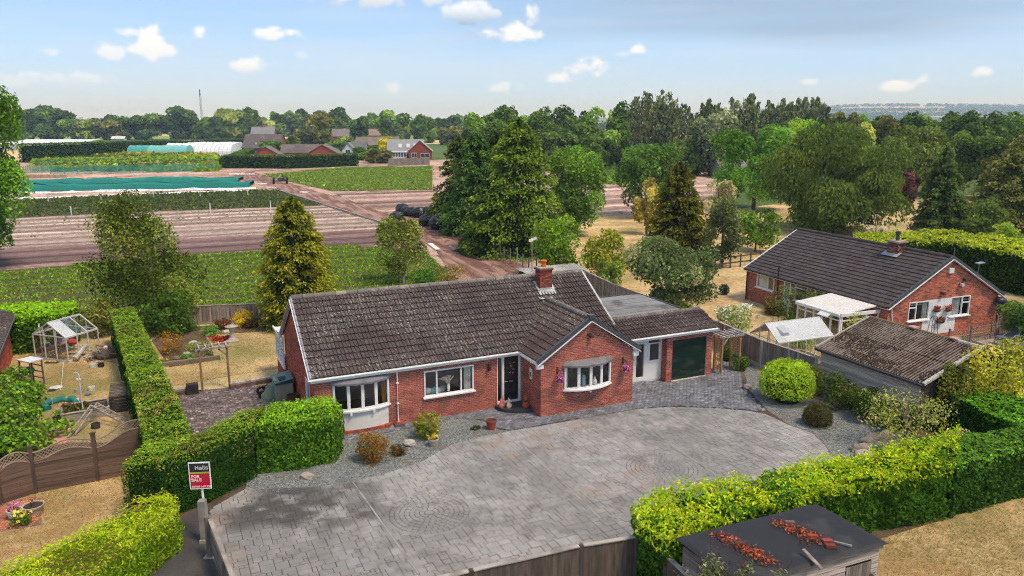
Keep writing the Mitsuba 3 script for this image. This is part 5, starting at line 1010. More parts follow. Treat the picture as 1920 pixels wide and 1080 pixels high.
def drive_fence():
    key = thing('fence', 'low split grey timber fence with a concrete post beside the for sale board', 'fence'); a, b = np.array([-8.43, 19.45, 0]), np.array([-6.3, 15.8, 0]); rng = np.random.default_rng(85)
    q = MB(); q.box([-8.99, 20.13, -.05], [-8.79, 20.33, 1.30], (.27, .25, .225)).box([-9.02, 20.08, -.02], [-8.76, 20.36, .10], (.42, .40, .37)); q.build('concrete_post', 'matte', key)
    q = MB(); q.tube([a - [0, 0, .05], a + [0, 0, .6], a + [0, 0, 1.22]], [.115, .105, .10], (.20, .165, .13), 10); q.build('post', 'wood_v', key)
    q = MB(); q.box([a[0] - .16, a[1] - .16, -.02], [a[0] + .18, a[1] + .14, .03], (.36, .33, .3)); q.build('footing', 'matte', key)
    q = MB(); p = a + (b - a) * .53; q.box([p[0] - .05, p[1] - .05, 0], [p[0] + .05, p[1] + .05, 1.0], (.19, .16, .13)); q.build('post', 'wood_v', key)
    for k in range(7):
        z = .16 + k * .15
        for s in range(2):
            q = MB(); c0, c1 = a + (b - a) * (.03 + .5 * s), a + (b - a) * (.52 + .48 * s); q.bar(c0 + [.05, 0, z + .03 * rng.normal()], c1 + [.05, 0, z + .03 * rng.normal()], .035 + .02 * rng.random(), .10, np.array([.23, .19, .15]) * np.exp(rng.normal(0, .25))); q.build('slat', 'wood_h', key)
    q = MB(); q.bar(a + [.05, 0, 1.16], b + [.05, 0, 1.14], .11, .05, (.36, .32, .27)); q.build('top_rail', 'wood_h', key)
drive_fence()
def trellis_fence():
    key = thing('fence', 'brown panel fence with arched trellis tops across the left garden', 'fence'); rng = np.random.default_rng(86)
    P = [np.array(p) for p in ((-16.25, 22.45), (-15.6, 23.18), (-14.02, 24.06), (-12.7, 24.9))]
    for i, p in enumerate(P[:3]):
        q = MB(); h = (1.62, 1.62, 1.72)[i]; q.box([p[0] - .055, p[1] - .055, 0], [p[0] + .055, p[1] + .055, h], (.13, .085, .06)).box([p[0] - .07, p[1] - .07, h], [p[0] + .07, p[1] + .07, h + .04], (.10, .07, .055)); q.build('post', 'wood_v', key)
    shape = [lambda t: 1.42 + .16 * np.sin(np.pi * t), lambda t: 1.42 + .26 * (.5 - .5 * np.cos(np.pi * np.minimum(t * 1.6, 1))) - .16 * np.clip((t - .62) / .38, 0, 1) ** 1.5, lambda t: 1.50 + .42 * (.5 - .5 * np.cos(np.pi * np.minimum(t * 1.25, 1)))]
    for i, (a, b) in enumerate(zip(P, P[1:])):
        f = FR(np.r_[a, 0], np.r_[b - a, 0]); L = np.linalg.norm(b - a); top = shape[i]; th = .30 if i else .30; n = 8
        for k in range(n):
            q = MB(f); z0 = .02 + k * (1.16 / n); q.box([.06, -.02 - .015 * (k % 2), z0], [L - .06, .0 - .01 * (k % 2), z0 + 1.16 / n + .01], np.array([.165, .105, .075]) * np.exp(rng.normal(0, .16))); q.build('board', 'wood_h', key)
        t = np.linspace(0, 1, 18); low = top(t) - th - .02
        q = MB(f); m = len(t); v = np.array([[.06 + (L - .12) * x, y, z] for y in (-.03, -.005) for x, z in zip(t, np.maximum(low, 1.17))]); v0 = v.copy(); v0[:, 2] = 1.15; j = np.arange(m - 1)[:, None]
        q.add(np.vstack([v[:m], v0[:m]]), np.hstack([j, j + 1, j + 1 + m, j + m]), (.155, .10, .07)); q.build('filler_board', 'wood_h', key)
        q = MB(f)
        for e in (0., -th): q.tube([[.06 + (L - .12) * x, -.015, z + e] for x, z in zip(t, top(t))], .026, (.30, .22, .16), 6)
        q.build('curved_rail', 'matte', key); q = MB(f); w = L - .12; sp = .115
        for s in (-1, 1):
            for o in np.arange(-1.2, w + 1.2, sp):
                pts = [(o + s * d, d) for d in np.linspace(0, th, 5)]; pts = [(x, d) for x, d in pts if 0 <= x <= w]
                if len(pts) > 1:
                    p = np.array([[.06 + x, -.015 - .006 * s, top(np.array(x / w)) - th + d] for x, d in pts]); q.bar(p[0], p[-1], .012, .022, (.34, .25, .18), upv=(0, 1, 0))
        q.build('lattice', 'matte', key)
trellis_fence()

# ---- sheds
def weatherboard(parent, f, L, h, col, seed, n=12, door=None, name='board', bsdf='wood_h', tops=None):
    rng = np.random.default_rng(seed); bh = h / n
    for k in range(n):
        z = k * bh; spans = [(0, L)]
        if door and z < door[2]: spans = [(0, door[0]), (door[1], L)]
        for a, b in spans:
            if b - a < .02: continue
            q = MB(f); q.add([[a, -.035, z], [b, -.035, z], [b, -.012, z + bh * 1.05], [a, -.012, z + bh * 1.05], [a, 0, z], [b, 0, z], [b, 0, z + bh * 1.05], [a, 0, z + bh * 1.05]], [[0, 1, 2, 3], [4, 5, 6, 7], [0, 1, 5, 4], [3, 2, 6, 7], [0, 3, 7, 4], [1, 2, 6, 5]], np.asarray(col) * np.exp(rng.normal(0, .16)) * np.exp(rng.normal(0, .03, 3))); q.build(name, bsdf, parent)
def moss_shed():
    key = thing('shed', 'long timber shed with a mossy corrugated roof before the second bungalow', 'shed'); ze, zr = 2.0, 3.05
    a, b, c_ = S(1536, 652, ze), S(1729, 718, ze), S(1832, 652, zr - .05); u = unit(b - a); v = np.array([-u[1], u[0], 0]); L = np.linalg.norm(b - a); f = FR(np.r_[a[:2], 0], u); W = 3.1; rng = np.random.default_rng(87)
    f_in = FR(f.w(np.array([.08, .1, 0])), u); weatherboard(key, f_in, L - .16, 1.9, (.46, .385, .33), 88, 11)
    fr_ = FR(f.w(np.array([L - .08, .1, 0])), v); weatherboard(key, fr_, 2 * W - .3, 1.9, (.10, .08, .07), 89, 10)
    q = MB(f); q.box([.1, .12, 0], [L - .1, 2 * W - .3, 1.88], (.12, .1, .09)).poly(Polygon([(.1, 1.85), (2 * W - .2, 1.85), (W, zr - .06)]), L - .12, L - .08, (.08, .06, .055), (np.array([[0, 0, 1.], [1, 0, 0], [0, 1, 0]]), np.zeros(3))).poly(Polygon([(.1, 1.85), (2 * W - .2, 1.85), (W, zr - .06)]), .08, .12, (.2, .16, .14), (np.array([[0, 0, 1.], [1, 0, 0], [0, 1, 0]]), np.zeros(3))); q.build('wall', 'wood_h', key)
    sl = math.hypot(W + .1, zr - ze); up_ = unit(np.array([0, W + .1, zr - ze])); B_ = f.y * up_[1] + np.array([0, 0, up_[2]]); n = 5; sw = (L + .24) / n; pit = sw / 8
    for i in range(n):
        for j in range(2):
            fs = FR(f.w(np.array([-.12 + i * sw, -.06, ze])) + B_ * (j * sl * .5) + np.cross(u, B_) * (.03 * j + .012 * (i % 2)), u, B_, np.cross(u, B_)); m = corrugated(fs, 56, 7, pit, .022, sl * .5 + .12 * (1 - j), sw + .05, np.array([.23, .195, .17]) * rng.uniform(.85, 1.1), rng); m.build('roof_sheet', 'moss_sheet', key)
    B2_ = -f.y * up_[1] + np.array([0, 0, up_[2]]); fs = FR(f.w(np.array([L + .12, 2 * W + .14, ze])), -u, B2_, np.cross(-u, B2_)); corrugated(fs, 250, 5, .146, .022, sl, L + .24, (.2, .17, .15), rng).build('roof_sheet', 'moss_sheet', key)
    q = MB(f)
    for _ in range(4200):
        s, t = rng.random(), rng.random() ** .8; x = -.1 + s * (L + .2); w = meshkit.fbm(np.array([[x * 1.1, t * 3, 0.]]), 3, 4)[0]
        if w < .42: continue
        p = np.array([x, -.05, ze + .012]) + np.array([0, up_[1], up_[2]]) * t * sl; r = rng.uniform(.018, .045); q.add(p + np.array([[-r, -r, 0], [r, -r, 0], [r, r, .02], [-r, r, .02], [0, 0, r * .9 + .025]]), [[0, 1, 4], [1, 2, 4], [2, 3, 4], [3, 0, 4]], np.array([.055, .034, .022]) * rng.uniform(.5, 1.6) * ([1, 1, 1] if rng.random() < .93 else [3, 4, 1.5]))
    labels[q.build('moss', 'matte', key)] = {'kind': 'stuff'}
    q = MB(f); q.box([-.14, -.1, ze - .14], [L + .14, -.075, ze + .0], (.045, .04, .04)).tube([[-.13, -.13, ze - .03], [L + .13, -.13, ze - .05]], .04, (.05, .045, .045), 8); q.build('gutter', 'painted', key)
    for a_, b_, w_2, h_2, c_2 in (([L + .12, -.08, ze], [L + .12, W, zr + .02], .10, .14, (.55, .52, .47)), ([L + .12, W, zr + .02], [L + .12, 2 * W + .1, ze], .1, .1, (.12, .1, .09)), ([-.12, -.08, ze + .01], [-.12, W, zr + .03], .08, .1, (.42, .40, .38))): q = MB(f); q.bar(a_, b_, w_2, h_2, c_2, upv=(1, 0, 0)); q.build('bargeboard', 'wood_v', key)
    q = MB(f); q.tube([[-.1, W + .02, zr + .02], [L * .8, W + .02, zr + .02]], .075, (.22, .15, .075), 8).tube([[L * .8, W + .02, zr + .03], [L + .14, W + .02, zr + .03]], .08, (.55, .50, .47), 8); q.build('ridge_cap', 'matte', key)
    for x in (.42, .79):
        q = MB(f); q.box([L * x - .18, W - .14, zr + .08], [L * x + .18, W + .2, zr + .13], (.42, .27, .21)); q.build('ridge_slab', 'matte', key)
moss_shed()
def felt_shed():
    key = thing('shed', 'weathered timber shed with a black felt roof littered with bricks', 'shed'); z = 2.0; rng = np.random.default_rng(90)
    A, B, C = S(1272, 1013, z), S(1530, 949, z), S(1660, 1014, z); D = A + (C - B); u = unit(B - A); w = unit(C - B)
    f = FR(np.r_[D[:2], 0], u, -w); L, W = np.linalg.norm(B - A), np.linalg.norm(C - B)     # x along the front, y to the back
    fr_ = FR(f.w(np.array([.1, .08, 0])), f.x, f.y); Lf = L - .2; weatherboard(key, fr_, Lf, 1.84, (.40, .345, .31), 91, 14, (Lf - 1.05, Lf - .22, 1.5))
    q = MB(fr_); 
    for k in range(6): q.box([Lf - 1.02 + k * .132, -.03, .05], [Lf - 1.02 + k * .132 + .122, -.005, 1.5], np.array([.22, .185, .16]) * np.exp(rng.normal(0, .18)))
    q.build('door', 'wood_v', key); q = MB(fr_); q.box([Lf - 1.0, -.05, 1.1], [Lf - .9, -.03, 1.16], (.05, .04, .03)); q.build('hinge', 'matte', key)
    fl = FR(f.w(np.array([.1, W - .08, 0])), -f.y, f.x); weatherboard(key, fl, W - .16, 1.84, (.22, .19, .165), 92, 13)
    q = MB(f); q.box([.12, .12, 0], [L - .12, W - .1, 1.86], (.09, .075, .065)).bar([.02, .03, 1.86], [L - .02, .03, 1.86], .04, .10, (.30, .26, .22)); q.build('wall', 'wood_h', key)
    nx, ny = 60, 30; x, y = np.meshgrid(np.linspace(-.06, L + .06, nx), np.linspace(-.06, W + .06, ny)); zz = z - .03 + .10 * (y / W) + .06 * (meshkit.fbm(np.stack([x * 1.5 + y * 1.1, y * .5, x * 0], -1), 4, 5) - .5) + .07 * np.abs(meshkit.fbm(np.stack([x * .8 - y * .5, y * .9, x * 0], -1), 4, 6) - .5)
    ed = (x < 0) | (y < 0) | (x > L) | (y > W); zz = np.where(ed, zz - .05, zz); v = np.stack([x, y, zz], -1).reshape(-1, 3); ff = [[j * nx + i, j * nx + i + 1, (j + 1) * nx + i + 1, (j + 1) * nx + i] for j in range(ny - 1) for i in range(nx - 1)]
    q = MB(f); q.add(v, ff, (.026, .026, .029)); kr_ = full('felt_roof', key); m = q.mesh(); scene[kr_] = paint(m[:2], 'felt_black', smooth=True, color=m[2])
    zf = lambda x_, y_: z + .10 * (y_ / W) - .005
    # bricks, rotted timber and crumbs lying on the roof
    def on(px_, py_): d = np.array([*S(px_, py_, z + .03)]) - f.o; return d @ f.x, d @ f.y
    for name, label, pts_, seed in (('rubble', 'orange brick rubble heaped across the middle of the felt roof', [(1452, 968), (1480, 980), (1505, 993), (1518, 998)], 93), ('rubble', 'orange brick rubble along the left end of the felt roof', [(1352, 998), (1385, 1013), (1412, 1030), (1440, 1048)], 94)):
        rg = np.random.default_rng(seed); k = thing(name, label, 'rubble', kind='stuff'); q = MB(f); P_ = np.array([on(*p) for p in pts_])
        for _ in range(560):
            t = rg.random() * (len(P_) - 1); i = int(t); p = P_[i] + (P_[i + 1] - P_[i]) * (t - i) + rg.normal(0, .12, 2); r = rg.uniform(.012, .05)
            o = sphere(4, rg) * r; q.add(np.r_[p, zf(*p) + r * .6 + .01] + o, [[0, 1, 2], [0, 2, 3], [0, 3, 1], [1, 3, 2]], [lin(220, 112, 70), lin(204, 94, 58), lin(170, 84, 56), lin(84, 52, 40), lin(110, 70, 50)][rg.integers(5)])
        scene[k] = paint(q.mesh()[:2], 'matte', color=q.mesh()[2])
    for i, (x_, y_, an, lab) in enumerate(((1470, 968, .5, 'grey brick at the upper end of the rubble on the felt roof'), (1507, 992, .6, 'red brick in the middle of the rubble on the felt roof'), (1531, 1000, .4, 'red brick lying beside the lowest brick on the felt roof'), (1536, 1009, .45, 'dark red brick lowest on the felt roof'), (1388, 1015, .5, 'dark brick in the left hand heap of rubble on the felt roof'))):
        k = thing('loose_brick', lab, 'brick'); p = on(x_, y_); q = MB(f.at([p[0], p[1], zf(*p)], -an)); q.box([-.115, -.055, .0], [.115, .055, .075], [lin(120, 100, 90), lin(170, 70, 50), lin(150, 70, 56), lin(120, 60, 50), lin(90, 60, 50)][i]); scene[k] = paint(q.mesh()[:2], 'matte', color=q.mesh()[2])
    k = thing('stick', 'pale splinter of wood lying on the felt roof', 'stick'); p = on(1556, 1003); q = MB(f.at([p[0], p[1], zf(*p)], -1.0)); q.box([-.2, -.025, .01], [.2, .025, .05], (.35, .33, .3)); scene[k] = paint(q.mesh()[:2], 'wood_h', color=q.mesh()[2])
    k = thing('plank', 'grey broken plank propped against the front of the felt roofed shed', 'plank'); a, b = S(1506, 1030, 2.12), None; q = MB(); e = a + np.array([.20, -.62, -.12]); q.bar(a, e, .09, .035, (.34, .28, .23));  scene[k] = paint(q.mesh()[:2], 'wood_h', color=q.mesh()[2])
M['felt_black'] = blend(lambda p, n, uv: .45 * smoothstep(.55, .8, fbm(p.x * 1.6, p.y * 1.6, 0, 4)), pr(None, .6), {'type': 'diffuse', 'reflectance': rgb(.085, .085, .088)})
felt_shed()
def rear_shed():
    key = thing('shed', 'dark green shed with a pale corrugated roof behind the chimney', 'shed'); a, b = S(993, 515, 2.1), S(1102, 505, 2.1); u = unit(b - a); f = FR(np.r_[a[:2], 0], u); L = np.linalg.norm(b - a); D = 1.9; rng = np.random.default_rng(95)
    q = MB(f); q.box([.1, .1, 0], [L - 1.3, D - .1, 2.0], (.022, .04, .03)); q.build('wall', 'wood_v', key); q = MB(f); q.box([L - 1.3, .08, 0], [L - .12, D - .1, 2.0], (.62, .66, .72)); q.build('door', 'painted', key, label='pale blue grey doors'); q = MB(f); q.box([L - .52, .06, .1], [L - .44, .08, 1.98], (.03, .03, .03)); q.build('door_gap', 'painted', key)
    for i in range(3): corrugated(FR(f.w(np.array([-.06 + i * L / 3 * 1.02, -.15, 2.07 + .01 * i])), u, f.y + np.array([0, 0, .05])), 30, 6, .2, .03, D + .2, L / 3 * 1.04, np.array([.44, .43, .38]) * rng.uniform(.85, 1.1), rng).build('roof_sheet', 'matte', key)
    key = thing('aerial_pole', 'thin pole with a white television aerial standing behind the chimney', 'aerial'); p = np.r_[S(998, 512, 2.2)[:2] + [-.0, .9], 0]; h = up(998, 450, p[1]); q = MB(); q.tube([p, p + [0, 0, h]], .035, (.5, .5, .48), 6); q.build('pole', 'metal', key); q = MB(); q.box([p[0] - .22, p[1] - .1, h - .12], [p[0] + .02, p[1] + .1, h + .02], (.75, .75, .75)).bar(p + [-.1, 0, h - .02], p + [.3, 0, h + .14], .12, .16, (.75, .75, .75)); q.build('aerial', 'painted', key)
rear_shed()
def left_house():
    key = thing('bungalow', 'neighbouring red brick bungalow cut by the left edge of the picture', 'house'); a, b = np.array([-25.9, 38.2, 0]), np.array([-17.0, 21.5, 0]); L = np.linalg.norm(b - a)
    wall(key, FR(a, unit(b - a), np.array([unit(b - a)[1], -unit(b - a)[0], 0])), sbox(0, 0, L, 2.1), [], RED, 'red_brick', 0, seed=96)
    inn = np.array([unit(b - a)[1], -unit(b - a)[0], 0]); A_ = unit(b - a)
    roof(key, b - inn * .25 + [0, 0, 2.15] + A_ * .2, -A_, inn * 3.6 + np.array([0, 0, 2.2]), L + .4, 12, 'roman', limit=0, seed=97)
    q = MB(FR(a, A_, inn)); q.box([0, .1, 0], [L, 6.6, 2.0], RED[0]).box([-.2, -.28, 2.0], [L + .2, -.24, 2.14], (.7, .7, .7)).poly(Polygon([(0, 2.), (6.9, 2.), (3.4, 4.2)]), .02, .12, RED[1], (np.array([[0, 0, 1.], [1, 0, 0], [0, 1, 0]]), np.zeros(3))); q.build('gable', 'matte', key)
    q = MB(FR(a, A_, inn)); q.bar([-.22, -.28, 2.08], [-.22, 3.4, 4.3], .05, .16, (.12, .12, .12), upv=(1, 0, 0)); q.build('bargeboard', 'painted', key); q = MB(FR(a, A_, inn)); q.tube([[-.1, -.32, 2.1], [L, -.32, 2.1]], .05, (.05, .05, .05), 8); q.build('gutter', 'painted', key)
left_house()
# ---- greenhouses
def greenhouse(name, label, f, L, W, he, hr, col, door_end=True, base=.12, nb=4, roofglass='glass', vent=None, bar=.035):
    key = thing(name, label, 'greenhouse'); q = MB(f); c = col
    q.box([0, 0, 0], [L, .06, base], c).box([0, W - .06, 0], [L, W, base], c).box([0, .06, 0], [.06, W - .06, base], c).box([L - .06, .06, 0], [L, W - .06, base], c)
    xs = np.linspace(0, L, nb + 1)
    for x in xs:
        for y in (0, W): q.bar([x, y, base], [x, y, he], bar, bar, c, upv=(1, 0, 0))
        q.bar([x, 0, he], [x, W / 2, hr], bar, bar, c, upv=(1, 0, 0)).bar([x, W, he], [x, W / 2, hr], bar, bar, c, upv=(1, 0, 0))
    for y, z in ((0, he), (W, he), (W / 2, hr)): q.bar([0, y, z], [L, y, z], bar * 1.5, bar * 1.5, c)
    for x in (0, L):
        q.bar([x, 0, he], [x, W, he], bar, bar, c)
        for y in (W * .33, W * .67): q.bar([x, y, base], [x, y, he + (hr - he) * .66], bar, bar, c, upv=(1, 0, 0))
    q.build('frame', 'painted', key)
    for i in range(nb):
        a, b = xs[i] + .02, xs[i + 1] - .02
        for y0_, z0_ in ((0, he), (W, he)):
            q = MB(f); q.add([[a, y0_, z0_ + .012], [b, y0_, z0_ + .012], [b, W / 2, hr + .012], [a, W / 2, hr + .012]], [[0, 1, 2, 3]], (.50, .53, .55)); q.build('roof_pane', 'painted' if (nb == 3 and i == 0 and y0_ == 0) else roofglass, key)
        for y0_ in (0, W): q = MB(f); q.add([[a, y0_, base], [b, y0_, base], [b, y0_, he], [a, y0_, he]], [[0, 1, 2, 3]], (.5, .5, .5)); q.build('side_pane', 'glass', key)
    for x in (0, L): q = MB(f); q.add([[x, 0, base], [x, W, base], [x, W, he], [x, W / 2, hr], [x, 0, he]], [[0, 1, 2], [0, 2, 3], [0, 3, 4]], (.5, .5, .5)); q.build('end_pane', 'glass', key)
    if vent: q = MB(f); a, b = vent; q.bar([a, W * .36, he + (hr - he) * .72 + .05], [a, W * .12, he + (hr - he) * .24 + .28], (b - a), .03, (.7, .72, .72), upv=(0, 1, 0)) if 0 else q.add([[a, W * .38, he + (hr - he) * .76 + .03], [b, W * .38, he + (hr - he) * .76 + .03], [b, W * .10, he + (hr - he) * .2 + .26], [a, W * .10, he + (hr - he) * .2 + .26]], [[0, 1, 2, 3]], (.72, .74, .75)); q.build('roof_vent', 'film', key)
    return key
r0, r1 = np.array([12.57, 36.87, 0]), np.array([15.75, 38.17, 0]); ux = unit(r1 - r0); uy = np.array([-ux[1], ux[0], 0])
greenhouse('greenhouse', 'aluminium greenhouse with milky roof panes beyond the right fence', FR(r0 - uy * 1.05, ux), np.linalg.norm(r1 - r0), 2.1, 1.4, 2.12, (.62, .64, .65), nb=6, roofglass='painted', vent=(.45, .98))
GHF = FR((-22.35, 37.05, 0), (.62, 1.72, 0)); g = greenhouse('greenhouse', 'small cluttered aluminium greenhouse on the left neighbour\'s lawn', GHF, 1.9, 2.25, 1.32, 2.0, (.58, .58, .57), nb=3, bar=.05)
def lhouse_bits():
    f = FR((-22.9, 37.4, 0), (-.92, .39, 0), None)
    k = thing('greenhouse_door', 'open greenhouse door frame hanging out beside the small greenhouse', 'door'); q = MB(FR((-24.35, 38.2, 0), (-.5, .85, 0)))
    for x in (0, .75): q.bar([x, 0, .1], [x, 0, 1.6], .04, .04, (.45, .42, .38), upv=(1, 0, 0))
    for z in (.12, .6, 1.0, 1.58): q.bar([0, 0, z], [.75, 0, z], .04, .04, (.45, .42, .38))
    q.bar([0, 0, 1.55], [.75, 0, .15], .03, .03, (.5, .48, .45)); scene[k] = paint(q.mesh()[:2], 'matte', color=q.mesh()[2])
    k = thing('grow_bag', 'red bag lying inside the small greenhouse', 'bag'); q = MB(); q.ball(GHF.w(np.array([1.1, .9, .75])), (.28, .22, .14), (.45, .06, .04), 2, .2, 3); scene[k] = paint(q.mesh()[:2], 'matte', smooth=True, color=q.mesh()[2])
    k = thing('shelf', 'staging shelf crowded with pots inside the small greenhouse', 'shelf'); q = MB(GHF); q.box([.1, 1.5, .55], [1.8, 2.1, .6], (.25, .22, .2))
    for x in (.15, .9, 1.7): q.box([x, 1.55, 0], [x + .05, 1.6, .55], (.25, .22, .2)); 
    rg = np.random.default_rng(4)
    for i in range(9): q.lathe([(0, .6), (.07, .6), (.09, .75)], (.2 + i * .18, 1.8 + rg.normal(0, .1), 0), [(.3, .12, .07), (.1, .2, .4), (.5, .5, .5), (.03, .04, .03)][i % 4], 8)
    scene[k] = paint(q.mesh()[:2], 'matte', color=q.mesh()[2])
    k = thing('roll', 'pale roll of sheeting leaning out of the small greenhouse', 'roll'); q = MB(); q.tube([GHF.w(np.array([.25, -.15, .18])), GHF.w(np.array([1.2, .1, .62]))], .12, (.48, .46, .42), 12); scene[k] = paint(q.mesh()[:2], 'matte', color=q.mesh()[2])
    k = thing('log_pile', 'heap of twigs and cut wood beside the small greenhouse', 'wood pile'); q = MB(); rg = np.random.default_rng(6)
    for i in range(90): p = np.array([-20.95, 38.1, .1]) + rg.normal(0, 1, 3) * [.38, .42, .16]; d = unit(rg.normal(size=3) * [1, 1, .3]) * rg.uniform(.15, .5); q.tube([p - d, p + d], .03, np.array([.20, .16, .12]) * rg.uniform(.5, 1.5), 5)
    q.ball((-20.95, 38.1, .12), (.6, .6, .35), (.10, .08, .06), 2, .3, 1); m = q.mesh(); m[0][:, 2] = np.maximum(m[0][:, 2], .01); scene[k] = paint(m[:2], 'matte', color=m[2])
lhouse_bits()

def curtains2():
    for fr, x0, x1, z0, z1, lab in ((GW, 4.60, 5.38, 1.26, 2.28, 'pale net curtain in the right gable window of the second bungalow'), (LW, L2 - 10.75, L2 - 9.85, 1.16, 2.04, 'pale curtain in the far window of the second bungalow'), (GW, 2.55, 2.9, 1.26, 2.24, 'grey curtain at the right of the left gable window')):
        curtain(fr, x0, x1, z0, z1, .09, (.55, .56, .53), lab)
curtains2()
# ================================================================ garden things
def sale_board():
    key = thing('for_sale_board', 'estate agent for sale board, black and red, on a white post by the drive', 'sign'); p = np.array([-8.91, 20.36, 0]); f = FR((p[0], p[1], 0), (1, .10, 0)); w, z0, z1 = .60, 1.60, 2.42
    q = MB(f); q.box([-.025, .0, 0], [.025, .05, 2.3], (.75, .75, .75)); q.build('post', 'painted', key)
    q = MB(f); q.box([-w / 2 - .02, -.03, z0], [w / 2 - .02, 0, z1], (.80, .80, .82)); kp = q.build('panel', 'painted', key)
    a, b = -w / 2 - .02 + .03, w / 2 - .02 - .03; q = MB(f); q.box([a, -.034, z1 - .29], [b, -.030, z1 - .03], (.015, .014, .022)); q.build('black_field', 'painted', kp)
    q = MB(f); q.box([a, -.034, z1 - .335], [b, -.030, z1 - .292], (.36, .47, .03)); q.build('green_band', 'painted', kp); q = MB(f); q.box([a, -.034, z0 + .03], [b, -.030, z1 - .34], (.52, .005, .035)); q.build('red_field', 'painted', kp)
    def text(t, h, x, z, bold=False, right=None, name='lettering'):
        m = meshkit.text_mesh(t, h, .004, bold); v = np.array(m.vertices); wd = v[:, 0].max() - v[:, 0].min(); v[:, 0] -= v[:, 0].min()
        if right is not None: x = right - wd
        vv = np.c_[x + v[:, 0], -.034 - v[:, 2], z + v[:, 1]]; q = MB(f); q.add(vv, m.faces, (.82, .82, .82)); q.build(name, 'painted', kp)
    text('Halls', .115, 0, z1 - .22, False, b - .03); text('FOR', .085, a + .03, z1 - .47, True); text('SALE', .085, a + .03, z1 - .575, True); text('01948 663 230', .052, a + .03, z0 + .055, True)
sale_board()
def arbour():
    key = thing('garden_arch', 'plain timber arch with a ladder top on the back lawn', 'arch'); a, b = np.array([-13.94, 32.84, 0]), np.array([-12.9, 33.35, 0]); d = unit(b - a); n = np.array([-d[1], d[0], 0]); c = (.30, .19, .105)
    for p in (a, b): q = MB(); q.bar(p, p + [0, 0, 1.94], .09, .09, c, upv=d); q.build('post', 'wood_v', key)
    for s in (-.05, .55): q = MB(); q.bar(a - d * .15 + n * s + [0, 0, 1.98], b + d * .15 + n * s + [0, 0, 1.98], .05, .09, (.38, .32, .28)); q.build('beam', 'wood_h', key)
    for k in range(5): q = MB(); p = a + (b - a) * (k / 4) + [0, 0, 2.04]; q.bar(p - n * .14, p + n * .65, .06, .06, (.45, .40, .38)); q.build('rung', 'wood_h', key)
    for p, s in ((a, 1), (b, -1)): q = MB(); q.bar(p + [0, 0, 1.56], p + d * .36 * s + [0, 0, 1.92], .05, .06, (.34, .25, .18)); q.build('brace', 'wood_v', key)
    # rear posts carry the back beam
    for p in (a, b): q = MB(); q.bar(p + n * .5, p + n * .5 + [0, 0, 2.1], .06, .06, c, upv=d) if False else q.bar(p + [0, 0, 1.80], p + n * .55 + [0, 0, 1.95], .05, .05, c); q.build('bracket', 'wood_v', key)
arbour()
def trellis_arch():
    key = thing('trellis_arch', 'honey coloured trellis arch with white top rails beside the garage', 'arch'); f = HF; c = (.46, .27, .12); H_ = 1.82; P = ((10.42, .05), (10.36, -.56), (11.5, .15), (11.5, -.5))
    for x, y in P: q = MB(f); q.box([x - .035, y - .035, 0], [x + .035, y + .035, H_], c); q.build('post', 'wood_v', key)
    for (a, b) in ((P[0], P[1]), (P[2], P[3])):
        q = MB(f)
        for k in range(1, 5): t = k / 5; x, y = a[0] + (b[0] - a[0]) * t, a[1] + (b[1] - a[1]) * t; q.box([x - .012, y - .012, .1], [x + .012, y + .012, H_ - .06], c)
        for k in range(14): z = .12 + k * .125; q.bar([a[0], a[1], z], [b[0], b[1], z], .02, .022, c)
        q.build('trellis', 'wood_v', key)
    for y in (.08, -.56): q = MB(f); q.box([10.2, y - .025, H_], [11.7, y + .025, H_ + .08], (.5, .42, .36)); q.build('beam', 'wood_h', key)
    for k in range(6): q = MB(f); x = 10.25 + k * .28; q.box([x, -.8, H_ + .08], [x + .045, .3, H_ + .14], (.60, .56, .54)); q.build('rail', 'wood_h', key)
    q = MB(f); q.tube([[10.45 + .32 * t, -.56, H_ - .34 + .34 * math.sin(t * math.pi / 2)] for t in np.linspace(0, 1, 7)], .03, (.5, .40, .3), 6); q.build('curved_brace', 'wood_h', key)
trellis_arch()
def birdbath():
    key = thing('bird_bath', 'grey stone bird bath standing on the parched back lawn', 'bird bath'); c = (.42, .39, .36)
    q = MB(); q.lathe([(0, 0), (.36, 0), (.36, .07), (.25, .11), (.19, .19), (.13, .24), (.11, .55), (.15, .70), (.33, .84), (.35, .87), (.31, .88), (.26, .84), (0, .82)], (-15.51, 41.02, 0), c, 18); one(key, q, smooth=30)
birdbath()
def rocks(spots, group=None):
    for i, (x, y, r, lab, col) in enumerate(spots):
        key = thing('rock', lab, 'rock', group); q = MB(); rg = np.random.default_rng(100 + i); q.ball((x, y, r * .45), np.array([r, r * .8, r * .65]) * rg.uniform(.85, 1.15, 3), col, 2, .45, i); one(key, q)
rocks([(-3.85, 27.0, .22, 'pale rock in the gravel between the small brown bush and the potted plant', (.45, .42, .37)), (-7.01, 24.26, .20, 'pale brown rock in the gravel near the corner of the laurel hedge', (.42, .36, .28)),
       (10.7, 33.2, .22, 'small grey stone near the foot of the trellis arch', (.25, .23, .2))])
for i in range(16):
    rg = np.random.default_rng(200 + i); t = i / 15; p = S(1612 + 78 * t, 850 - 30 * t + (8 if i % 2 else -4)); key = thing('rock', f'{ORD[i]} rockery stone from the left in the row by the right hand hedge', 'rock', 'rockery stones beside the right hand hedge')
    q = MB(); r = rg.uniform(.16, .30); q.ball((p[0] + rg.normal(0, .1), p[1] + rg.normal(0, .1), r * .4), (r * 1.2, r, r * .8), np.array([.34, .29, .24]) * rg.uniform(.7, 1.5), 2, .5, i); one(key, q)
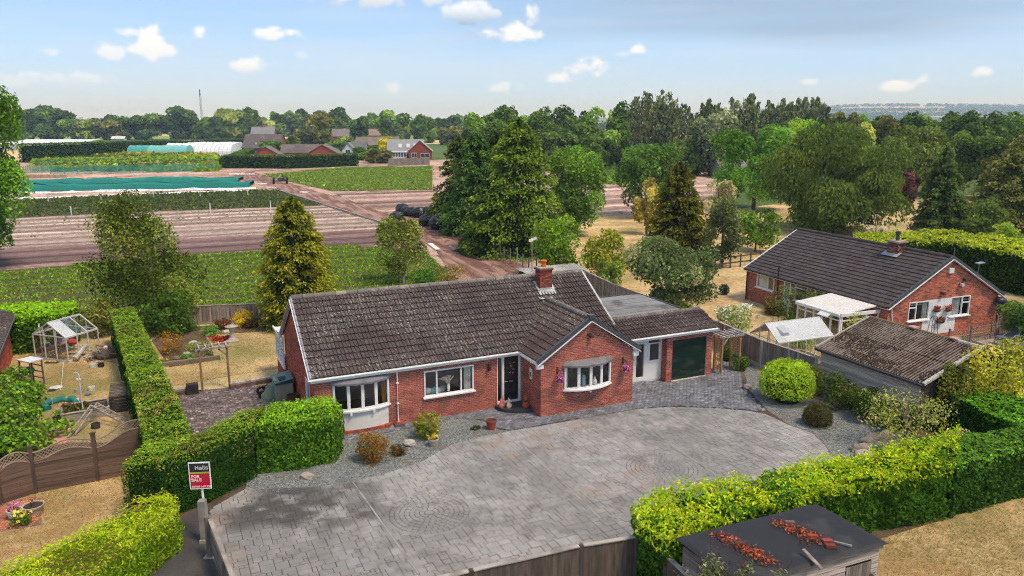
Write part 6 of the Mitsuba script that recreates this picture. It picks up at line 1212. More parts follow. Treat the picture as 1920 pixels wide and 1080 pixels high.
def pot(name, label, p, r, h, col, plant=None, cat='plant pot', seed=0, soil=(.05, .035, .025)):
    key = thing(name, label, cat); q = MB(); q.lathe([(0, .0), (r * .72, 0), (r * .95, h * .82), (r * 1.06, h * .82), (r * 1.08, h), (r * .93, h), (r * .9, h * .88)], p, col, 18); q.build('pot', 'matte', key, smooth=25)
    q = MB(); q.lathe([(r * .92, h * .88), (0, h * .9)], p, soil, 14); q.build('soil', 'matte', key)
    if plant:
        cols, n, sz, hh, rr = plant; rg = np.random.default_rng(seed); P = np.asarray(p) + [0, 0, h] + np.c_[rg.normal(0, rr * .5, (n, 2)), rg.random(n) * hh]; v, f, c = cards(P, unit(rg.normal(size=(n, 3)) + [0, 0, .7]), sz, tones(cols, n, rg), rg, .6); scene[full('plant', key)] = paint((v, f), 'leaf', color=c)
    return key
pot('plant_pot', 'terracotta pot standing alone in the gravel by the front path', (-.82, 28.54, .02), .21, .38, lin(150, 72, 52))
pot('plant_pot', 'pale stone pot with a yellow plant in front of the round green shrub', (-2.95, 26.95, .02), .19, .28, (.50, .46, .36), ([lin(220, 200, 90), lin(190, 170, 60)], 60, .09, .16, .17), seed=3)
pot('plant_pot', 'white patterned pot of pink hydrangea on the left paving', (-15.22, 21.5, .02), .20, .32, (.5, .5, .5), ([lin(230, 150, 180), lin(214, 120, 156), lin(236, 180, 200), lin(110, 140, 70)], 110, .10, .2, .19), seed=4)
pot('plant_pot', 'wide cream bowl pot with a bare stem on the left paving', (-14.85, 21.85, .02), .30, .28, (.46, .38, .27), ([lin(60, 70, 30)], 20, .06, .2, .1), seed=5)
pot('plant_pot', 'small brown pot of yellow leaved plant by the neighbour\'s paving', S(70, 757, .02), .16, .25, lin(140, 64, 44), ([lin(180, 190, 40), lin(150, 170, 40)], 90, .12, .35, .28), seed=6)
pot('plant_pot', 'black pot on the narrow paving below the climbing plants', (-18.3, 29.2, .02), .20, .26, (.02, .02, .02), ([lin(90, 130, 40)], 40, .12, .25, .2), seed=7)
def gnomes():
    for p, lab, seed in (((-1.07, -.30), 'pink and red garden figures clustered left of the front door', 1), ((-.22, -.80), 'terracotta garden figure sitting right of the front door', 2)):
        key = thing('garden_figure', lab, 'garden ornament'); q = MB(HF); rg = np.random.default_rng(seed)
        for k in range(3 if seed == 1 else 1):
            x, y = p[0] + .12 * k * (k - 1) * .8 - .1 * (k == 1), p[1] - .13 * k; s = .9 if seed == 1 else 1.3; col = [lin(190, 80, 80), lin(206, 120, 110), lin(210, 190, 170)][k] if seed == 1 else lin(176, 84, 60)
            q.lathe([(0, .155), (.10 * s, .155), (.115 * s, .22), (.09 * s, .34), (.055 * s, .40)], (x, y, 0), col, 10); q.ball((x, y, .155 + .30 * s), (.07 * s,) * 3, col * 1.05, 2); q.lathe([(.075 * s, .155 + .33 * s), (.04 * s, .155 + .42 * s), (0, .155 + .50 * s)], (x, y, 0), col * .9, 10); q.ball((x + .09 * s, y - .05, .26), (.04, .05, .07), col, 1); q.ball((x - .09 * s, y - .05, .26), (.04, .05, .07), col, 1)
        one(key, q, smooth=35)
gnomes()
def hanging(x, z, lab, seed):
    key = thing('hanging_basket', lab, 'hanging basket'); rg = np.random.default_rng(seed); q = MB(WF); q.tube([[x, -.01, z + .36], [x, -.16, z + .34], [x, -.28, z + .30], [x, -.28, z + .26]], .014, (.02, .02, .02), 6).box([x - .03, -.02, z + .12], [x + .03, -.009, z + .42], (.02, .02, .02)).tube([[x, -.01, z + .14], [x, -.2, z + .32]], .012, (.02, .02, .02), 5); q.build('bracket', 'painted', key)
    q = MB(WF); q.ball((x, -.28, z - .02), (.14, .14, .13), (.06, .05, .04), 2); q.build('basket', 'matte', key)
    q = MB(WF)
    for a in range(3): q.tube([[x, -.28, z + .28], [x + .14 * math.cos(a * 2.1), -.28 + .14 * math.sin(a * 2.1), z]], .005, (.05, .05, .05), 4)
    q.build('chain', 'metal', key); d = sphere(260, rg); P = WF.w(np.array([x, -.28, z]) + d * rg.uniform(.10, .19, (260, 1))); v, f, c = cards(P, unit(d @ np.stack([WF.x, WF.y, WF.z]) + .3 * rg.normal(size=(260, 3))), .065, tones([lin(226, 110, 200), lin(206, 70, 170), lin(236, 160, 216), lin(70, 100, 40)], 260, rg, .15), rg, .9); scene[full('flower', key)] = paint((v, f), 'leaf', color=c)
hanging(.74, 1.66, 'pink hanging basket left of the wing bow window', 1); hanging(3.93, 1.66, 'pink hanging basket right of the wing bow window', 2)
def storage():
    key = thing('storage_box', 'pale green plastic storage box with a dark green lid by the left gable', 'storage box'); x0, x1, y0, y1 = -9.62, -8.92, 4.15, 5.30; q = MB(HF); q.box([x0, y0, .02], [x1, y1, .95], (.30, .31, .24))
    for k in range(6): q.box([x0 - .012, y0 + .06 + k * .19, .05], [x0 - .002, y0 + .20 + k * .19, .93], (.33, .34, .27))
    for k in range(4): q.box([x0 + .05 + k * .17, y0 - .012, .05], [x0 + .17 + k * .17, y0 - .002, .93], (.33, .34, .27))
    q.build('body', 'painted', key); q = MB(HF); q.add([[x0 - .05, y0 - .05, .93], [x1 + .03, y0 - .05, .99], [x1 + .03, y1 + .05, .99], [x0 - .05, y1 + .05, .93], [x0 - .05, y0 - .05, 1.02], [x1 + .03, y0 - .05, 1.16], [x1 + .03, y1 + .05, 1.16], [x0 - .05, y1 + .05, 1.02]], [[4, 5, 6, 7], [0, 1, 5, 4], [3, 2, 6, 7], [0, 3, 7, 4], [1, 2, 6, 5]], (.028, .10, .095)); kl = q.build('lid', 'painted', key)
    q = MB(HF)
    for k in range(5): q.box([x0 + .16, y0 + .15 + k * .1, 1.075], [x1 - .2, y0 + .19 + k * .1, 1.10 + .02], (.02, .07, .068))
    q.box([x0 - .02, y0 + .25, 1.03], [x0 + .07, y1 - .25, 1.06], (.36, .27, .20)); q.build('rib', 'painted', kl)
    key = thing('barrel', 'rusty brown bin beside the green lidded storage box', 'bin'); q = MB(HF); q.lathe([(0, 0), (.25, 0), (.27, .35), (.27, .62), (.24, .62), (.24, .5), (0, .5)], (-9.05, 3.55, 0), (.11, .045, .028), 16); one(key, q, smooth=30)
    key = thing('hand_truck', 'upturned sack truck with two black wheels behind the storage box', 'sack truck'); o = HF.w(np.array([-10.05, 5.55, 0])); q = MB(FR(o, HF.x, HF.y)); q.tube([[.05, -.25, .3], [.75, -.2, .95]], .02, (.25, .3, .28), 6).tube([[.05, .25, .3], [.75, .2, .95], [.85, -.2, .95]], .02, (.03, .03, .03), 6).box([.1, -.28, .02], [.5, .28, .06], (.16, .26, .24)); q.build('frame', 'metal', key)
    for s in (-.32, .32):
        q = MB(FR(o, HF.x, HF.y)); an = np.linspace(0, 2 * np.pi, 15); q.tube([[.15 * math.cos(t), s, .22 + .15 * math.sin(t)] for t in an], .065, (.012, .012, .013), 8, cap=False); kw = q.build('wheel', 'matte', key); q = MB(FR(o, HF.x, HF.y)); q.tube([[0, s - .04, .22], [0, s + .04, .22]], .10, (.45, .30, .30), 12); q.build('rim', 'painted', kw)
    key = thing('board', 'pale green board leaning against the storage box', 'board'); q = MB(HF); q.bar([-10.05, 4.75, .0], [-9.68, 4.75, .72], .5, .03, (.20, .29, .24), upv=(0, 1, 0)); one(key, q)
storage()
def stone_rows():
    for name, lab, a, b, h in (('garden_wall', 'low brick edging wall between the patio and the lawn right of the arch', (-12.85, 33.25), (-10.9, 34.5), .28), ('garden_wall', 'low wall left of the timber arch by the hedge', (-15.2, 32.3), (-14.1, 32.75), .30), ('bed_edging', 'old sleeper edging along the front of the rockery bed', (-17.6, 36.4), (-14.95, 37.7), .22)):
        key = thing(name, lab, 'wall'); a, b = np.r_[a, 0], np.r_[b, 0]; L = np.linalg.norm(b - a); f = FR(a, b - a); rg = np.random.default_rng(len(lab)); n = int(L / (.23 if 'sleeper' not in lab else 1.2)) or 1
        for j in range(3 if 'sleeper' not in lab else 1):
            for k in range(n):
                q = MB(f); hh = h / (3 if 'sleeper' not in lab else 1); q.box([k * L / n, -.11, j * hh], [(k + 1) * L / n - .012, .11, (j + 1) * hh - .008], ((np.array([.17, .11, .09]) if j < 2 else np.array([.34, .31, .29])) if 'sleeper' not in lab else np.array([.20, .16, .12])) * np.exp(rg.normal(0, .2))); q.build('block' if 'sleeper' not in lab else 'sleeper', 'matte', key)
    key = thing('planter', 'black square planter standing by the left foot of the timber arch', 'planter'); q = MB(FR((-14.45, 32.35, 0), (.9, .42, 0))); q.box([0, 0, 0], [.5, .4, .45], (.025, .025, .027)); q.box([.03, .03, .45], [.47, .37, .455], (.03, .025, .02)); one(key, q)
stone_rows()
sheet('flower_bed', px((318, 689), (404, 676), (397, 655), (391, 640), (379, 622), (330, 612), (285, 640)), .03, 'earth', 'earth of the rockery bed beside the hedge', 'bed')
sheet('border', [np.array(p) for p in ((-16.2, 42.6), (-10, 44.2), (-9.8, 45.8), (-21.5, 43.6), (-20.5, 42.3))], .028, 'earth', 'narrow earth border along the back fence', 'bed')
def left_yard():
    key = thing('brick_paving', 'strip of red brick paving beside the trellis fence', 'paving', kind='structure'); rg = np.random.default_rng(110); pol = Polygon([p[:2] for p in px((-40, 955), (60, 932), (78, 935), (78, 985), (-40, 1005))]); mb = MB(); mb.poly(pol, .005, .014, (.2, .14, .12)); mb.build('joint_bed', 'matte', key); x0, y0, x1, y1 = pol.bounds
    for j in range(int((y1 - y0) / .105)):
        for i in range(int((x1 - x0) / .21)):
            r = sbox(x0 + i * .21, y0 + j * .105, x0 + i * .21 + .2, y0 + j * .105 + .096)
            if pol.contains(r): q = MB(); q.box([r.bounds[0], r.bounds[1], .01], [r.bounds[2], r.bounds[3], .03], lin(186, 116, 98) * np.exp(rg.normal(0, .18))); q.build('brick', 'matte', key)
    key = thing('paving', 'narrow pink paving path along the neighbour\'s house', 'paving', kind='structure'); a, b = np.array([-19.5, 32.2, 0]), np.array([-17.2, 27.0, 0]); f = FR(a, b - a)
    for k in range(9): q = MB(f); q.box([k * .63, -.4, .005], [k * .63 + .61, .4, .03], lin(196, 146, 126) * np.exp(rg.normal(0, .1))); q.build('slab', 'matte', key)
    key = thing('raised_bed', 'timber raised bed with dark soil in the neighbour\'s lawn', 'raised bed'); P = [S(*p, .35)[:2] for p in ((114, 780), (206, 765), (205, 746), (112, 757))]; a, b = np.r_[P[0], 0], np.r_[P[1], 0]; d = b - a; f = FR(a, d); L, W = np.linalg.norm(d), 1.25; c = (.38, .34, .29)
    for lo, hi in (((0, 0, 0), (L, .06, .38)), ((0, W - .06, 0), (L, W, .38)), ((0, .06, 0), (.06, W - .06, .38)), ((L - .06, .06, 0), (L, W - .06, .38)), ((-.02, -.03, .38), (L, .09, .41)), ((-.02, W - .1, .38), (L, W + .02, .41)), ((-.02, .09, .38), (.1, W - .1, .41))): q = MB(f); q.box(lo, hi, np.array(c) * rg.uniform(.8, 1.2)); q.build('plank', 'wood_h', key)
    q = MB(f); q.box([.06, .06, 0], [L - .06, W - .06, .27], (.06, .03, .022)); q.build('soil', 'matte', key)
    n = 160; Pp = f.w(np.c_[rg.uniform(.1, 1.0, n), rg.uniform(.1, W - .1, n), np.full(n, .27)]); v, ff, cc = tufts(Pp, .22, .5, [lin(90, 96, 50), lin(70, 80, 36), lin(110, 100, 60)], rg); scene[full('plant', key)] = paint((v, ff), 'leaf', color=cc)
    key = thing('compost_bin', 'dark slatted timber compost bin against the tall hedge', 'compost bin'); f = FR((-16.75, 30.2, 0), (.92, .40, 0))
    for j in range(10): q = MB(f); q.box([0, .14 * j, .72 + .018 * j], [1.15, .14 * j + .095, .76 + .018 * j], np.array([.17, .155, .125]) * rg.uniform(.8, 1.2)); q.build('slat', 'wood_h', key)
    for j in range(5): q = MB(f); q.box([0, -.02, .05 + j * .14], [1.15, .02, .15 + j * .14], (.05, .05, .045)); q.build('slat', 'wood_h', key)
    q = MB(f); q.box([.0, .03, 0], [.06, 1.4, .7], (.06, .06, .05)).box([1.09, .03, 0], [1.15, 1.4, .7], (.06, .06, .05)); q.build('side', 'wood_v', key)
    key = thing('folding_frame', 'pale folded timber frame resting on the grass behind the trellis fence', 'frame'); a, b, c_ = np.array([-17.05, 27.6, .05]), np.array([-16.95, 29.2, .75]), np.array([-15.05, 28.4, .15]); q = MB(); c = (.42, .38, .34)
    o = np.array([.12, .26, .0])
    for s in (0, 1): q.bar(a + o * s, b + o * s, .05, .07, c).bar(b + o * s, c_ + o * s, .05, .06, c)
    for t in (.1, .3, .5, .7, .9): p = b + (c_ - b) * t; q.bar(p, p + o, .04, .04, c)
    for t in (.15, .45): q.bar(b + (c_ - b) * t, b + (c_ - b) * (t + .22) + o, .03, .03, c)
    one(key, q, 'wood_h')
    key = thing('washing_pole', 'thin white pole with a hooked top standing by the raised bed', 'pole'); p = np.array([-17.55, 29.66, 0]); q = MB(); q.tube([p, p + [0, 0, 1.85], p + [-.03, 0, 1.98], p + [-.13, 0, 2.0], p + [-.2, 0, 1.95]], .022, (.66, .68, .72), 6).box(p + [-.12, -.04, 1.66], p + [.06, .04, 1.72], (.7, .7, .7)); one(key, q, 'painted')
    key = thing('garden_sheet', 'striped teal and white garden sheet crumpled on the grass by the raised bed', 'sheet'); q = MB(); c0 = S(118, 757, .12); t = np.linspace(.2, 4.3, 15); q.tube([c0 + [.62 * math.cos(x) - .1, .55 * math.sin(x), .05 * math.sin(7 * x)] for x in t], [.08 + .09 * abs(math.sin(k * 1.9)) for k in range(15)], (.03, .22, .19), 10)
    for k in range(5): x = .5 + k * .75; p = c0 + [.62 * math.cos(x) - .1, .55 * math.sin(x), 0]; q.tube([p, p + [.06, .05, .0]], .15, (.55, .62, .6), 10)
    one(key, q, smooth=True)
    key = thing('step_stool', 'tall garden rack with a pale top by the neighbour\'s wall', 'rack'); f = FR((-22.6, 33.7, 0), (.9, -.42, 0)); q = MB(f)
    for x in (0, .75):
        for y in (0, .55): q.bar([x, y, 0], [x, y, 1.2], .05, .05, (.12, .11, .10), upv=(1, 0, 0))
    for z in (.3, .6, .9): q.bar([0, 0, z], [.75, 0, z], .04, .04, (.16, .15, .13)).bar([0, .55, z], [.75, .55, z], .04, .04, (.16, .15, .13))
    q.build('frame', 'wood_v', key); q = MB(f); q.box([-.05, -.05, 1.2], [.8, .6, 1.25], (.60, .62, .66)); q.build('top', 'painted', key); q = MB(f); q.ball((.4, .2, .75), (.22, .16, .16), (.015, .10, .09), 2, .3, 2); q.build('bag', 'matte', key)
    for i, (x, y, r, c, lab, cat) in enumerate(((175, 689, .16, (.62, .62, .6), 'white plastic tub lying on the worn lawn', 'tub'), (190, 688, .14, (.02, .03, .03), 'black bucket lying beside the white tub on the worn lawn', 'bucket'), (146, 735, .13, (.42, .36, .28), 'brown jar on the grass left of the white pole', 'jar'), (172, 732, .14, (.6, .6, .55), 'cream tin on the grass right of the white pole', 'tin'), (98, 733, .12, (.02, .02, .02), 'black tray on the grass beside the teal sheet', 'tray'), (105, 728, .22, (.6, .62, .6), 'white sheet of plastic on the grass beside the black tray', 'plastic'), (165, 741, .1, (.05, .16, .34), 'blue lid on the grass by the raised bed', 'lid'), (180, 803, .16, (.05, .05, .05), 'dark metal can on the grass behind the trellis fence', 'can'))):
        p = S(x, y); key = thing(cat, lab, cat); q = MB(); q.lathe([(0, 0), (r, 0), (r * 1.05, r * 1.3), (r * .9, r * 1.3), (r * .85, r * .4), (0, r * .35)] if cat not in ('tray', 'plastic', 'lid') else [(0, .03), (r, .0), (r * 1.3, .05), (0, .07)], p, c, 12); one(key, q)
    for i, (x, y, c, lab) in enumerate(((200, 668, (.66, .60, .64), 'pale pink and white toy figure by the hedge near the small greenhouse'), (98, 681, (.40, .27, .05), 'yellow trowel and dark tray on the lawn before the small greenhouse'))):
        p = S(x, y); key = thing('garden_clutter', lab, 'toy' if i == 0 else 'tool'); q = MB(); q.ball(p + [0, 0, .2], (.16, .16, .2), c, 2, .2, i) if i == 0 else q.box(p + [-.35, -.1, 0], p + [.3, .12, .06], (.04, .04, .04)).box(p + [-.1, -.05, .06], p + [.2, .08, .1], c); 
        if i == 0: q.ball(p + [0, 0, .46], (.12, .12, .12), c, 2)
        one(key, q)
    key = thing('washing_line', 'white line sagging from the lawn towards the teal sheet', 'line'); q = MB(); a, b = S(120, 690) + [0, 0, .3], S(114, 735) + [0, 0, .1]; q.tube([a, (a + b) / 2 - [0, 0, .08], b], .012, (.7, .7, .7), 4); one(key, q)
left_yard()
def patio2():
    q0 = GW; key = thing('terrace', 'paved terrace beside the gable of the second bungalow', 'terrace', kind='structure'); q = MB(GW)
    for i in range(7):
        for j in range(4): q.box([5.2 + i * .75, -3.3 + j * .62, .016], [5.2 + i * .75 + .72, -3.3 + j * .62 + .59, .045], np.array([.36, .29, .26]) * (1 + .12 * math.sin(i * 5.1 + j * 3.3)))
    q.build('slab', 'matte', key)
    def trellis(lab, p0, p1, h, sp=.16):
        key = thing('trellis', lab, 'trellis'); a, b = np.r_[p0[:2], 0], np.r_[p1[:2], 0]; L = np.linalg.norm(b - a); f = FR(a, b - a); n = int(L / sp)
        for k in range(int(L / 1.8) + 2): q = MB(f); x = min(k * 1.8, L); q.box([x - .04, -.04, 0], [x + .04, .04, h + .04], (.26, .2, .14)); q.build('post', 'wood_v', key)
        q = MB(f)
        for k in range(1, n): q.box([k * sp - .012, -.012, .05], [k * sp + .012, .0, h], (.36, .29, .20))
        for k in range(int(h / sp)): q.box([0, .0, .06 + k * sp], [L, .012, .085 + k * sp], (.36, .29, .20))
        q.build('lattice', 'wood_v', key)
    trellis('long lattice trellis in front of the gable of the second bungalow', GW.w(np.array([2.9, -1.5, 0])), GW.w(np.array([8.6, -1.0, 0])), 1.0)
    trellis('short lattice trellis beside the terrace, nearer the right edge', GW.w(np.array([8.2, -.2, 0])), GW.w(np.array([10.2, .6, 0])), 1.0)
    trellis('dark lattice panel at the bottom edge beside the felt roofed shed', np.array([8.75, 16.75]), np.array([10.2, 15.6]), 1.15, .14)
    key = thing('garden_chair', 'round backed dark garden chair on the terrace', 'chair'); o = GW.w(np.array([5.9, -2.2, .02])); f = FR(o, (.8, .6, 0)); q = MB(f); c = (.10, .11, .13)
    for x in (-.22, .22):
        for y in (-.2, .2): q.tube([[x, y, 0], [x * .9, y * .9, .44]], .02, c, 6)
    q.build('leg', 'metal', key); q = MB(f); q.lathe([(0, .44), (.27, .44), (.28, .47), (0, .48)], (0, 0, 0), c, 16); q.build('seat', 'painted', key); q = MB(f); an = np.linspace(0, np.pi, 13); q.tube([[.27 * math.cos(t), .22, .5 + .42 * math.sin(t)] for t in an], .025, c, 6)
    for t in (-.15, -.05, .05, .15): q.tube([[t, .22, .48], [t, .22, .5 + .42 * math.sqrt(1 - (t / .27) ** 2)]], .014, c, 5)
    q.build('backrest', 'metal', key)
    key = thing('garden_lounger', 'pale framed reclining garden chair on the terrace', 'chair'); o = GW.w(np.array([7.2, -1.9, .02])); f = FR(o, (.9, .35, 0)); q = MB(f); c = (.58, .58, .56)
    for y in (-.28, .28): q.tube([[-.6, y, .12], [-.1, y, .42], [.1, y, .40], [.55, y, 1.05]], .022, c, 6).tube([[-.35, y, .02], [.2, y, .42]], .02, c, 6).tube([[.35, y, .02], [-.05, y, .42]], .02, c, 6)
    q.build('frame', 'painted', key); q = MB(f); q.add([[-.5, -.26, .2], [.05, -.26, .42], [.05, .26, .42], [-.5, .26, .2]], [[0, 1, 2, 3]], (.10, .12, .14)).add([[.08, -.26, .42], [.5, -.26, .98], [.5, .26, .98], [.08, .26, .42]], [[0, 1, 2, 3]], (.10, .12, .14)); q.build('fabric', 'matte', key)
    key = thing('obelisk', 'dark metal plant obelisk standing by the gable of the second bungalow', 'obelisk'); o = GW.w(np.array([2.6, -.7, 0])); q = MB(FR(o, (1, 0, 0)))
    for x, y in ((-.22, -.22), (.22, -.22), (.22, .22), (-.22, .22)): q.tube([[x, y, 0], [x * .6, y * .6, 1.35], [x * .3, y * .3, 1.6]], .014, (.03, .03, .03), 5)
    for z, r in ((.5, .2), (1.0, .16)): q.bar([-r, -r, z], [r, -r, z], .015, .015, (.03, .03, .03)).bar([-r, r, z], [r, r, z], .015, .015, (.03, .03, .03))
    one(key, q, 'metal'); key = thing('parasol', 'bright green closed garden cover at the far corner of the second bungalow', 'cover'); o = GW.w(np.array([9.1, 1.2, 0])); q = MB(FR(o, (1, .2, 0))); q.lathe([(.75, 1.25), (.55, 1.5), (0, 1.72)], (0, 0, 0), (.012, .26, .07), 10).tube([[0, 0, 0], [0, 0, 1.6]], .03, (.3, .3, .3), 6); one(key, q, 'matte')
    key = thing('wall_planter', 'dark hanging planter at the right corner of the gable', 'planter'); q = MB(GW); q.ball((8.15, -.3, 1.9), (.35, .25, .22), (.02, .025, .05), 2, .1, 1); q.bar([8.15, 0, 2.05], [8.15, -.3, 2.05], .04, .04, (.03, .03, .03)); one(key, q, 'painted', True)
    key = thing('garden_bench', 'dark blue grey bench end beside the fence behind the clipped round bush', 'bench'); p = S(1428, 690); q = MB(FR(p + [0, .1, 0], (.4, -.9, 0))); c = (.05, .06, .08)
    for x in (0, .5): q.bar([x, 0, 0], [x, 0, .45], .05, .05, c, upv=(1, 0, 0)).bar([x, .4, 0], [x, .4, .8], .05, .05, c, upv=(1, 0, 0))
    for y in (.02, .14, .26): q.box([-.05, y, .45], [.8, y + .09, .48], c)
    one(key, q)
patio2()
# ================================================================ hedges, shrubs and trees near by
G_ = lambda *c: lin(*c)
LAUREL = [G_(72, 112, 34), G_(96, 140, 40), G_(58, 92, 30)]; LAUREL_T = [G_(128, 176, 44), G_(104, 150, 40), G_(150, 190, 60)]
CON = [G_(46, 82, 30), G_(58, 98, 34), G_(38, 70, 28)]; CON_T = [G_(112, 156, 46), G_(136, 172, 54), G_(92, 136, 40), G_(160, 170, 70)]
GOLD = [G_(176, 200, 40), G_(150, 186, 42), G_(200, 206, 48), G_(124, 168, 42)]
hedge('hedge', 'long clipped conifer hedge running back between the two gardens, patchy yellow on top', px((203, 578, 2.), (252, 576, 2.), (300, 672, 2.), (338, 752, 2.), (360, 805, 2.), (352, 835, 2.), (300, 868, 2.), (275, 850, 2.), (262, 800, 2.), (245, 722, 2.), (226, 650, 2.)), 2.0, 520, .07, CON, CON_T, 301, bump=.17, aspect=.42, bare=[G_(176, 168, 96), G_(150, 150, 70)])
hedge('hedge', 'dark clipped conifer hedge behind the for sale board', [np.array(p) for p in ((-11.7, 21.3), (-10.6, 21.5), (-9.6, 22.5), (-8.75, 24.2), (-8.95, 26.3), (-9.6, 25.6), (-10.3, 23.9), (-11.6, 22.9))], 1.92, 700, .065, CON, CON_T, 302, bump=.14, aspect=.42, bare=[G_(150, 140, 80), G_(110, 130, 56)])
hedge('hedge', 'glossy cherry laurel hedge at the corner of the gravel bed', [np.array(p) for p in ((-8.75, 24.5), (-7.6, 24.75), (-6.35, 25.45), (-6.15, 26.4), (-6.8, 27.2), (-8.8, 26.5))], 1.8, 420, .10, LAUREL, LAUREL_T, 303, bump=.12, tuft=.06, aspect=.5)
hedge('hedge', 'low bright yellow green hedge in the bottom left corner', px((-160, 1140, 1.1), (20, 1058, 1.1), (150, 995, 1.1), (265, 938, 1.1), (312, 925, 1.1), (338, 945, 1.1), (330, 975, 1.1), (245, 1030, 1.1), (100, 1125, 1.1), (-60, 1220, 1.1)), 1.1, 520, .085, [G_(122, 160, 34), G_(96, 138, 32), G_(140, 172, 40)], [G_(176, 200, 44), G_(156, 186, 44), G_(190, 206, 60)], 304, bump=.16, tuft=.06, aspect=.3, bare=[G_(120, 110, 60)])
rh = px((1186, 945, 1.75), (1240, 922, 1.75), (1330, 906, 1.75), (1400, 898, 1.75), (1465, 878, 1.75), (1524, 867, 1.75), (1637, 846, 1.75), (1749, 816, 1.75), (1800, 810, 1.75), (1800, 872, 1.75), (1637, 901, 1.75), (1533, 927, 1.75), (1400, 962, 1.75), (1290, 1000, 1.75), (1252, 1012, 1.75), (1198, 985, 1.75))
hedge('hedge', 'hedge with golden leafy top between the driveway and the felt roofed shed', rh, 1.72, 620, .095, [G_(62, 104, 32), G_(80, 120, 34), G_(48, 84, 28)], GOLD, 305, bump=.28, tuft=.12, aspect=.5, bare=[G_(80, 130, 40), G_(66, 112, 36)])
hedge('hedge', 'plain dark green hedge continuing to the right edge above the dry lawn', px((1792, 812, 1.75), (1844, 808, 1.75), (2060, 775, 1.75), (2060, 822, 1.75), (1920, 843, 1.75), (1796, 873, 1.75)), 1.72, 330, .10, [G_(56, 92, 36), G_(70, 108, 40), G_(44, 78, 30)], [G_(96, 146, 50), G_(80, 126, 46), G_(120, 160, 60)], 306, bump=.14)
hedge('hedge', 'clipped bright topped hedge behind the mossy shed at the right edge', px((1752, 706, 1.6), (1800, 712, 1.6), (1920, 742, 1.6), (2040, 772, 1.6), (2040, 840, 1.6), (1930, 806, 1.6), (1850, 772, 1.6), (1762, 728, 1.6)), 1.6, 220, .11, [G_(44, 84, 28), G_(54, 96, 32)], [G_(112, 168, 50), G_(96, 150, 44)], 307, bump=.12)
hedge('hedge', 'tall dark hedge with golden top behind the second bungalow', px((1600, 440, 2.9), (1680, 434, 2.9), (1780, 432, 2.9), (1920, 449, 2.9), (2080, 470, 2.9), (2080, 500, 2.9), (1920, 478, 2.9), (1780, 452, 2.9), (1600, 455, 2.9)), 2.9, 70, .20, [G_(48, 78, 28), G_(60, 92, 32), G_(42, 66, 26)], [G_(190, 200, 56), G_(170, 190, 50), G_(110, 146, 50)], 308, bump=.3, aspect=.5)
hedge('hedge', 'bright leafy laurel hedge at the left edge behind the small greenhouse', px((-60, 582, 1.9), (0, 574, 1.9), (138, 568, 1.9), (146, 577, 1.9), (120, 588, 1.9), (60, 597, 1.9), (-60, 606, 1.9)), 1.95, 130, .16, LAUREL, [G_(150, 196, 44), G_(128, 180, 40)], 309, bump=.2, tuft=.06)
# shrubs of the front garden
shrub('bush', 'round rusty orange bush in the gravel before the left bow window', (-5.0, 25.6, 0), .62, 1.12, [G_(150, 100, 40), G_(120, 84, 36), G_(136, 116, 44), G_(100, 96, 36)], .065, 2600, 310, stems=8)
shrub('bush', 'small low brown heather bush in the gravel', (-4.16, 26.2, 0), .33, .32, [G_(92, 76, 36), G_(76, 62, 36), G_(110, 92, 50)], .05, 1100, 311, stems=3)
shrub('bush', 'rounded green shrub with yellowing leaves against the front path', (-3.28, 27.75, 0), .58, .95, [G_(110, 130, 44), G_(150, 160, 60), G_(84, 110, 36), G_(170, 150, 70)], .085, 1700, 312, stems=5)
shrub('bush', 'tiny dark weed clump in the gravel left of the terracotta pot', (-1.45, 28.5, 0), .2, .14, [G_(56, 64, 40)], .06, 160, 313, stems=0)
# garage side
rng = np.random.default_rng(5)
DOME = dome('bush', 'neatly clipped bright green dome bush on a short stem in the side gravel', (11.95, 31.75, 0), 1.10, 1.55, [G_(156, 190, 50), G_(134, 176, 46), G_(176, 200, 62)], .085, 6500, 314, .28)
q = MB(); q.tube([(11.95, 31.75, 0), (11.95, 31.75, .5)], [.07, .06], BARK, 8); q.build('trunk', 'matte', DOME)
dome('bush', 'brown green heather bush in the gravel below the clipped dome', (12.25, 29.0, 0), .54, .80, [G_(96, 100, 58), G_(116, 104, 66), G_(82, 88, 50)], .07, 3600, 315, .05, .8, .14, (.05, .045, .025))
for i, (x, y, r, h, lab) in enumerate(((13.75, 32.6, .75, 1.35, 'dark glossy evergreen bush at the left corner of the mossy shed'), (14.5, 31.2, .85, 1.4, 'dark glossy evergreen bush second along the mossy shed wall'), (15.2, 29.8, .8, 1.3, 'dark evergreen bush third along the mossy shed wall'), (15.8, 28.5, .75, 1.1, 'low spreading evergreen at the right end of the row along the mossy shed'))):
    shrub('bush', lab, (x - .65, y - .3, 0), r, h, [G_(70, 98, 40), G_(92, 118, 48), G_(52, 76, 34), G_(120, 128, 66)], .10, 2600, 316 + i, stems=4)
tree('shrub_tree', 'open spreading small leaved shrub with bare pale stems beside the rockery stones', 'shrub', (14.6, 26.7, 0), 2.15, 1.65, 'broad', [G_(136, 152, 84), G_(160, 170, 100), G_(110, 130, 68)], .085, 2000, 320, clear=.2, bark=np.array([.22, .18, .13]), limbs=18, clumps=46, trunk_r=.045)
shrub('bush', 'white flowered low bush by the timber wall beyond the rockery stones', (16.6, 26.6, 0), .45, .7, [G_(110, 120, 60), G_(140, 120, 70)], .09, 500, 321, flowers=([G_(235, 220, 180)], 40, .10))
shrub('bush', 'white spiked buddleia bush behind the board fence by the trellis arch', S(1388, 612, .9) * [1, 1, 0] + [0, .8, 0], 1.15, 1.9, [G_(128, 150, 90), G_(110, 138, 76), G_(150, 164, 110)], .11, 2600, 322, flowers=([G_(238, 235, 215)], 150, .15), stems=6)
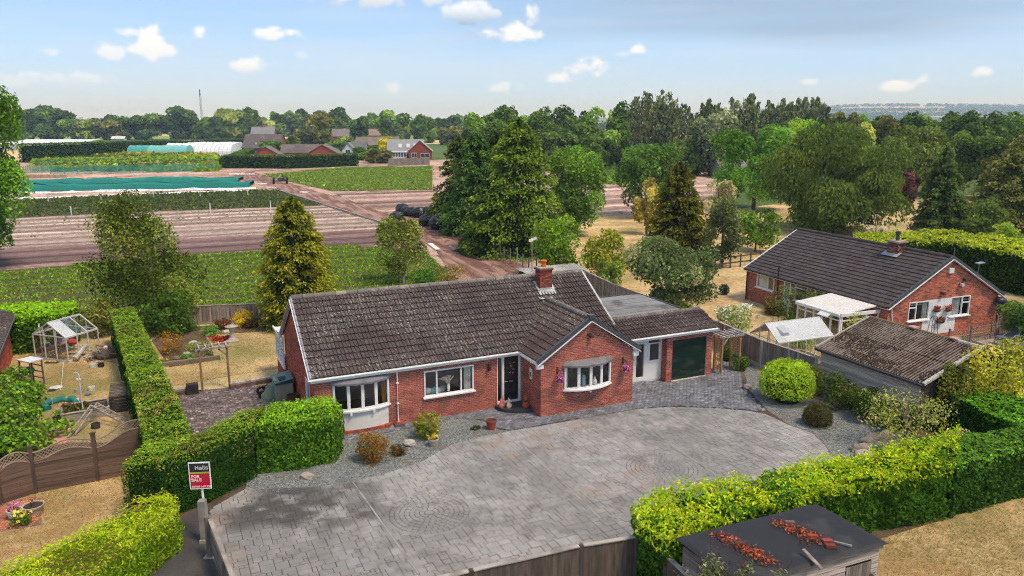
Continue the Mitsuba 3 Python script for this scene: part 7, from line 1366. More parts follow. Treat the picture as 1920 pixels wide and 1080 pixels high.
for i, (x, y, yt, wpx, lab, cols) in enumerate(((1486, 606, 538, 100, 'dark green bush with pale leaves before the white sun room', [G_(84, 108, 56), G_(104, 124, 70), G_(64, 88, 44)]), (1545, 612, 548, 66, 'yellowing bush touching the white sun room', [G_(150, 134, 66), G_(130, 126, 60), G_(100, 110, 50)]), (1450, 590, 562, 40, 'low brownish bush at the left of the bushes before the second bungalow', [G_(120, 104, 56), G_(96, 96, 50)]))):
    p = S(x, y); p[1] -= 0; shrub('bush', lab, p, wpx / 2 / 1440 * p[1] * 1.03, up(x, yt, p[1]), cols, .12, 2000, 330 + i)
shrub('vine', 'bright green vine over the fence between the milky greenhouse and the mossy shed', S(1505, 622, .9) * [1, 1, 0], .9, 1.5, [G_(120, 170, 50), G_(100, 150, 44)], .12, 900, 334)
shrub('vine', 'yellow green ivy on the upper left corner of the mossy shed', np.array([17.0, 36.2, 0]), .9, 2.75, [G_(170, 180, 70), G_(150, 166, 60)], .10, 1800, 335)
for i, (x, y, yt, wpx, lab, cols, z) in enumerate(((1850, 735, 640, 120, 'golden leaved shrub behind the right hand clipped hedge', [G_(190, 190, 60), G_(160, 170, 56), G_(206, 204, 90)], (19.0, 28.7, 0)), (1905, 715, 600, 90, 'tall golden leaved shrub at the right edge beside the terrace', [G_(196, 192, 70), G_(150, 160, 60), G_(120, 140, 50)], (20.6, 30.0, 0)), (1770, 722, 688, 70, 'dark twiggy shrub against the end wall of the mossy shed', [G_(100, 116, 50), G_(150, 150, 64), G_(76, 96, 40)], (17.3, 28.4, 0)), (1885, 612, 562, 70, 'green garden shrub right of the gable of the second bungalow', [G_(110, 140, 60), G_(90, 120, 50)], 0), (1925, 640, 575, 70, 'dark green shrub at the right edge by the lattice trellis', [G_(80, 116, 50), G_(66, 100, 44)], 0), (1760, 612, 585, 60, 'low green plants below the white gable panel', [G_(84, 110, 52), G_(110, 130, 60)], 0), (1832, 616, 590, 40, 'small round green bush at the right foot of the gable', [G_(70, 100, 46)], 0), (1930, 800, 720, 90, 'dark shrub at the right edge behind the clipped hedge', [G_(60, 86, 40), G_(80, 100, 46)], 0))):
    p = z if z else S(x, y); p = np.asarray(p, float); shrub('bush', lab, p, wpx / 2 / 1440 * p[1] * 1.03, min(3.2, up(x, yt, p[1])), cols, .12, 3000, 340 + i, stems=4)
def buddleia():
    rg = np.random.default_rng(349); key = thing('buddleia', 'grey green buddleia with brown seed heads at the bottom edge before the felt roofed shed', 'shrub'); P, N, A = [], [], []; q = MB(); hp = []
    for _ in range(46):
        b = np.array([4.65, 15.2, .0]) + rg.normal(0, .2, 3) * [1, .6, 0]; t = np.array([4.75, 15.35, 2.05]) + rg.normal(0, 1, 3) * [.55, .3, .22]; m = (b + t) / 2 + [0, 0, .12]; q.tube([b, m, t], [.02, .014, .006], (.16, .13, .09), 5, cap=False)
        for k in range(90): s = rg.uniform(.35, 1); p = b + (t - b) * s; P.append(p + rg.normal(0, .05, 3)); d = unit(np.r_[rg.normal(size=2), .3]); A.append(d); N.append(unit(np.r_[rg.normal(0, .5, 2), 1]))
        for k in range(9): hp.append(t + (t - m) * .25 * k / 9 + rg.normal(0, .018, 3))
    q.build('stem', 'matte', key); P, N, A = map(np.array, (P, N, A)); v, f, c = cards(P, N, .12, tones([G_(120, 136, 90), G_(140, 152, 110), G_(100, 120, 70)], len(P), rg), rg, .32, along=A); scene[full('foliage', key)] = paint((v, f), 'leaf', color=c)
    hp = np.array(hp); v, f, c = cards(hp, sphere(len(hp), rg), .045, tones([G_(96, 70, 56), G_(76, 56, 46), G_(120, 96, 90)], len(hp), rg), rg, .9); scene[full('seed_head', key)] = paint((v, f), 'leaf', color=c)
buddleia()
# back garden
shrub('bush', 'round bright yellow shrub against the back garden fence', S(457, 612), .62, 1.0, [G_(226, 196, 60), G_(206, 180, 50), G_(190, 170, 60)], .09, 1600, 350)
for i, (x, y, r, h, cols, lab) in enumerate(((-17.9, 38.6, .75, 1.15, [G_(170, 130, 50), G_(140, 110, 46)], 'ochre yellow bush at the hedge end of the rockery bed'), (-17.2, 42.2, .5, .6, [G_(110, 150, 70)], 'pale green plant near the top of the rockery bed'), (-16.2, 41.3, .7, .22, [G_(166, 70, 50), G_(140, 56, 44)], 'patch of red leaved ground plants at the lawn edge of the rockery bed'), (-16.7, 39.6, .8, .3, [G_(140, 160, 70), G_(170, 180, 110), G_(100, 130, 60)], 'spread of pale green rockery plants in the middle of the bed'), (-15.9, 38.0, .4, .4, [G_(120, 130, 60), G_(90, 110, 50)], 'green tuft in the front corner of the rockery bed behind the arch'), (-16.6, 37.6, .3, .3, [G_(110, 150, 60)], 'bright green plant behind the sleeper edging'), (-18.6, 43.2, .45, .5, [G_(100, 130, 60)], 'green plant in the border left of the bird bath'), (-17.0, 43.6, .5, .6, [G_(120, 84, 50), G_(100, 70, 44)], 'rusty brown plants in the border behind the bird bath'), (-15.4, 43.9, .5, .55, [G_(110, 76, 46), G_(90, 90, 46)], 'brown plants in the border left of the yellow shrub'), (-17.4, 37.0, .3, .25, [G_(190, 160, 80), G_(120, 120, 60)], 'small yellow plant at the left end of the sleeper edging'))):
    shrub('plant', lab, (x, y, 0), r, h, cols, .08, 900, 351 + i, stems=2)
rocks([(-16.9, 38.3, .2, 'pale flat stone in the rockery bed', (.42, .40, .38)), (-17.3, 40.2, .25, 'white grey rock in the middle of the rockery bed', (.5, .48, .46)), (-16.3, 37.3, .17, 'small pale rock near the front of the rockery bed', (.45, .42, .38)), (-17.2, 37.7, .18, 'dark rock at the left of the rockery bed', (.2, .17, .15)), (-16.4, 42.6, .22, 'white stone at the top of the rockery bed', (.6, .57, .52))])
tree('tree', 'wind bent tree with pale bare limbs behind the long hedge', 'tree', S(300, 612), up(245, 368, 44.5), 3.05, 'wind', [G_(72, 94, 38), G_(90, 112, 46), G_(58, 78, 30), G_(112, 128, 58)], .155, 19000, 370, clear=.08, bark=np.array([.42, .38, .32]), limbs=20, lean=(-1.5, 0), clumps=44)
shrub('bush', 'bushy green shrub under the wind bent tree', S(315, 628), 1.45, 2.5, [G_(78, 112, 40), G_(96, 132, 48), G_(64, 92, 34)], .15, 4200, 371)
TIP = .8
p = S(560, 612); tree('golden_conifer', 'tall golden conifer with shaggy drooping sprays behind the left gable', 'conifer', p, up(560, 368, p[1]), 2.25, 'column', [G_(46, 66, 26), G_(156, 168, 60)], .17, 30000, 372, clear=.0, limbs=0, aspect=.5)
TIP = 1.0
p = S(757, 530); tree('tree', 'slender loose tree with pale twigs behind the roof ridge', 'tree', p, up(757, 402, p[1]), 2.1, 'tall', [G_(88, 112, 48), G_(112, 134, 66), G_(70, 92, 40), G_(140, 150, 90)], .17, 7000, 373, clear=.14, bark=np.array([.30, .27, .22]), limbs=16, lean=(-.4, 0), clumps=46)
shrub('bush', 'low bright green bush just above the roof ridge', S(800, 545), 1.0, 1.5, [G_(70, 116, 40), G_(84, 130, 46)], .14, 1500, 374)
shrub('bush', 'straw coloured scrub at the field corner above the roof ridge', S(838, 535), 1.5, 1.3, [G_(130, 124, 66), G_(110, 116, 56), G_(150, 130, 80)], .14, 1300, 375)
shrub('bush', 'variegated leafy shrub between the small greenhouse and the long hedge', S(190, 628), 1.15, 2.1, [G_(120, 130, 60), G_(160, 160, 90), G_(84, 100, 44)], .16, 2200, 376)
def vine():
    rg = np.random.default_rng(377); key = thing('climbing_vine', 'large leaved climbing vine sprawling along the neighbour\'s wall', 'vine'); Ps, Ns, Cs = [], [], []
    for (x, y, z, rx, ry, rz, n) in ((-21.7, 31.6, .8, .35, 1.3, .7, 700), (-20.2, 29.8, .75, .75, 1.3, .7, 1200), (-19.2, 27.8, .6, .8, 1.2, .6, 1100), (-18.3, 26.3, .45, .8, .9, .45, 800), (-17.7, 27.9, .35, .8, .5, .3, 260), (-17.5, 26.3, .35, .7, .5, .25, 240)):
        d = sphere(n, rg); d[:, 2] = np.abs(d[:, 2]) * rg.choice([1, -1], n, p=[.8, .2]); Ps.append(np.array([x, y, z]) + d * [rx, ry, rz] * rg.uniform(.6, 1.1, (n, 1))); Ns.append(unit(d + [0, 0, .4] + .5 * rg.normal(size=(n, 3)))); Cs.append(tones([G_(116, 160, 50), G_(90, 134, 42), G_(134, 176, 60), G_(70, 104, 36)], n, rg))
    P = np.vstack(Ps); P[:, 2] = np.maximum(P[:, 2], .04); v, f, c = cards(P, np.vstack(Ns), .16, np.vstack(Cs), rg, .8); scene[full('foliage', key)] = paint((v, f), 'leaf', color=c); q = MB()
    for k in range(10): a = np.array([-21.3 + .33 * k, 32.2 - .65 * k, 0]); q.tube([a, a + rg.normal(0, .3, 3) + [0, 0, .9], a + rg.normal(0, .5, 3) + [.2, 0, 1.5]], [.03, .02, .01], BARK, 5)
    m = q.mesh(); m[0][:, 2] = np.maximum(m[0][:, 2], .0); q.build('stem', 'matte', key)
vine()
shrub('plant', 'yellow flowered plant at the edge of the left paving', (-14.8, 21.15, 0), .32, .4, [G_(90, 116, 50), G_(110, 130, 60)], .10, 260, 378, flowers=([G_(240, 225, 90)], 26, .12))
p = np.array([-43.1, 62., 0]); tree('tree', 'tall leafy tree cut off by the left edge of the picture', 'tree', p, up(0, 160, 62.), 4.3, 'broad', [G_(66, 104, 34), G_(82, 124, 40), G_(52, 86, 28), G_(100, 140, 50)], .24, 36000, 379, clear=.1, limbs=10)
# trees beyond the track fence and in the paddock
def ptree(name, lab, cat, x, yb, yt, wpx, kind, cols, n, seed, leaf=None, **k):
    p = S(x, yb); d = np.hypot(p[1], CAM_H); return tree(name, lab, cat, p, up(x, yt, p[1]), wpx / 2 / 1440 * d, kind, cols, leaf or max(.14, .0034 * d), n, seed, **k)
FIR = [G_(42, 68, 34), G_(84, 118, 54)]
ptree('conifer', 'dark ragged conifer at the left end of the big clump', 'conifer', 862, 424, 255, 130, 'cone', [G_(46, 66, 32), G_(90, 112, 50)], 15000, 380, limbs=0, clear=0)
ptree('conifer', 'feathery green conifer second from the left in the big clump', 'conifer', 895, 440, 247, 160, 'cone', [G_(46, 78, 40), G_(84, 124, 62)], 19000, 381, limbs=0, clear=0)
ptree('conifer', 'dark conifer behind the middle of the big clump', 'conifer', 930, 436, 240, 140, 'cone', [G_(40, 62, 30), G_(76, 104, 46)], 15000, 382, limbs=0, clear=0)
ptree('conifer', 'largest dark green conifer with bright upper tips in the middle of the big clump', 'conifer', 972, 474, 220, 220, 'cone', [G_(44, 70, 32), G_(118, 152, 58)], 34000, 383, limbs=0, clear=0)
ptree('conifer', 'dark low conifer before the largest conifer', 'conifer', 925, 474, 320, 140, 'cone', [G_(34, 56, 28), G_(64, 94, 42)], 14000, 384, limbs=0, clear=0)
ptree('tree', 'lighter green leafy tree at the right end of the conifer clump', 'tree', 1080, 440, 270, 118, 'broad', [G_(84, 122, 50), G_(104, 142, 60), G_(66, 98, 40)], 14000, 385, clear=.03)
ptree('bush', 'bright green bush left of the corrugated green shed roof', 'bush', 1047, 522, 408, 100, 'broad', [G_(96, 134, 48), G_(118, 152, 56), G_(78, 112, 40)], 5500, 386, clear=.02, limbs=5)
ptree('bush', 'yellow green bush behind the top of the board fence', 'bush', 1132, 532, 434, 92, 'broad', [G_(120, 138, 50), G_(100, 124, 44), G_(140, 150, 56)], 4500, 387, clear=.02, limbs=5)
ptree('bush', 'small rounded grey green bush at the far end of the board fence', 'bush', 1145, 548, 489, 52, 'broad', [G_(110, 138, 76), G_(90, 118, 60)], 1800, 388, clear=.0, limbs=3)
ptree('tree', 'broad grey green tree with dense rounded crown beyond the flat garage roof', 'tree', 1266, 588, 448, 176, 'broad', [G_(92, 118, 78), G_(112, 136, 96), G_(66, 92, 58), G_(140, 158, 120)], 17000, 389, clear=.12, limbs=10, leaf=.17)
ptree('conifer', 'dense dark olive conifer in the paddock', 'conifer', 1268, 480, 303, 142, 'cone', [G_(50, 62, 26), G_(104, 112, 44)], 22000, 390, limbs=0, clear=0)
ptree('ash_tree', 'round ash tree standing at the field edge left of the olive conifer', 'tree', 1215, 408, 274, 124, 'broad', [G_(84, 122, 60), G_(104, 144, 76), G_(66, 98, 48)], 13000, 391, clear=.04)
ptree('tree', 'pale yellowish small tree against the left side of the olive conifer', 'tree', 1212, 440, 340, 46, 'tall', [G_(150, 146, 84), G_(126, 132, 70)], 2500, 392, clear=.1)
ptree('tree', 'whitish flowering small tree right of the olive conifer', 'tree', 1342, 420, 342, 60, 'broad', [G_(150, 160, 120), G_(190, 192, 160), G_(110, 130, 84)], 2600, 393, clear=.15)
ptree('tree', 'grey green shrubby tree behind the round grey green tree', 'tree', 1352, 500, 372, 84, 'tall', [G_(82, 100, 64), G_(100, 118, 80), G_(64, 82, 50)], 4500, 394, clear=.05)
ptree('bush', 'green bush in the golden grass left of the second bungalow roof', 'bush', 1416, 472, 398, 86, 'broad', [G_(84, 122, 44), G_(104, 142, 52), G_(66, 100, 38)], 3500, 395, clear=.08)
ptree('tree', 'bright green round crowned tree standing in the paddock', 'tree', 1412, 394, 232, 152, 'broad', [G_(92, 140, 56), G_(112, 160, 66), G_(74, 116, 46)], 18000, 396, clear=.10, limbs=8)
ptree('tree', 'huge olive green spreading tree with drooping twigs behind the second bungalow roof', 'tree', 1560, 436, 246, 238, 'hang', [G_(80, 106, 52), G_(96, 120, 60), G_(68, 92, 46)], 42000, 397, clear=0.02, limbs=12, leaf=.36, aspect=.4, clumps=40)
ptree('conifer', 'spired green conifer right of the weeping tree', 'conifer', 1757, 446, 276, 104, 'cone', [G_(52, 78, 40), G_(92, 120, 66)], 16000, 398, limbs=0, clear=0)
ptree('copper_tree', 'small purple leaved tree behind the weeping tree', 'tree', 1690, 394, 314, 54, 'broad', [G_(64, 44, 52), G_(84, 58, 62), G_(50, 36, 42)], 3000, 399, clear=.1)
ptree('tree', 'bright green tree top behind the round paddock tree', 'tree', 1500, 372, 228, 96, 'broad', [G_(100, 140, 50), G_(120, 156, 60)], 5000, 400)
ptree('tree', 'olive green spreading tree behind the purple tree', 'tree', 1715, 372, 236, 124, 'broad', [G_(88, 110, 56), G_(104, 124, 66), G_(70, 92, 46)], 7000, 401)
ptree('conifer', 'broad olive conifer near the right edge above the hedge', 'conifer', 1880, 444, 278, 130, 'column', [G_(70, 86, 48), G_(120, 132, 80)], 17000, 402, limbs=0, clear=0)
ptree('bush', 'dark bush right of the spired conifer above the hedge', 'bush', 1835, 452, 376, 90, 'broad', [G_(66, 92, 44), G_(84, 110, 56)], 3000, 403, clear=0., limbs=3)
ptree('bush', 'bright green bush above the golden topped hedge at the right', 'bush', 1884, 462, 420, 60, 'broad', [G_(126, 160, 66), G_(104, 140, 56)], 2000, 404, clear=0., limbs=3)
ptree('bush', 'white flowered bush on the hedge behind the second chimney', 'bush', 1640, 452, 424, 76, 'broad', [G_(150, 165, 110), G_(200, 205, 170), G_(90, 115, 60)], 2200, 405, clear=0., limbs=3)
ptree('bush', 'brownish bush between the spired conifer and the golden topped hedge', 'bush', 1795, 446, 400, 60, 'broad', [G_(90, 90, 60), G_(76, 84, 50)], 1800, 406, clear=0., limbs=3)
ptree('tree', 'mid green tree at the right edge above the dark bush', 'tree', 1925, 428, 250, 90, 'broad', [G_(96, 116, 62), G_(78, 100, 50)], 5000, 407)

for i, (x, y, yt, w, cols, lab) in enumerate(((1386, 694, 664, 34, [G_(84, 116, 50), G_(104, 130, 60)], 'small green bush at the right foot of the trellis arch'), (1362, 676, 652, 24, [G_(70, 104, 44)], 'dark green bush seen through the trellis arch'), (1268, 585, 566, 70, [G_(120, 170, 50), G_(100, 150, 44)], 'bright green low plants under the round grey green tree'), (1357, 553, 535, 18, [G_(56, 78, 66), G_(70, 92, 80)], 'tiny blue green bush standing alone in the golden grass'))):
    p = S(x, y); shrub('bush', lab, p, w / 2 / 1440 * p[1] * 1.03, up(x, yt, p[1]), cols, .11, 900, 420 + i, stems=2)
def rail_fence():
    key = thing('rail_fence', 'dark weathered post and rail fence at the near edge of the paddock', 'fence'); a, b = S(1330, 508), S(1425, 496); n = 6
    for k in range(n): p = a + (b - a) * k / (n - 1); q = MB(); q.bar(p, p + [0, 0, 1.15], .1, .1, (.12, .10, .08), upv=(0, 1, 0)); q.build('post', 'wood_v', key)
    for z in (.45, .95): q = MB(); q.bar(a + [0, .06, z], b + [0, .06, z], .05, .11, (.14, .115, .09)); q.build('rail', 'wood_h', key)
rail_fence()
# ================================================================ the middle distance
def ftree(lab, x, yb, yt, wpx, cols, seed, kind='broad', n=2600, group=None, name='tree'):
    p = S(x, yb); d = np.hypot(p[1], CAM_H); H = up(x, yt, p[1]); R = wpx / 2 / 1440 * d * (1.18 if kind == 'broad' else 1.12); n = int(n * 1.35)
    tree(name, lab, 'tree', p, H, R, kind, cols, .0042 * d, n, seed, clear=.0, limbs=0, group=group, clumps=20 if kind == 'broad' else None)
DK, MD, LT, OL, PB = [G_(72, 100, 50), G_(86, 116, 58), G_(60, 86, 44)], [G_(88, 122, 54), G_(104, 138, 64), G_(74, 106, 48)], [G_(120, 146, 72), G_(138, 160, 86), G_(100, 128, 62)], [G_(98, 108, 56), G_(112, 120, 66), G_(84, 96, 50)], [G_(96, 112, 84), G_(112, 130, 100), G_(80, 96, 72)]
which = lambda seq, c: next(i for i, x in enumerate(seq) if x is c)
LEFT = [(40, 262, 212, 60, MD), (62, 264, 205, 62, MD), (104, 263, 202, 66, DK), (140, 264, 226, 46, MD), (160, 264, 226, 44, LT), (196, 263, 220, 56, OL), (242, 262, 210, 60, DK), (285, 262, 217, 66, DK), (350, 262, 202, 66, DK), (392, 263, 222, 50, DK), (436, 262, 206, 66, LT), (468, 262, 205, 40, MD), (492, 258, 222, 40, LT)]
for i, (x, yb, yt, w, c) in enumerate(LEFT): ftree(('dark green', 'mid green', 'pale green', 'olive green')[which([DK, MD, LT, OL], c)] + ' hedgerow tree, ' + ORD[i] + ' from the left behind the polytunnels', x, yb, yt, w, c, 420 + i)
MID = [(527, 256, 210, 40, MD, 'round green tree behind the grey roofed house'), (557, 256, 204, 36, DK, 'dark upright tree behind the brown roofed houses'), (590, 278, 217, 66, OL, 'broad olive tree among the houses'), (622, 266, 204, 54, DK, 'tall dark tree behind the broad olive tree'), (674, 268, 222, 30, DK, 'dark pointed tree between the red house and the red gable'), (693, 262, 216, 44, MD, 'green tree behind the dark pointed tree'), (735, 266, 209, 50, MD, 'tall full tree left of the white trimmed red house'), (768, 262, 232, 34, LT, 'pale green small tree behind the grey roofed chalet'), (797, 268, 220, 44, MD, 'green tree right above the grey roofed chalet'), (824, 262, 224, 34, DK, 'dark tree left of the far red gable'), (857, 258, 216, 34, DK, 'dark round tree on the skyline left of the big clump'), (880, 262, 226, 36, MD, 'green tree behind the far red gable'), (848, 272, 240, 40, OL, 'olive tree in front of the far red gable'), (728, 296, 258, 34, [G_(176, 176, 60), G_(150, 160, 56)], 'bright yellow tree left of the grey roofed chalet'), (632, 284, 264, 30, MD, 'green bush behind the low brown roofs'), (648, 276, 258, 30, LT, 'light green tree before the red house'), (512, 286, 266, 40, MD, 'green shrub tree between the first two brown roofs'), (690, 300, 276, 44, MD, 'green bushes at the end of the clipped dark hedge'), (712, 306, 282, 40, OL, 'olive bush before the chalet fence'), (545, 282, 258, 26, LT, 'pale creamy green shrub right of the first brown roof')]
for i, (x, yb, yt, w, c, lab) in enumerate(MID): ftree(lab, x, yb, yt, w, c, 440 + i, n=2200)
WOOD = [(905, 318, 212, 76, MD, 'broad'), (945, 316, 203, 84, DK, 'broad'), (992, 316, 207, 80, MD, 'broad'), (1045, 312, 189, 92, DK, 'broad'), (1098, 312, 204, 76, DK, 'broad'), (1140, 312, 197, 90, MD, 'broad'), (1172, 312, 216, 60, DK, 'broad'), (1075, 316, 232, 80, DK, 'broad'), (1120, 316, 240, 70, MD, 'broad'), (1020, 320, 246, 70, DK, 'broad')]
for i, (x, yb, yt, w, c, k) in enumerate(WOOD): ftree(('dark green wood tree, ' if c is DK else 'mid green wood tree, ') + ORD[sorted(range(len(WOOD)), key=lambda j: WOOD[j][0]).index(i)] + ' from the left left of the poplars', x, yb, yt, w, c, 470 + i, k, 4200)
for i, (x, yb, yt, w, lab) in enumerate(((1230, 322, 163, 112, 'broadest clump of dark feathery poplars, left of the others'), (1322, 322, 182, 62, 'narrow poplar second from the left on the skyline'), (1387, 322, 170, 64, 'tall poplar in the middle of the skyline row'), (1454, 312, 180, 76, 'poplar left half of the right hand skyline clump'), (1505, 312, 176, 70, 'poplar right half of the right hand skyline clump'))): ftree(lab, x, yb, yt, w, PB, 490 + i, 'poplar', 5000, name='poplar_tree')
ftree('silvery leaved tree before the narrow poplars', 1330, 330, 216, 78, [G_(104, 124, 96), G_(128, 146, 120), G_(76, 96, 70)], 497, 'broad', 4000)
RIGHT = [(1545, 330, 222, 62, DK), (1580, 330, 220, 66, OL), (1625, 330, 220, 64, MD), (1660, 335, 224, 60, OL), (1700, 330, 216, 80, DK), (1745, 332, 220, 70, MD), (1790, 335, 218, 82, DK), (1838, 335, 222, 80, DK), (1880, 332, 216, 84, MD), (1925, 332, 218, 80, DK), (1600, 352, 240, 60, LT), (1650, 358, 262, 60, MD), (1780, 365, 250, 90, MD), (1840, 372, 256, 90, DK), (1905, 380, 262, 90, OL)]
for i, (x, yb, yt, w, c) in enumerate(RIGHT[:10]): ftree(('dark green', 'mid green', 'olive')[which([DK, MD, OL], c)] + ' tree, ' + ORD[i] + ' from the left below the hills', x, yb, yt, w, c, 500 + i, n=3600)
for i, (x, yb, yt, w, c) in enumerate(RIGHT[10:]): ftree(['pale green tree behind the top of the weeping tree', 'green tree between the weeping and the purple tree', 'green tree before the skyline wood behind the spired conifer', 'dark tree before the skyline wood right of the spired conifer', 'olive tree before the skyline wood at the right edge'][i], x, yb, yt, w, c, 515 + i, n=3600)
for i, (x, yb, yt, w) in enumerate(((1290, 330, 262, 60), (1180, 318, 262, 50), (1365, 322, 240, 50), (1420, 318, 236, 60), (1475, 318, 232, 60))): ftree(('dark understorey tree left of the silvery tree', 'dark understorey tree below the left poplars', 'dark understorey tree between the two tall poplars', 'dark understorey tree left of the right hand poplars', 'dark understorey tree under the right hand poplars')[i], x, yb, yt, w, DK, 525 + i, n=2600)

# distant woods that read as one mass, hills, mast
def far_wood(name, lab, spots, cols, seed, kind='stuff'):
    rng = np.random.default_rng(seed); V = MB(); key = thing(name, lab, 'wood', kind=kind)
    for (x, y, r, h, n) in spots:
        d = sphere(n, rng); d[:, 2] = np.abs(d[:, 2]); P = np.array([x, y, 0]) + d * [r, r, h] * rng.uniform(.8, 1.05, (n, 1)); v, f, c = cards(P, unit(d + .5 * rng.normal(size=(n, 3))), r * .28, tones(cols, n, rng) * np.exp(rng.normal(0, .15)), rng, .9); V.add(v, f, c)
    m = V.mesh(); scene[key] = paint(m[:2], 'leaf', color=m[2])
rng = np.random.default_rng(530); sp = []
for y in (700, 820, 960, 1150, 1400, 1750, 2200):
    for x in np.arange(-y * .76, y * .76, max(12, y * .014)):
        if -20 < x < 60 and y < 800: continue
        r = rng.uniform(.7, 1.3) * max(8, y * .009); top = CAM_H + rng.uniform(-.2, 1.0) * 5; sp.append((x + rng.normal(0, r * .6), y + rng.normal(0, 40), r, max(6, top * rng.uniform(.75, 1.15)), 70))
far_wood('woodland', 'far belt of trees along the horizon', sp, [G_(70, 96, 56), G_(84, 108, 62), G_(60, 84, 50)], 531)
def hills():
    key = thing('hills', 'long low hill of pale fields and woods on the right horizon', 'hill', kind='structure'); xs, ys = np.linspace(-4200, 6200, 150), np.linspace(2600, 6600, 60); X, Y = np.meshgrid(xs, ys)
    e = np.clip((X / Y - .18) / .30, 0, 1); e = e * e * (3 - 2 * e); ridge_ = 34 + 74 * e + 10 * np.sin(X / 900); Z = ridge_ * np.clip((Y - 2900) / 2100, 0, 1) ** 1.1 * np.clip(1 - (Y - 5000) / 4000, .3, 1) * (1 + .12 * (meshkit.fbm(np.stack([X / 700, Y / 700, X * 0], -1), 3, 9) - .5)) - .5
    nx = len(xs); v = np.stack([X, Y, Z], -1).reshape(-1, 3); f = [[j * nx + i, j * nx + i + 1, (j + 1) * nx + i + 1, (j + 1) * nx + i] for j in range(len(ys) - 1) for i in range(nx - 1)]; q = MB(); q.add(v, f, (.2, .2, .1)); m = q.mesh(); scene[key] = paint(m[:2], 'farmland', smooth=True, color=m[2])
    hz = lambda x, y: float(np.interp(x, xs, Z[np.abs(ys - y).argmin()])); rg = np.random.default_rng(540); V = MB()
    def clump(x, y, r, h, n=26):
        d = sphere(n, rg); d[:, 2] = np.abs(d[:, 2]); P = np.array([x, y, hz(x, y)]) + d * [r, r, h]; vv, ff, c = cards(P, unit(d), r * .6, tones([G_(62, 88, 50), G_(76, 100, 58)], n, rg), rg, .9); V.add(vv, ff, c)
    for x in np.arange(1000, 4600, 15.): clump(x, 4980 + rg.normal(0, 40), 22, 13 + 6 * rg.random(), 18)
    for (x0, x1, y0, y1) in ((1700, 2750, 4200, 4260), (1350, 2300, 3700, 3760), (2350, 3000, 3850, 3870), (2500, 3300, 4500, 4520), (1200, 1900, 4550, 4600), (900, 1700, 3350, 3380), (2000, 2900, 3300, 3330)):
        for x in np.arange(x0, x1, 13.): clump(x, y0 + (y1 - y0) * (x - x0) / (x1 - x0) + rg.normal(0, 34), 24, 13 + 5 * rg.random(), 16)
    key = thing('hill_woods', 'strips of woodland along the distant hill', 'wood', kind='stuff'); m = V.mesh(); scene[key] = paint(m[:2], 'leaf', color=m[2])
hills()
def mast():
    key = thing('radio_mast', 'slender lattice radio mast on the left skyline', 'mast'); y = 1100.; x = (379 - 960) / 1440 * y * 1.0; p = np.array([x * CP, y, 0]); H_ = up(379, 168, y); q = MB(); w = 1.3; c = (.20, .19, .20)
    for a in range(3): o = np.array([math.cos(a * 2.094), math.sin(a * 2.094), 0]) * w; q.tube([p + o, p + o + [0, 0, H_ * .86]], .16, c, 5)
    for k in range(22):
        z0, z1 = H_ * .86 * k / 22, H_ * .86 * (k + 1) / 22
        for a in range(3): o0, o1 = [np.array([math.cos(t * 2.094), math.sin(t * 2.094), 0]) * w for t in (a, a + 1)]; q.bar(p + o0 + [0, 0, z0], p + o1 + [0, 0, z1], .14, .14, c)
    q.build('lattice', 'metal', key); q = MB(); q.tube([p + [0, 0, H_ * .86], p + [0, 0, H_]], [.9, .8], (.16, .15, .16), 8); q.build('antenna', 'matte', key)
mast()
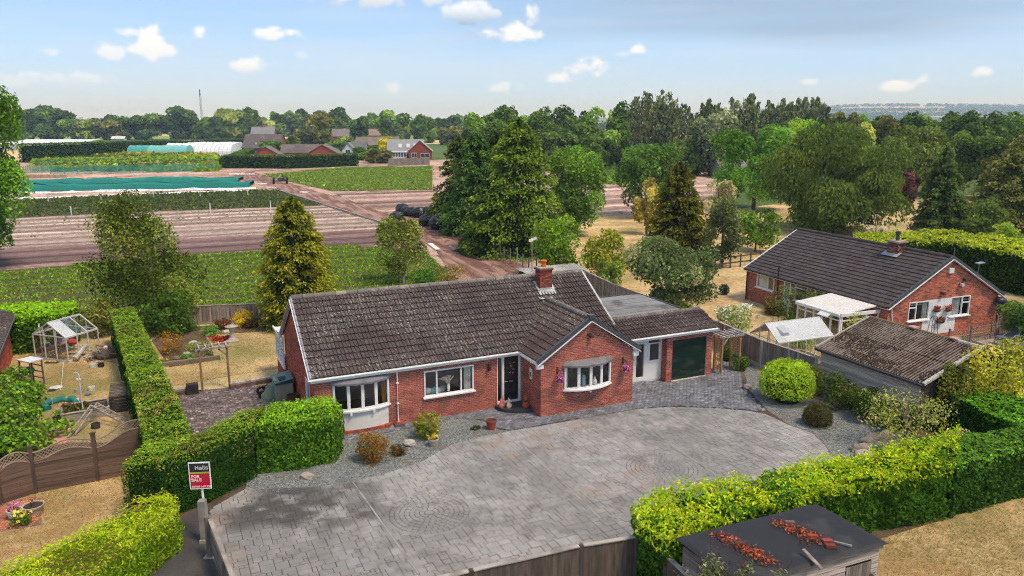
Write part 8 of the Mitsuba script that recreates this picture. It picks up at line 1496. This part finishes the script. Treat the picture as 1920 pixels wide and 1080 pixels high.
# ---- houses across the fields
def far_house(lab, x0, x1, yb, ye, yr, wall_c, roof_c, depth=8., front_gable=None, wins=(), end=None, chim=None, cat='house'):
    """A gabled house seen across the field between two columns of the photograph: eave and ridge rows give its height."""
    key = thing('house', lab, cat); a, b = S(x0, yb), S(x1, yb); y = a[1]; b = np.array([(x1 - 960) / 1440 * np.hypot(y, CAM_H), y, 0]); a = np.array([(x0 - 960) / 1440 * np.hypot(y, CAM_H), y, 0]); L = b[0] - a[0]; he, hr = up(x0, ye, y), None
    f = FR(a, (1, -.10 if end == 'right' else .10, 0)); q = MB(f); D = depth; AX = (np.array([[1., 0, 0], [0, 0, 1], [0, 1, 0]]), np.zeros(3)); EX = (np.array([[0, 0, 1.], [1, 0, 0], [0, 1, 0]]), np.zeros(3)); hr = up(x0, yr, y + (0 if front_gable else D / 2))
    if front_gable: q.poly(Polygon([(0, 0), (L, 0), (L, he), (L / 2, hr), (0, he)]), 0, D, wall_c, AX)
    else: q.box([0, 0, 0], [L, D, he], wall_c).poly(Polygon([(0, he), (D, he), (D / 2, hr - .05)]), .01, .2, wall_c, EX).poly(Polygon([(0, he), (D, he), (D / 2, hr - .05)]), L - .2, L - .01, wall_c, EX)
    q.build('wall', 'matte', key); q = MB(f)
    if front_gable:
        for s0, s1 in (((-.3, he - .12), (L / 2, hr + .02)), ((L + .3, he - .12), (L / 2, hr + .02))):
            q.add([[s0[0], -.3, s0[1]], [s1[0], -.3, s1[1]], [s1[0], D, s1[1]], [s0[0], D, s0[1]], [s0[0], -.3, s0[1] + .16], [s1[0], -.3, s1[1] + .16], [s1[0], D, s1[1] + .16], [s0[0], D, s0[1] + .16]], [[4, 5, 6, 7], [0, 1, 5, 4], [0, 3, 7, 4]], roof_c)
    else:
        for s in (0, 1):
            y0_ = -.35 if s == 0 else D + .35; q.add([[-.3, y0_, he - .1], [L + .3, y0_, he - .1], [L + .3, D / 2, hr], [-.3, D / 2, hr], [-.3, y0_, he + .06], [L + .3, y0_, he + .06], [L + .3, D / 2, hr + .16], [-.3, D / 2, hr + .16]], [[4, 5, 6, 7], [0, 1, 5, 4], [1, 2, 6, 5], [0, 3, 7, 4]], roof_c)
    kr = q.build('roof', 'tile', key)
    for (s0, z0, s1, z1) in wins:
        q = MB(f); q.box([s0 * L, -.06, z0], [s1 * L, -.01, z1], (.7, .7, .7)); kw = q.build('window', 'painted', key); q = MB(f); mid = (s0 + s1) / 2 * L
        for u0, u1 in ((s0 * L + .1, mid - .05), (mid + .05, s1 * L - .1)): q.box([u0, -.075, z0 + .12], [u1, -.061, z1 - .12], (.03, .035, .04))
        q.build('pane', 'painted', kw)
    if chim: q = MB(f); x, w = chim[0] * L, .5; q.box([x - w, D / 2 - w, hr - .5], [x + w, D / 2 + w, hr + chim[1]], wall_c); q.build('chimney', 'matte', kr)
    return key, f, L, he, hr, D
BR, BRN, GRY = np.array(lin(150, 72, 54)), np.array([.115, .092, .085]), np.array([.22, .225, .23])
k, f, L, he, hr, D = far_house('brown roofed red brick house with a dormer, left of the other houses', 462, 532, 284, 277, 252, BR, BRN * 1.1, 10, end='right', wins=((.08, .3, .3, 1.2),))
q = MB(f); q.box([L * .55, -.2, he + .5], [L * .84, 4, he + 2.6], (.36, .27, .2)).box([L * .53, -.5, he + 2.6], [L * .86, 4.5, he + 2.8], BRN); q.build('dormer', 'matte', k); q = MB(f); q.ball((L * .36, .9, he + 1.6), (.5, .2, .5), (.6, .6, .6), 1); q.build('dish', 'matte', k)
far_house('low red gabled house half hidden by the clipped dark hedge at its left end', 475, 534, 299, 294, 276, BR * 1.1, BRN * 1.15, 8, front_gable=True)
far_house('long low brown roofed house behind the middle of the clipped hedge', 533, 604, 297, 287, 271, BR, BRN * 1.1, 9, wins=((.15, .4, .3, 1.3), (.6, .4, .8, 1.3)))
far_house('low red gabled house behind the right half of the clipped hedge', 577, 642, 299, 291, 272, BR * 1.05, BRN * 1.2, 11, front_gable=True)
far_house('grey roofed house behind the first brown roofed house', 480, 521, 266, 252, 238, BR * .8, GRY, 9, wins=((.3, 2., .5, 3.2),), chim=(.45, 1.2))
far_house('two storey red brick house with a grey brown roof among the trees', 629, 659, 270, 256, 242, BR, np.array([.2, .17, .16]), 8, wins=((.35, 3.2, .6, 4.4), (.1, .8, .35, 2), (.65, .8, .9, 2)))
far_house('red gabled house with a pinkish roof behind the long grey roof', 690, 718, 264, 254, 242, BR, np.array([.3, .2, .17]), 9, wins=((.6, 1.5, .8, 2.6),), end='right')
far_house('long low house with a mottled grey brown roof', 672, 750, 280, 272, 257, BR * .8, np.array([.19, .15, .125]), 9)
far_house('white gabled bungalow left of the yellow tree', 646, 668, 291, 283, 268, np.array([.62, .64, .66]), GRY * .7, 9, front_gable=True, wins=((.3, .6, .7, 2.0),))
far_house('white rendered house with a dark roof beside the white gabled bungalow', 664, 690, 289, 281, 266, np.array([.58, .58, .56]), GRY * .6, 8, wins=((.3, .6, .6, 1.8),))
k, f, L, he, hr, D = far_house('chalet house with a grey slate roof, roof lights and a white sun room', 730, 796, 298, 288, 262, BR, GRY * 1.25, 10, wins=())
for s in (.3, .52, .72): q = MB(f); q.add([[L * s, 1.4, he + 1.9], [L * (s + .1), 1.4, he + 1.9], [L * (s + .1), 2.6, he + 3.15], [L * s, 2.6, he + 3.15]], [[0, 1, 2, 3]], (.55, .57, .6)); q.build('roof_light', 'painted', k)
q = MB(f); q.box([-.2, -3.2, 0], [L * .55, -.1, .8], (.66, .66, .66)).box([-.4, -3.4, 2.2], [L * .55, -.1, 2.45], (.7, .7, .7))
for s in np.linspace(0, L * .53, 8): q.box([s - .1, -3.2, .8], [s + .12, -3.05, 2.2], (.7, .7, .7))
q.box([-.1, -3.0, .8], [L * .54, -2.9, 2.2], (.08, .09, .1)); q.build('sun_room', 'painted', k)
far_house('red gable of the chalet house facing the field', 769, 812, 299, 284, 264, BR, GRY * 1.25, 9, front_gable=True, wins=((.12, .5, .36, 2.1), (.5, .5, .9, 1.9)))
far_house('small far red house with white trim right of the olive tree', 868, 884, 262, 252, 241, BR * 1.1, np.array([.3, .2, .18]), 8, front_gable=True, wins=((.3, .5, .7, 2.0),))
far_house('grey walled building under the silvery tree', 1352, 1400, 336, 322, 300, np.array([.22, .19, .17]), np.array([.2, .18, .17]), 8, wins=((.2, .8, .45, 2.2),))
key = thing('fence', 'pale grey garden fence before the chalet house', 'fence'); a, b = S(728, 311), S(806, 309); n = 14
for k in range(n): p, r = a + (b - a) * k / n, a + (b - a) * (k + .97) / n; q = MB(); q.bar(p + [0, 0, 1.0], r + [0, 0, 1.0], .08, 1.9, np.array([.28, .25, .22]) * (1 + .1 * math.sin(k * 2.7))); q.build('panel', 'wood_v', key)
# ---- hedges, tunnels and nets of the nursery
def far_hedge(lab, pts, base_px, h, seed, side=None, top=None, w=3.):
    P = [S(*p) for p in pts]; L = LineString([p[:2] for p in P]).buffer(w / 2, cap_style=2); hedge('hedge', lab, np.array(L.exterior.coords), h, 9, .55, side or [G_(44, 72, 34), G_(56, 86, 40)], top or [G_(92, 124, 50), G_(80, 112, 46)], seed, bump=.25)
far_hedge('tall dark clipped hedge behind the polytunnels on the left', [(45, 305), (145, 299), (250, 286), (330, 279)], 0, lambda x, y: np.interp(y, [200, 252, 310, 353], [5.6, 5.3, 4.5, 4.1]), 601)
far_hedge('dark hedge farther back above the white polytunnels', [(300, 282), (460, 277)], 0, up(380, 262, S(380, 280)[1]), 602)
far_hedge('clipped dark green hedge before the low brick houses', [(421, 315), (540, 316), (668, 311)], 0, up(540, 291, S(540, 315.5)[1]), 603)
far_hedge('short return of the clipped dark hedge beside the white polytunnel', [(423, 314), (470, 291)], 0, up(440, 288, S(440, 305)[1]) * .9, 604)
far_hedge('low dark hedge at the far side of the field below the wood', [(1090, 310), (1330, 304)], 0, 3.2, 605, [G_(40, 48, 40), G_(54, 60, 46)], [G_(54, 62, 46)])
def tunnel(lab, x0, x1, yb, ytop, depth, cols, film='painted', ribs=10):
    key = thing('polytunnel', lab, 'polytunnel'); a = S(x0, yb); y = a[1]; k = np.hypot(y, CAM_H) / 1440; L = (x1 - x0) * k; H_ = up(x0, ytop, y + depth / 2); f = FR(np.array([(x0 - 960) * k, y, 0]), (1, .05, 0)); an = np.linspace(0, math.pi, 11); pr_ = [(depth / 2 - depth / 2 * math.cos(t), H_ * math.sin(t) ** .75) for t in an]; n = ribs
    for j, (s0, s1, c) in enumerate(cols):
        q = MB(f); m = len(pr_); xs = np.linspace(s0 * L, s1 * L, 6); v = np.array([[x, p_, z * (1 - .03 * (i % 2))] for i, x in enumerate(xs) for p_, z in pr_]); q.add(v, [[i * m + jj, i * m + jj + 1, (i + 1) * m + jj + 1, (i + 1) * m + jj] for i in range(5) for jj in range(m - 1)], c); q.build('cover', film, key)
    q = MB(f)
    for x in np.linspace(0, L, n): q.tube([[x, p_, z + .03] for p_, z in pr_], .07, (.5, .5, .5), 4, cap=False)
    q.build('hoop', 'metal', key)
    for x in (0, L): q = MB(f); q.add([[x, p_, z] for p_, z in pr_] + [[x, depth / 2, 0]], [[i, i + 1, len(pr_)] for i in range(len(pr_) - 1)], cols[0 if x == 0 else -1][2]); q.build('end_sheet', film, key)
TG = (.10, .46, .40)
tunnel('teal netted polytunnel, left of the white ones', 249, 356, 292, 272.5, 8., [(0, .34, (.04, .36, .31)), (.34, 1, (.16, .50, .45))])
tunnel('white polytunnel with a rounded right end nearest the clipped hedge', 372, 440, 293, 271, 9., [(0, 1, (.78, .79, .8))])
tunnel('long white polytunnel behind the nearest white one', 320, 445, 287, 268, 9., [(0, 1, (.74, .74, .74))])
tunnel('farthest long white polytunnel below the back hedge', 345, 452, 281, 266, 9., [(0, 1, (.7, .7, .71))])
key = thing('glasshouse', 'long white roofed glasshouse at the left behind the dark hedge', 'greenhouse'); a = S(20, 282); y = a[1]; k = np.hypot(y, CAM_H) / 1440; q = MB()
for i in range(9):
    x = (10 + i * 16 - 960) * k; w = 15.6 * k; z0, z1 = up(20, 270, y), up(20, 263, y); q.add([[x, y, z0], [x + w, y, z0], [x + w, y + 22, z1], [x, y + 22, z1]], [[0, 1, 2, 3]], (.62, .63, .62)); q.box([x, y + .1, 0], [x + w, y + .3, z0 - .05], (.5, .52, .5))
one(key, q, 'painted')
key = thing('hut', 'small white roofed hut before the hedgerow trees', 'hut'); a = S(210, 272); k = np.hypot(a[1], CAM_H) / 1440; q = MB(FR(a, (1, .1, 0))); q.box([0, 0, 0], [22 * k, 4, 3.2], (.5, .5, .48)).add([[-.3, -.4, 3.2], [22 * k + .3, -.4, 3.2], [22 * k + .3, 2, 4.6], [-.3, 2, 4.6]], [[0, 1, 2, 3]], (.66, .66, .65)).add([[-.3, 4.4, 3.2], [22 * k + .3, 4.4, 3.2], [22 * k + .3, 2, 4.6], [-.3, 2, 4.6]], [[0, 1, 2, 3]], (.66, .66, .65)); one(key, q)
def net_fence(lab, p0, p1, h, seed, col=(.03, .32, .27)):
    key = thing('net_fence', lab, 'netting'); a, b = S(*p0), S(*p1); n = 14; rg = np.random.default_rng(seed); q = MB(); t = np.linspace(0, 1, 41); P = a + (b - a) * t[:, None]; z = h * (1 + .12 * rg.normal(size=41)); v = np.vstack([np.c_[P[:, :2] + rg.normal(0, .15, (41, 2)), np.full(41, .05)], np.c_[P[:, :2] + rg.normal(0, .15, (41, 2)), z]]); q.add(v, [[i, i + 1, 42 + i, 41 + i] for i in range(40)], col); q.build('net', 'netting', key)
    for k in range(n): p = a + (b - a) * k / (n - 1); q = MB(); q.bar(p, p + [0, 0, h * 1.15], .1, .1, (.3, .28, .25), upv=(0, 1, 0)); q.build('post', 'matte', key)
net_fence('long teal windbreak net before the nursery beds', (95, 328), (408, 321), 1.9, 611); net_fence('teal windbreak net round the left nursery beds', (74, 312), (215, 306), 1.3, 612); net_fence('grey green windbreak net behind the right nursery beds', (258, 316), (382, 309), 1.3, 613, (.07, .13, .12)); net_fence('pale teal net end beside the stacked crates', (45, 325), (98, 323), 1.6, 614, (.2, .5, .44))
for i in range(6):
    key = thing('crate', f'{ORD[i]} pale wooden crate from the left in the row before the nursery', 'crate', 'pale crates in the row at the left edge of the nursery'); p = S(50 + i * 12.2, 335 - i * .3); f = FR(p, (1, .03, 0)); q = MB(f); w = 11 * np.hypot(p[1], CAM_H) / 1440; h = up(60, 327, p[1])
    for z in np.linspace(0, h - .22, 4): q.box([0, 0, z], [w, 1.0, z + .2], (.46, .34, .24))
    q.box([.05, .05, 0], [w - .05, .95, h - .1], (.3, .22, .16)); one(key, q)
# ---- things on the fields
for i, (x, y, r) in enumerate(((755, 401, .9), (763, 405, .85), (775, 406, .85), (787, 408, .95), (802, 408, .95), (744, 414, .8), (801, 424, .95), (823, 431, 1.1))):
    lab = ['black wrapped bale, farthest back of the heap by the conifers', 'black wrapped bale in front of the farthest one', 'black wrapped bale third from the left in the row by the conifers', 'black wrapped bale fourth from the left in the row by the conifers', 'black wrapped bale against the conifers at the right end of the row', 'black wrapped bale lying alone left of the heap', 'black wrapped bale nearer the camera, left of the nearest one', 'nearest black wrapped bale beside the wire fence'][i]
    p = S(x, y); key = thing('bale', lab, 'bale'); q = MB(); q.ball(p + [0, 0, r * .72], (r * 1.05, r * .9, r * .78), (.010, .010, .012), 3, .22, i); one(key, q, 'painted', True)
def post_fence():
    key = thing('wire_fence', 'post and wire fence along the right of the dirt track under the conifers', 'fence'); a, b = S(832, 432), S(1002, 520); n = 19; rg = np.random.default_rng(620); tops_ = []
    for k in range(n):
        p = a + (b - a) * (k / (n - 1)) ** .9 + rg.normal(0, .12, 3) * [1, 1, 0]; h = rg.uniform(1.25, 1.75); q = MB(); q.tube([p - [0, 0, .05], p + [rg.normal(0, .04), 0, h]], [.065, .055], np.array([.36, .31, .26]) * rg.uniform(.7, 1.15), 6); q.build('post', 'wood_v', key); tops_.append(p)
    q = MB()
    for z in (.4, .75, 1.1): q.tube([p + [0, 0, z] for p in tops_], .012, (.25, .25, .25), 4)
    labels[q.build('wire', 'metal', key)] = {}
    labels.pop([k for k in labels if k.endswith('__wire')][-1])
post_fence()
for i, (x, y) in enumerate(((135, 410), (395, 402), (508, 397), (91, 380), (190, 377), (288, 372), (376, 371), (465, 368))):
    key = thing('marker_stake', 'thin white marker stake, ' + ORD[i % 3 if i < 3 else i - 3] + (' from the left in the dark green crop' if i < 3 else ' from the left by the white fleece'), 'stake', 'white marker stakes in the dark green crop'); p = S(x, y); q = MB(); q.bar(p, p + [0, 0, 1.5 if i < 3 else 1.1], .10, .10, (.7, .7, .68), upv=(0, 1, 0)); one(key, q)
def cultivator():
    key = thing('cultivator', 'small black and white two wheeled cultivator parked on the track', 'farm machine'); p = S(526, 345); f = FR(p, (1, .15, 0))
    for x in (-1.25, 1.25): q = MB(f); an = np.linspace(0, 2 * np.pi, 13); q.tube([[x, .55 * math.cos(t), .6 + .55 * math.sin(t)] for t in an], .16, (.015, .015, .015), 6, cap=False); kw = q.build('wheel', 'matte', key); q = MB(f); q.tube([[x - .06, 0, .6], [x + .06, 0, .6]], .3, (.4, .4, .4), 10); q.build('rim', 'painted', kw)
    q = MB(f); q.box([-1.2, -.08, .5], [1.2, .08, .68], (.05, .05, .05)).bar([-.9, 0, .6], [.3, -.2, 1.9], .14, .14, (.6, .6, .6)).bar([.9, 0, .6], [.3, -.2, 1.9], .14, .14, (.05, .05, .05)).bar([.3, -.2, 1.9], [1.5, -.4, 1.2], .12, .12, (.05, .05, .05)).box([-.4, -.7, .6], [.7, .3, 1.2], (.04, .04, .045)); q.build('frame', 'painted', key)
cultivator()
# ---- thin summer haze between the camera and the hills
scene['haze_air'] = {'type': 'homogeneous', 'albedo': {'type': 'rgb', 'value': [.95, .96, .97]}, 'sigma_t': {'type': 'rgb', 'value': [.00012, .000155, .00022]}}
scene['haze'] = {'type': 'cube', 'to_world': T().translate([0, 3500, 69]).scale([9500, 4000, 70.5]), 'bsdf': {'type': 'null'}, 'interior': {'type': 'ref', 'id': 'haze_air'}}
tag('haze', 'thin blue summer haze over the fields and hills', 'haze', kind='stuff'); tag('sky', kind='structure')
scene['camera']['medium'] = {'type': 'ref', 'id': 'haze_air'}
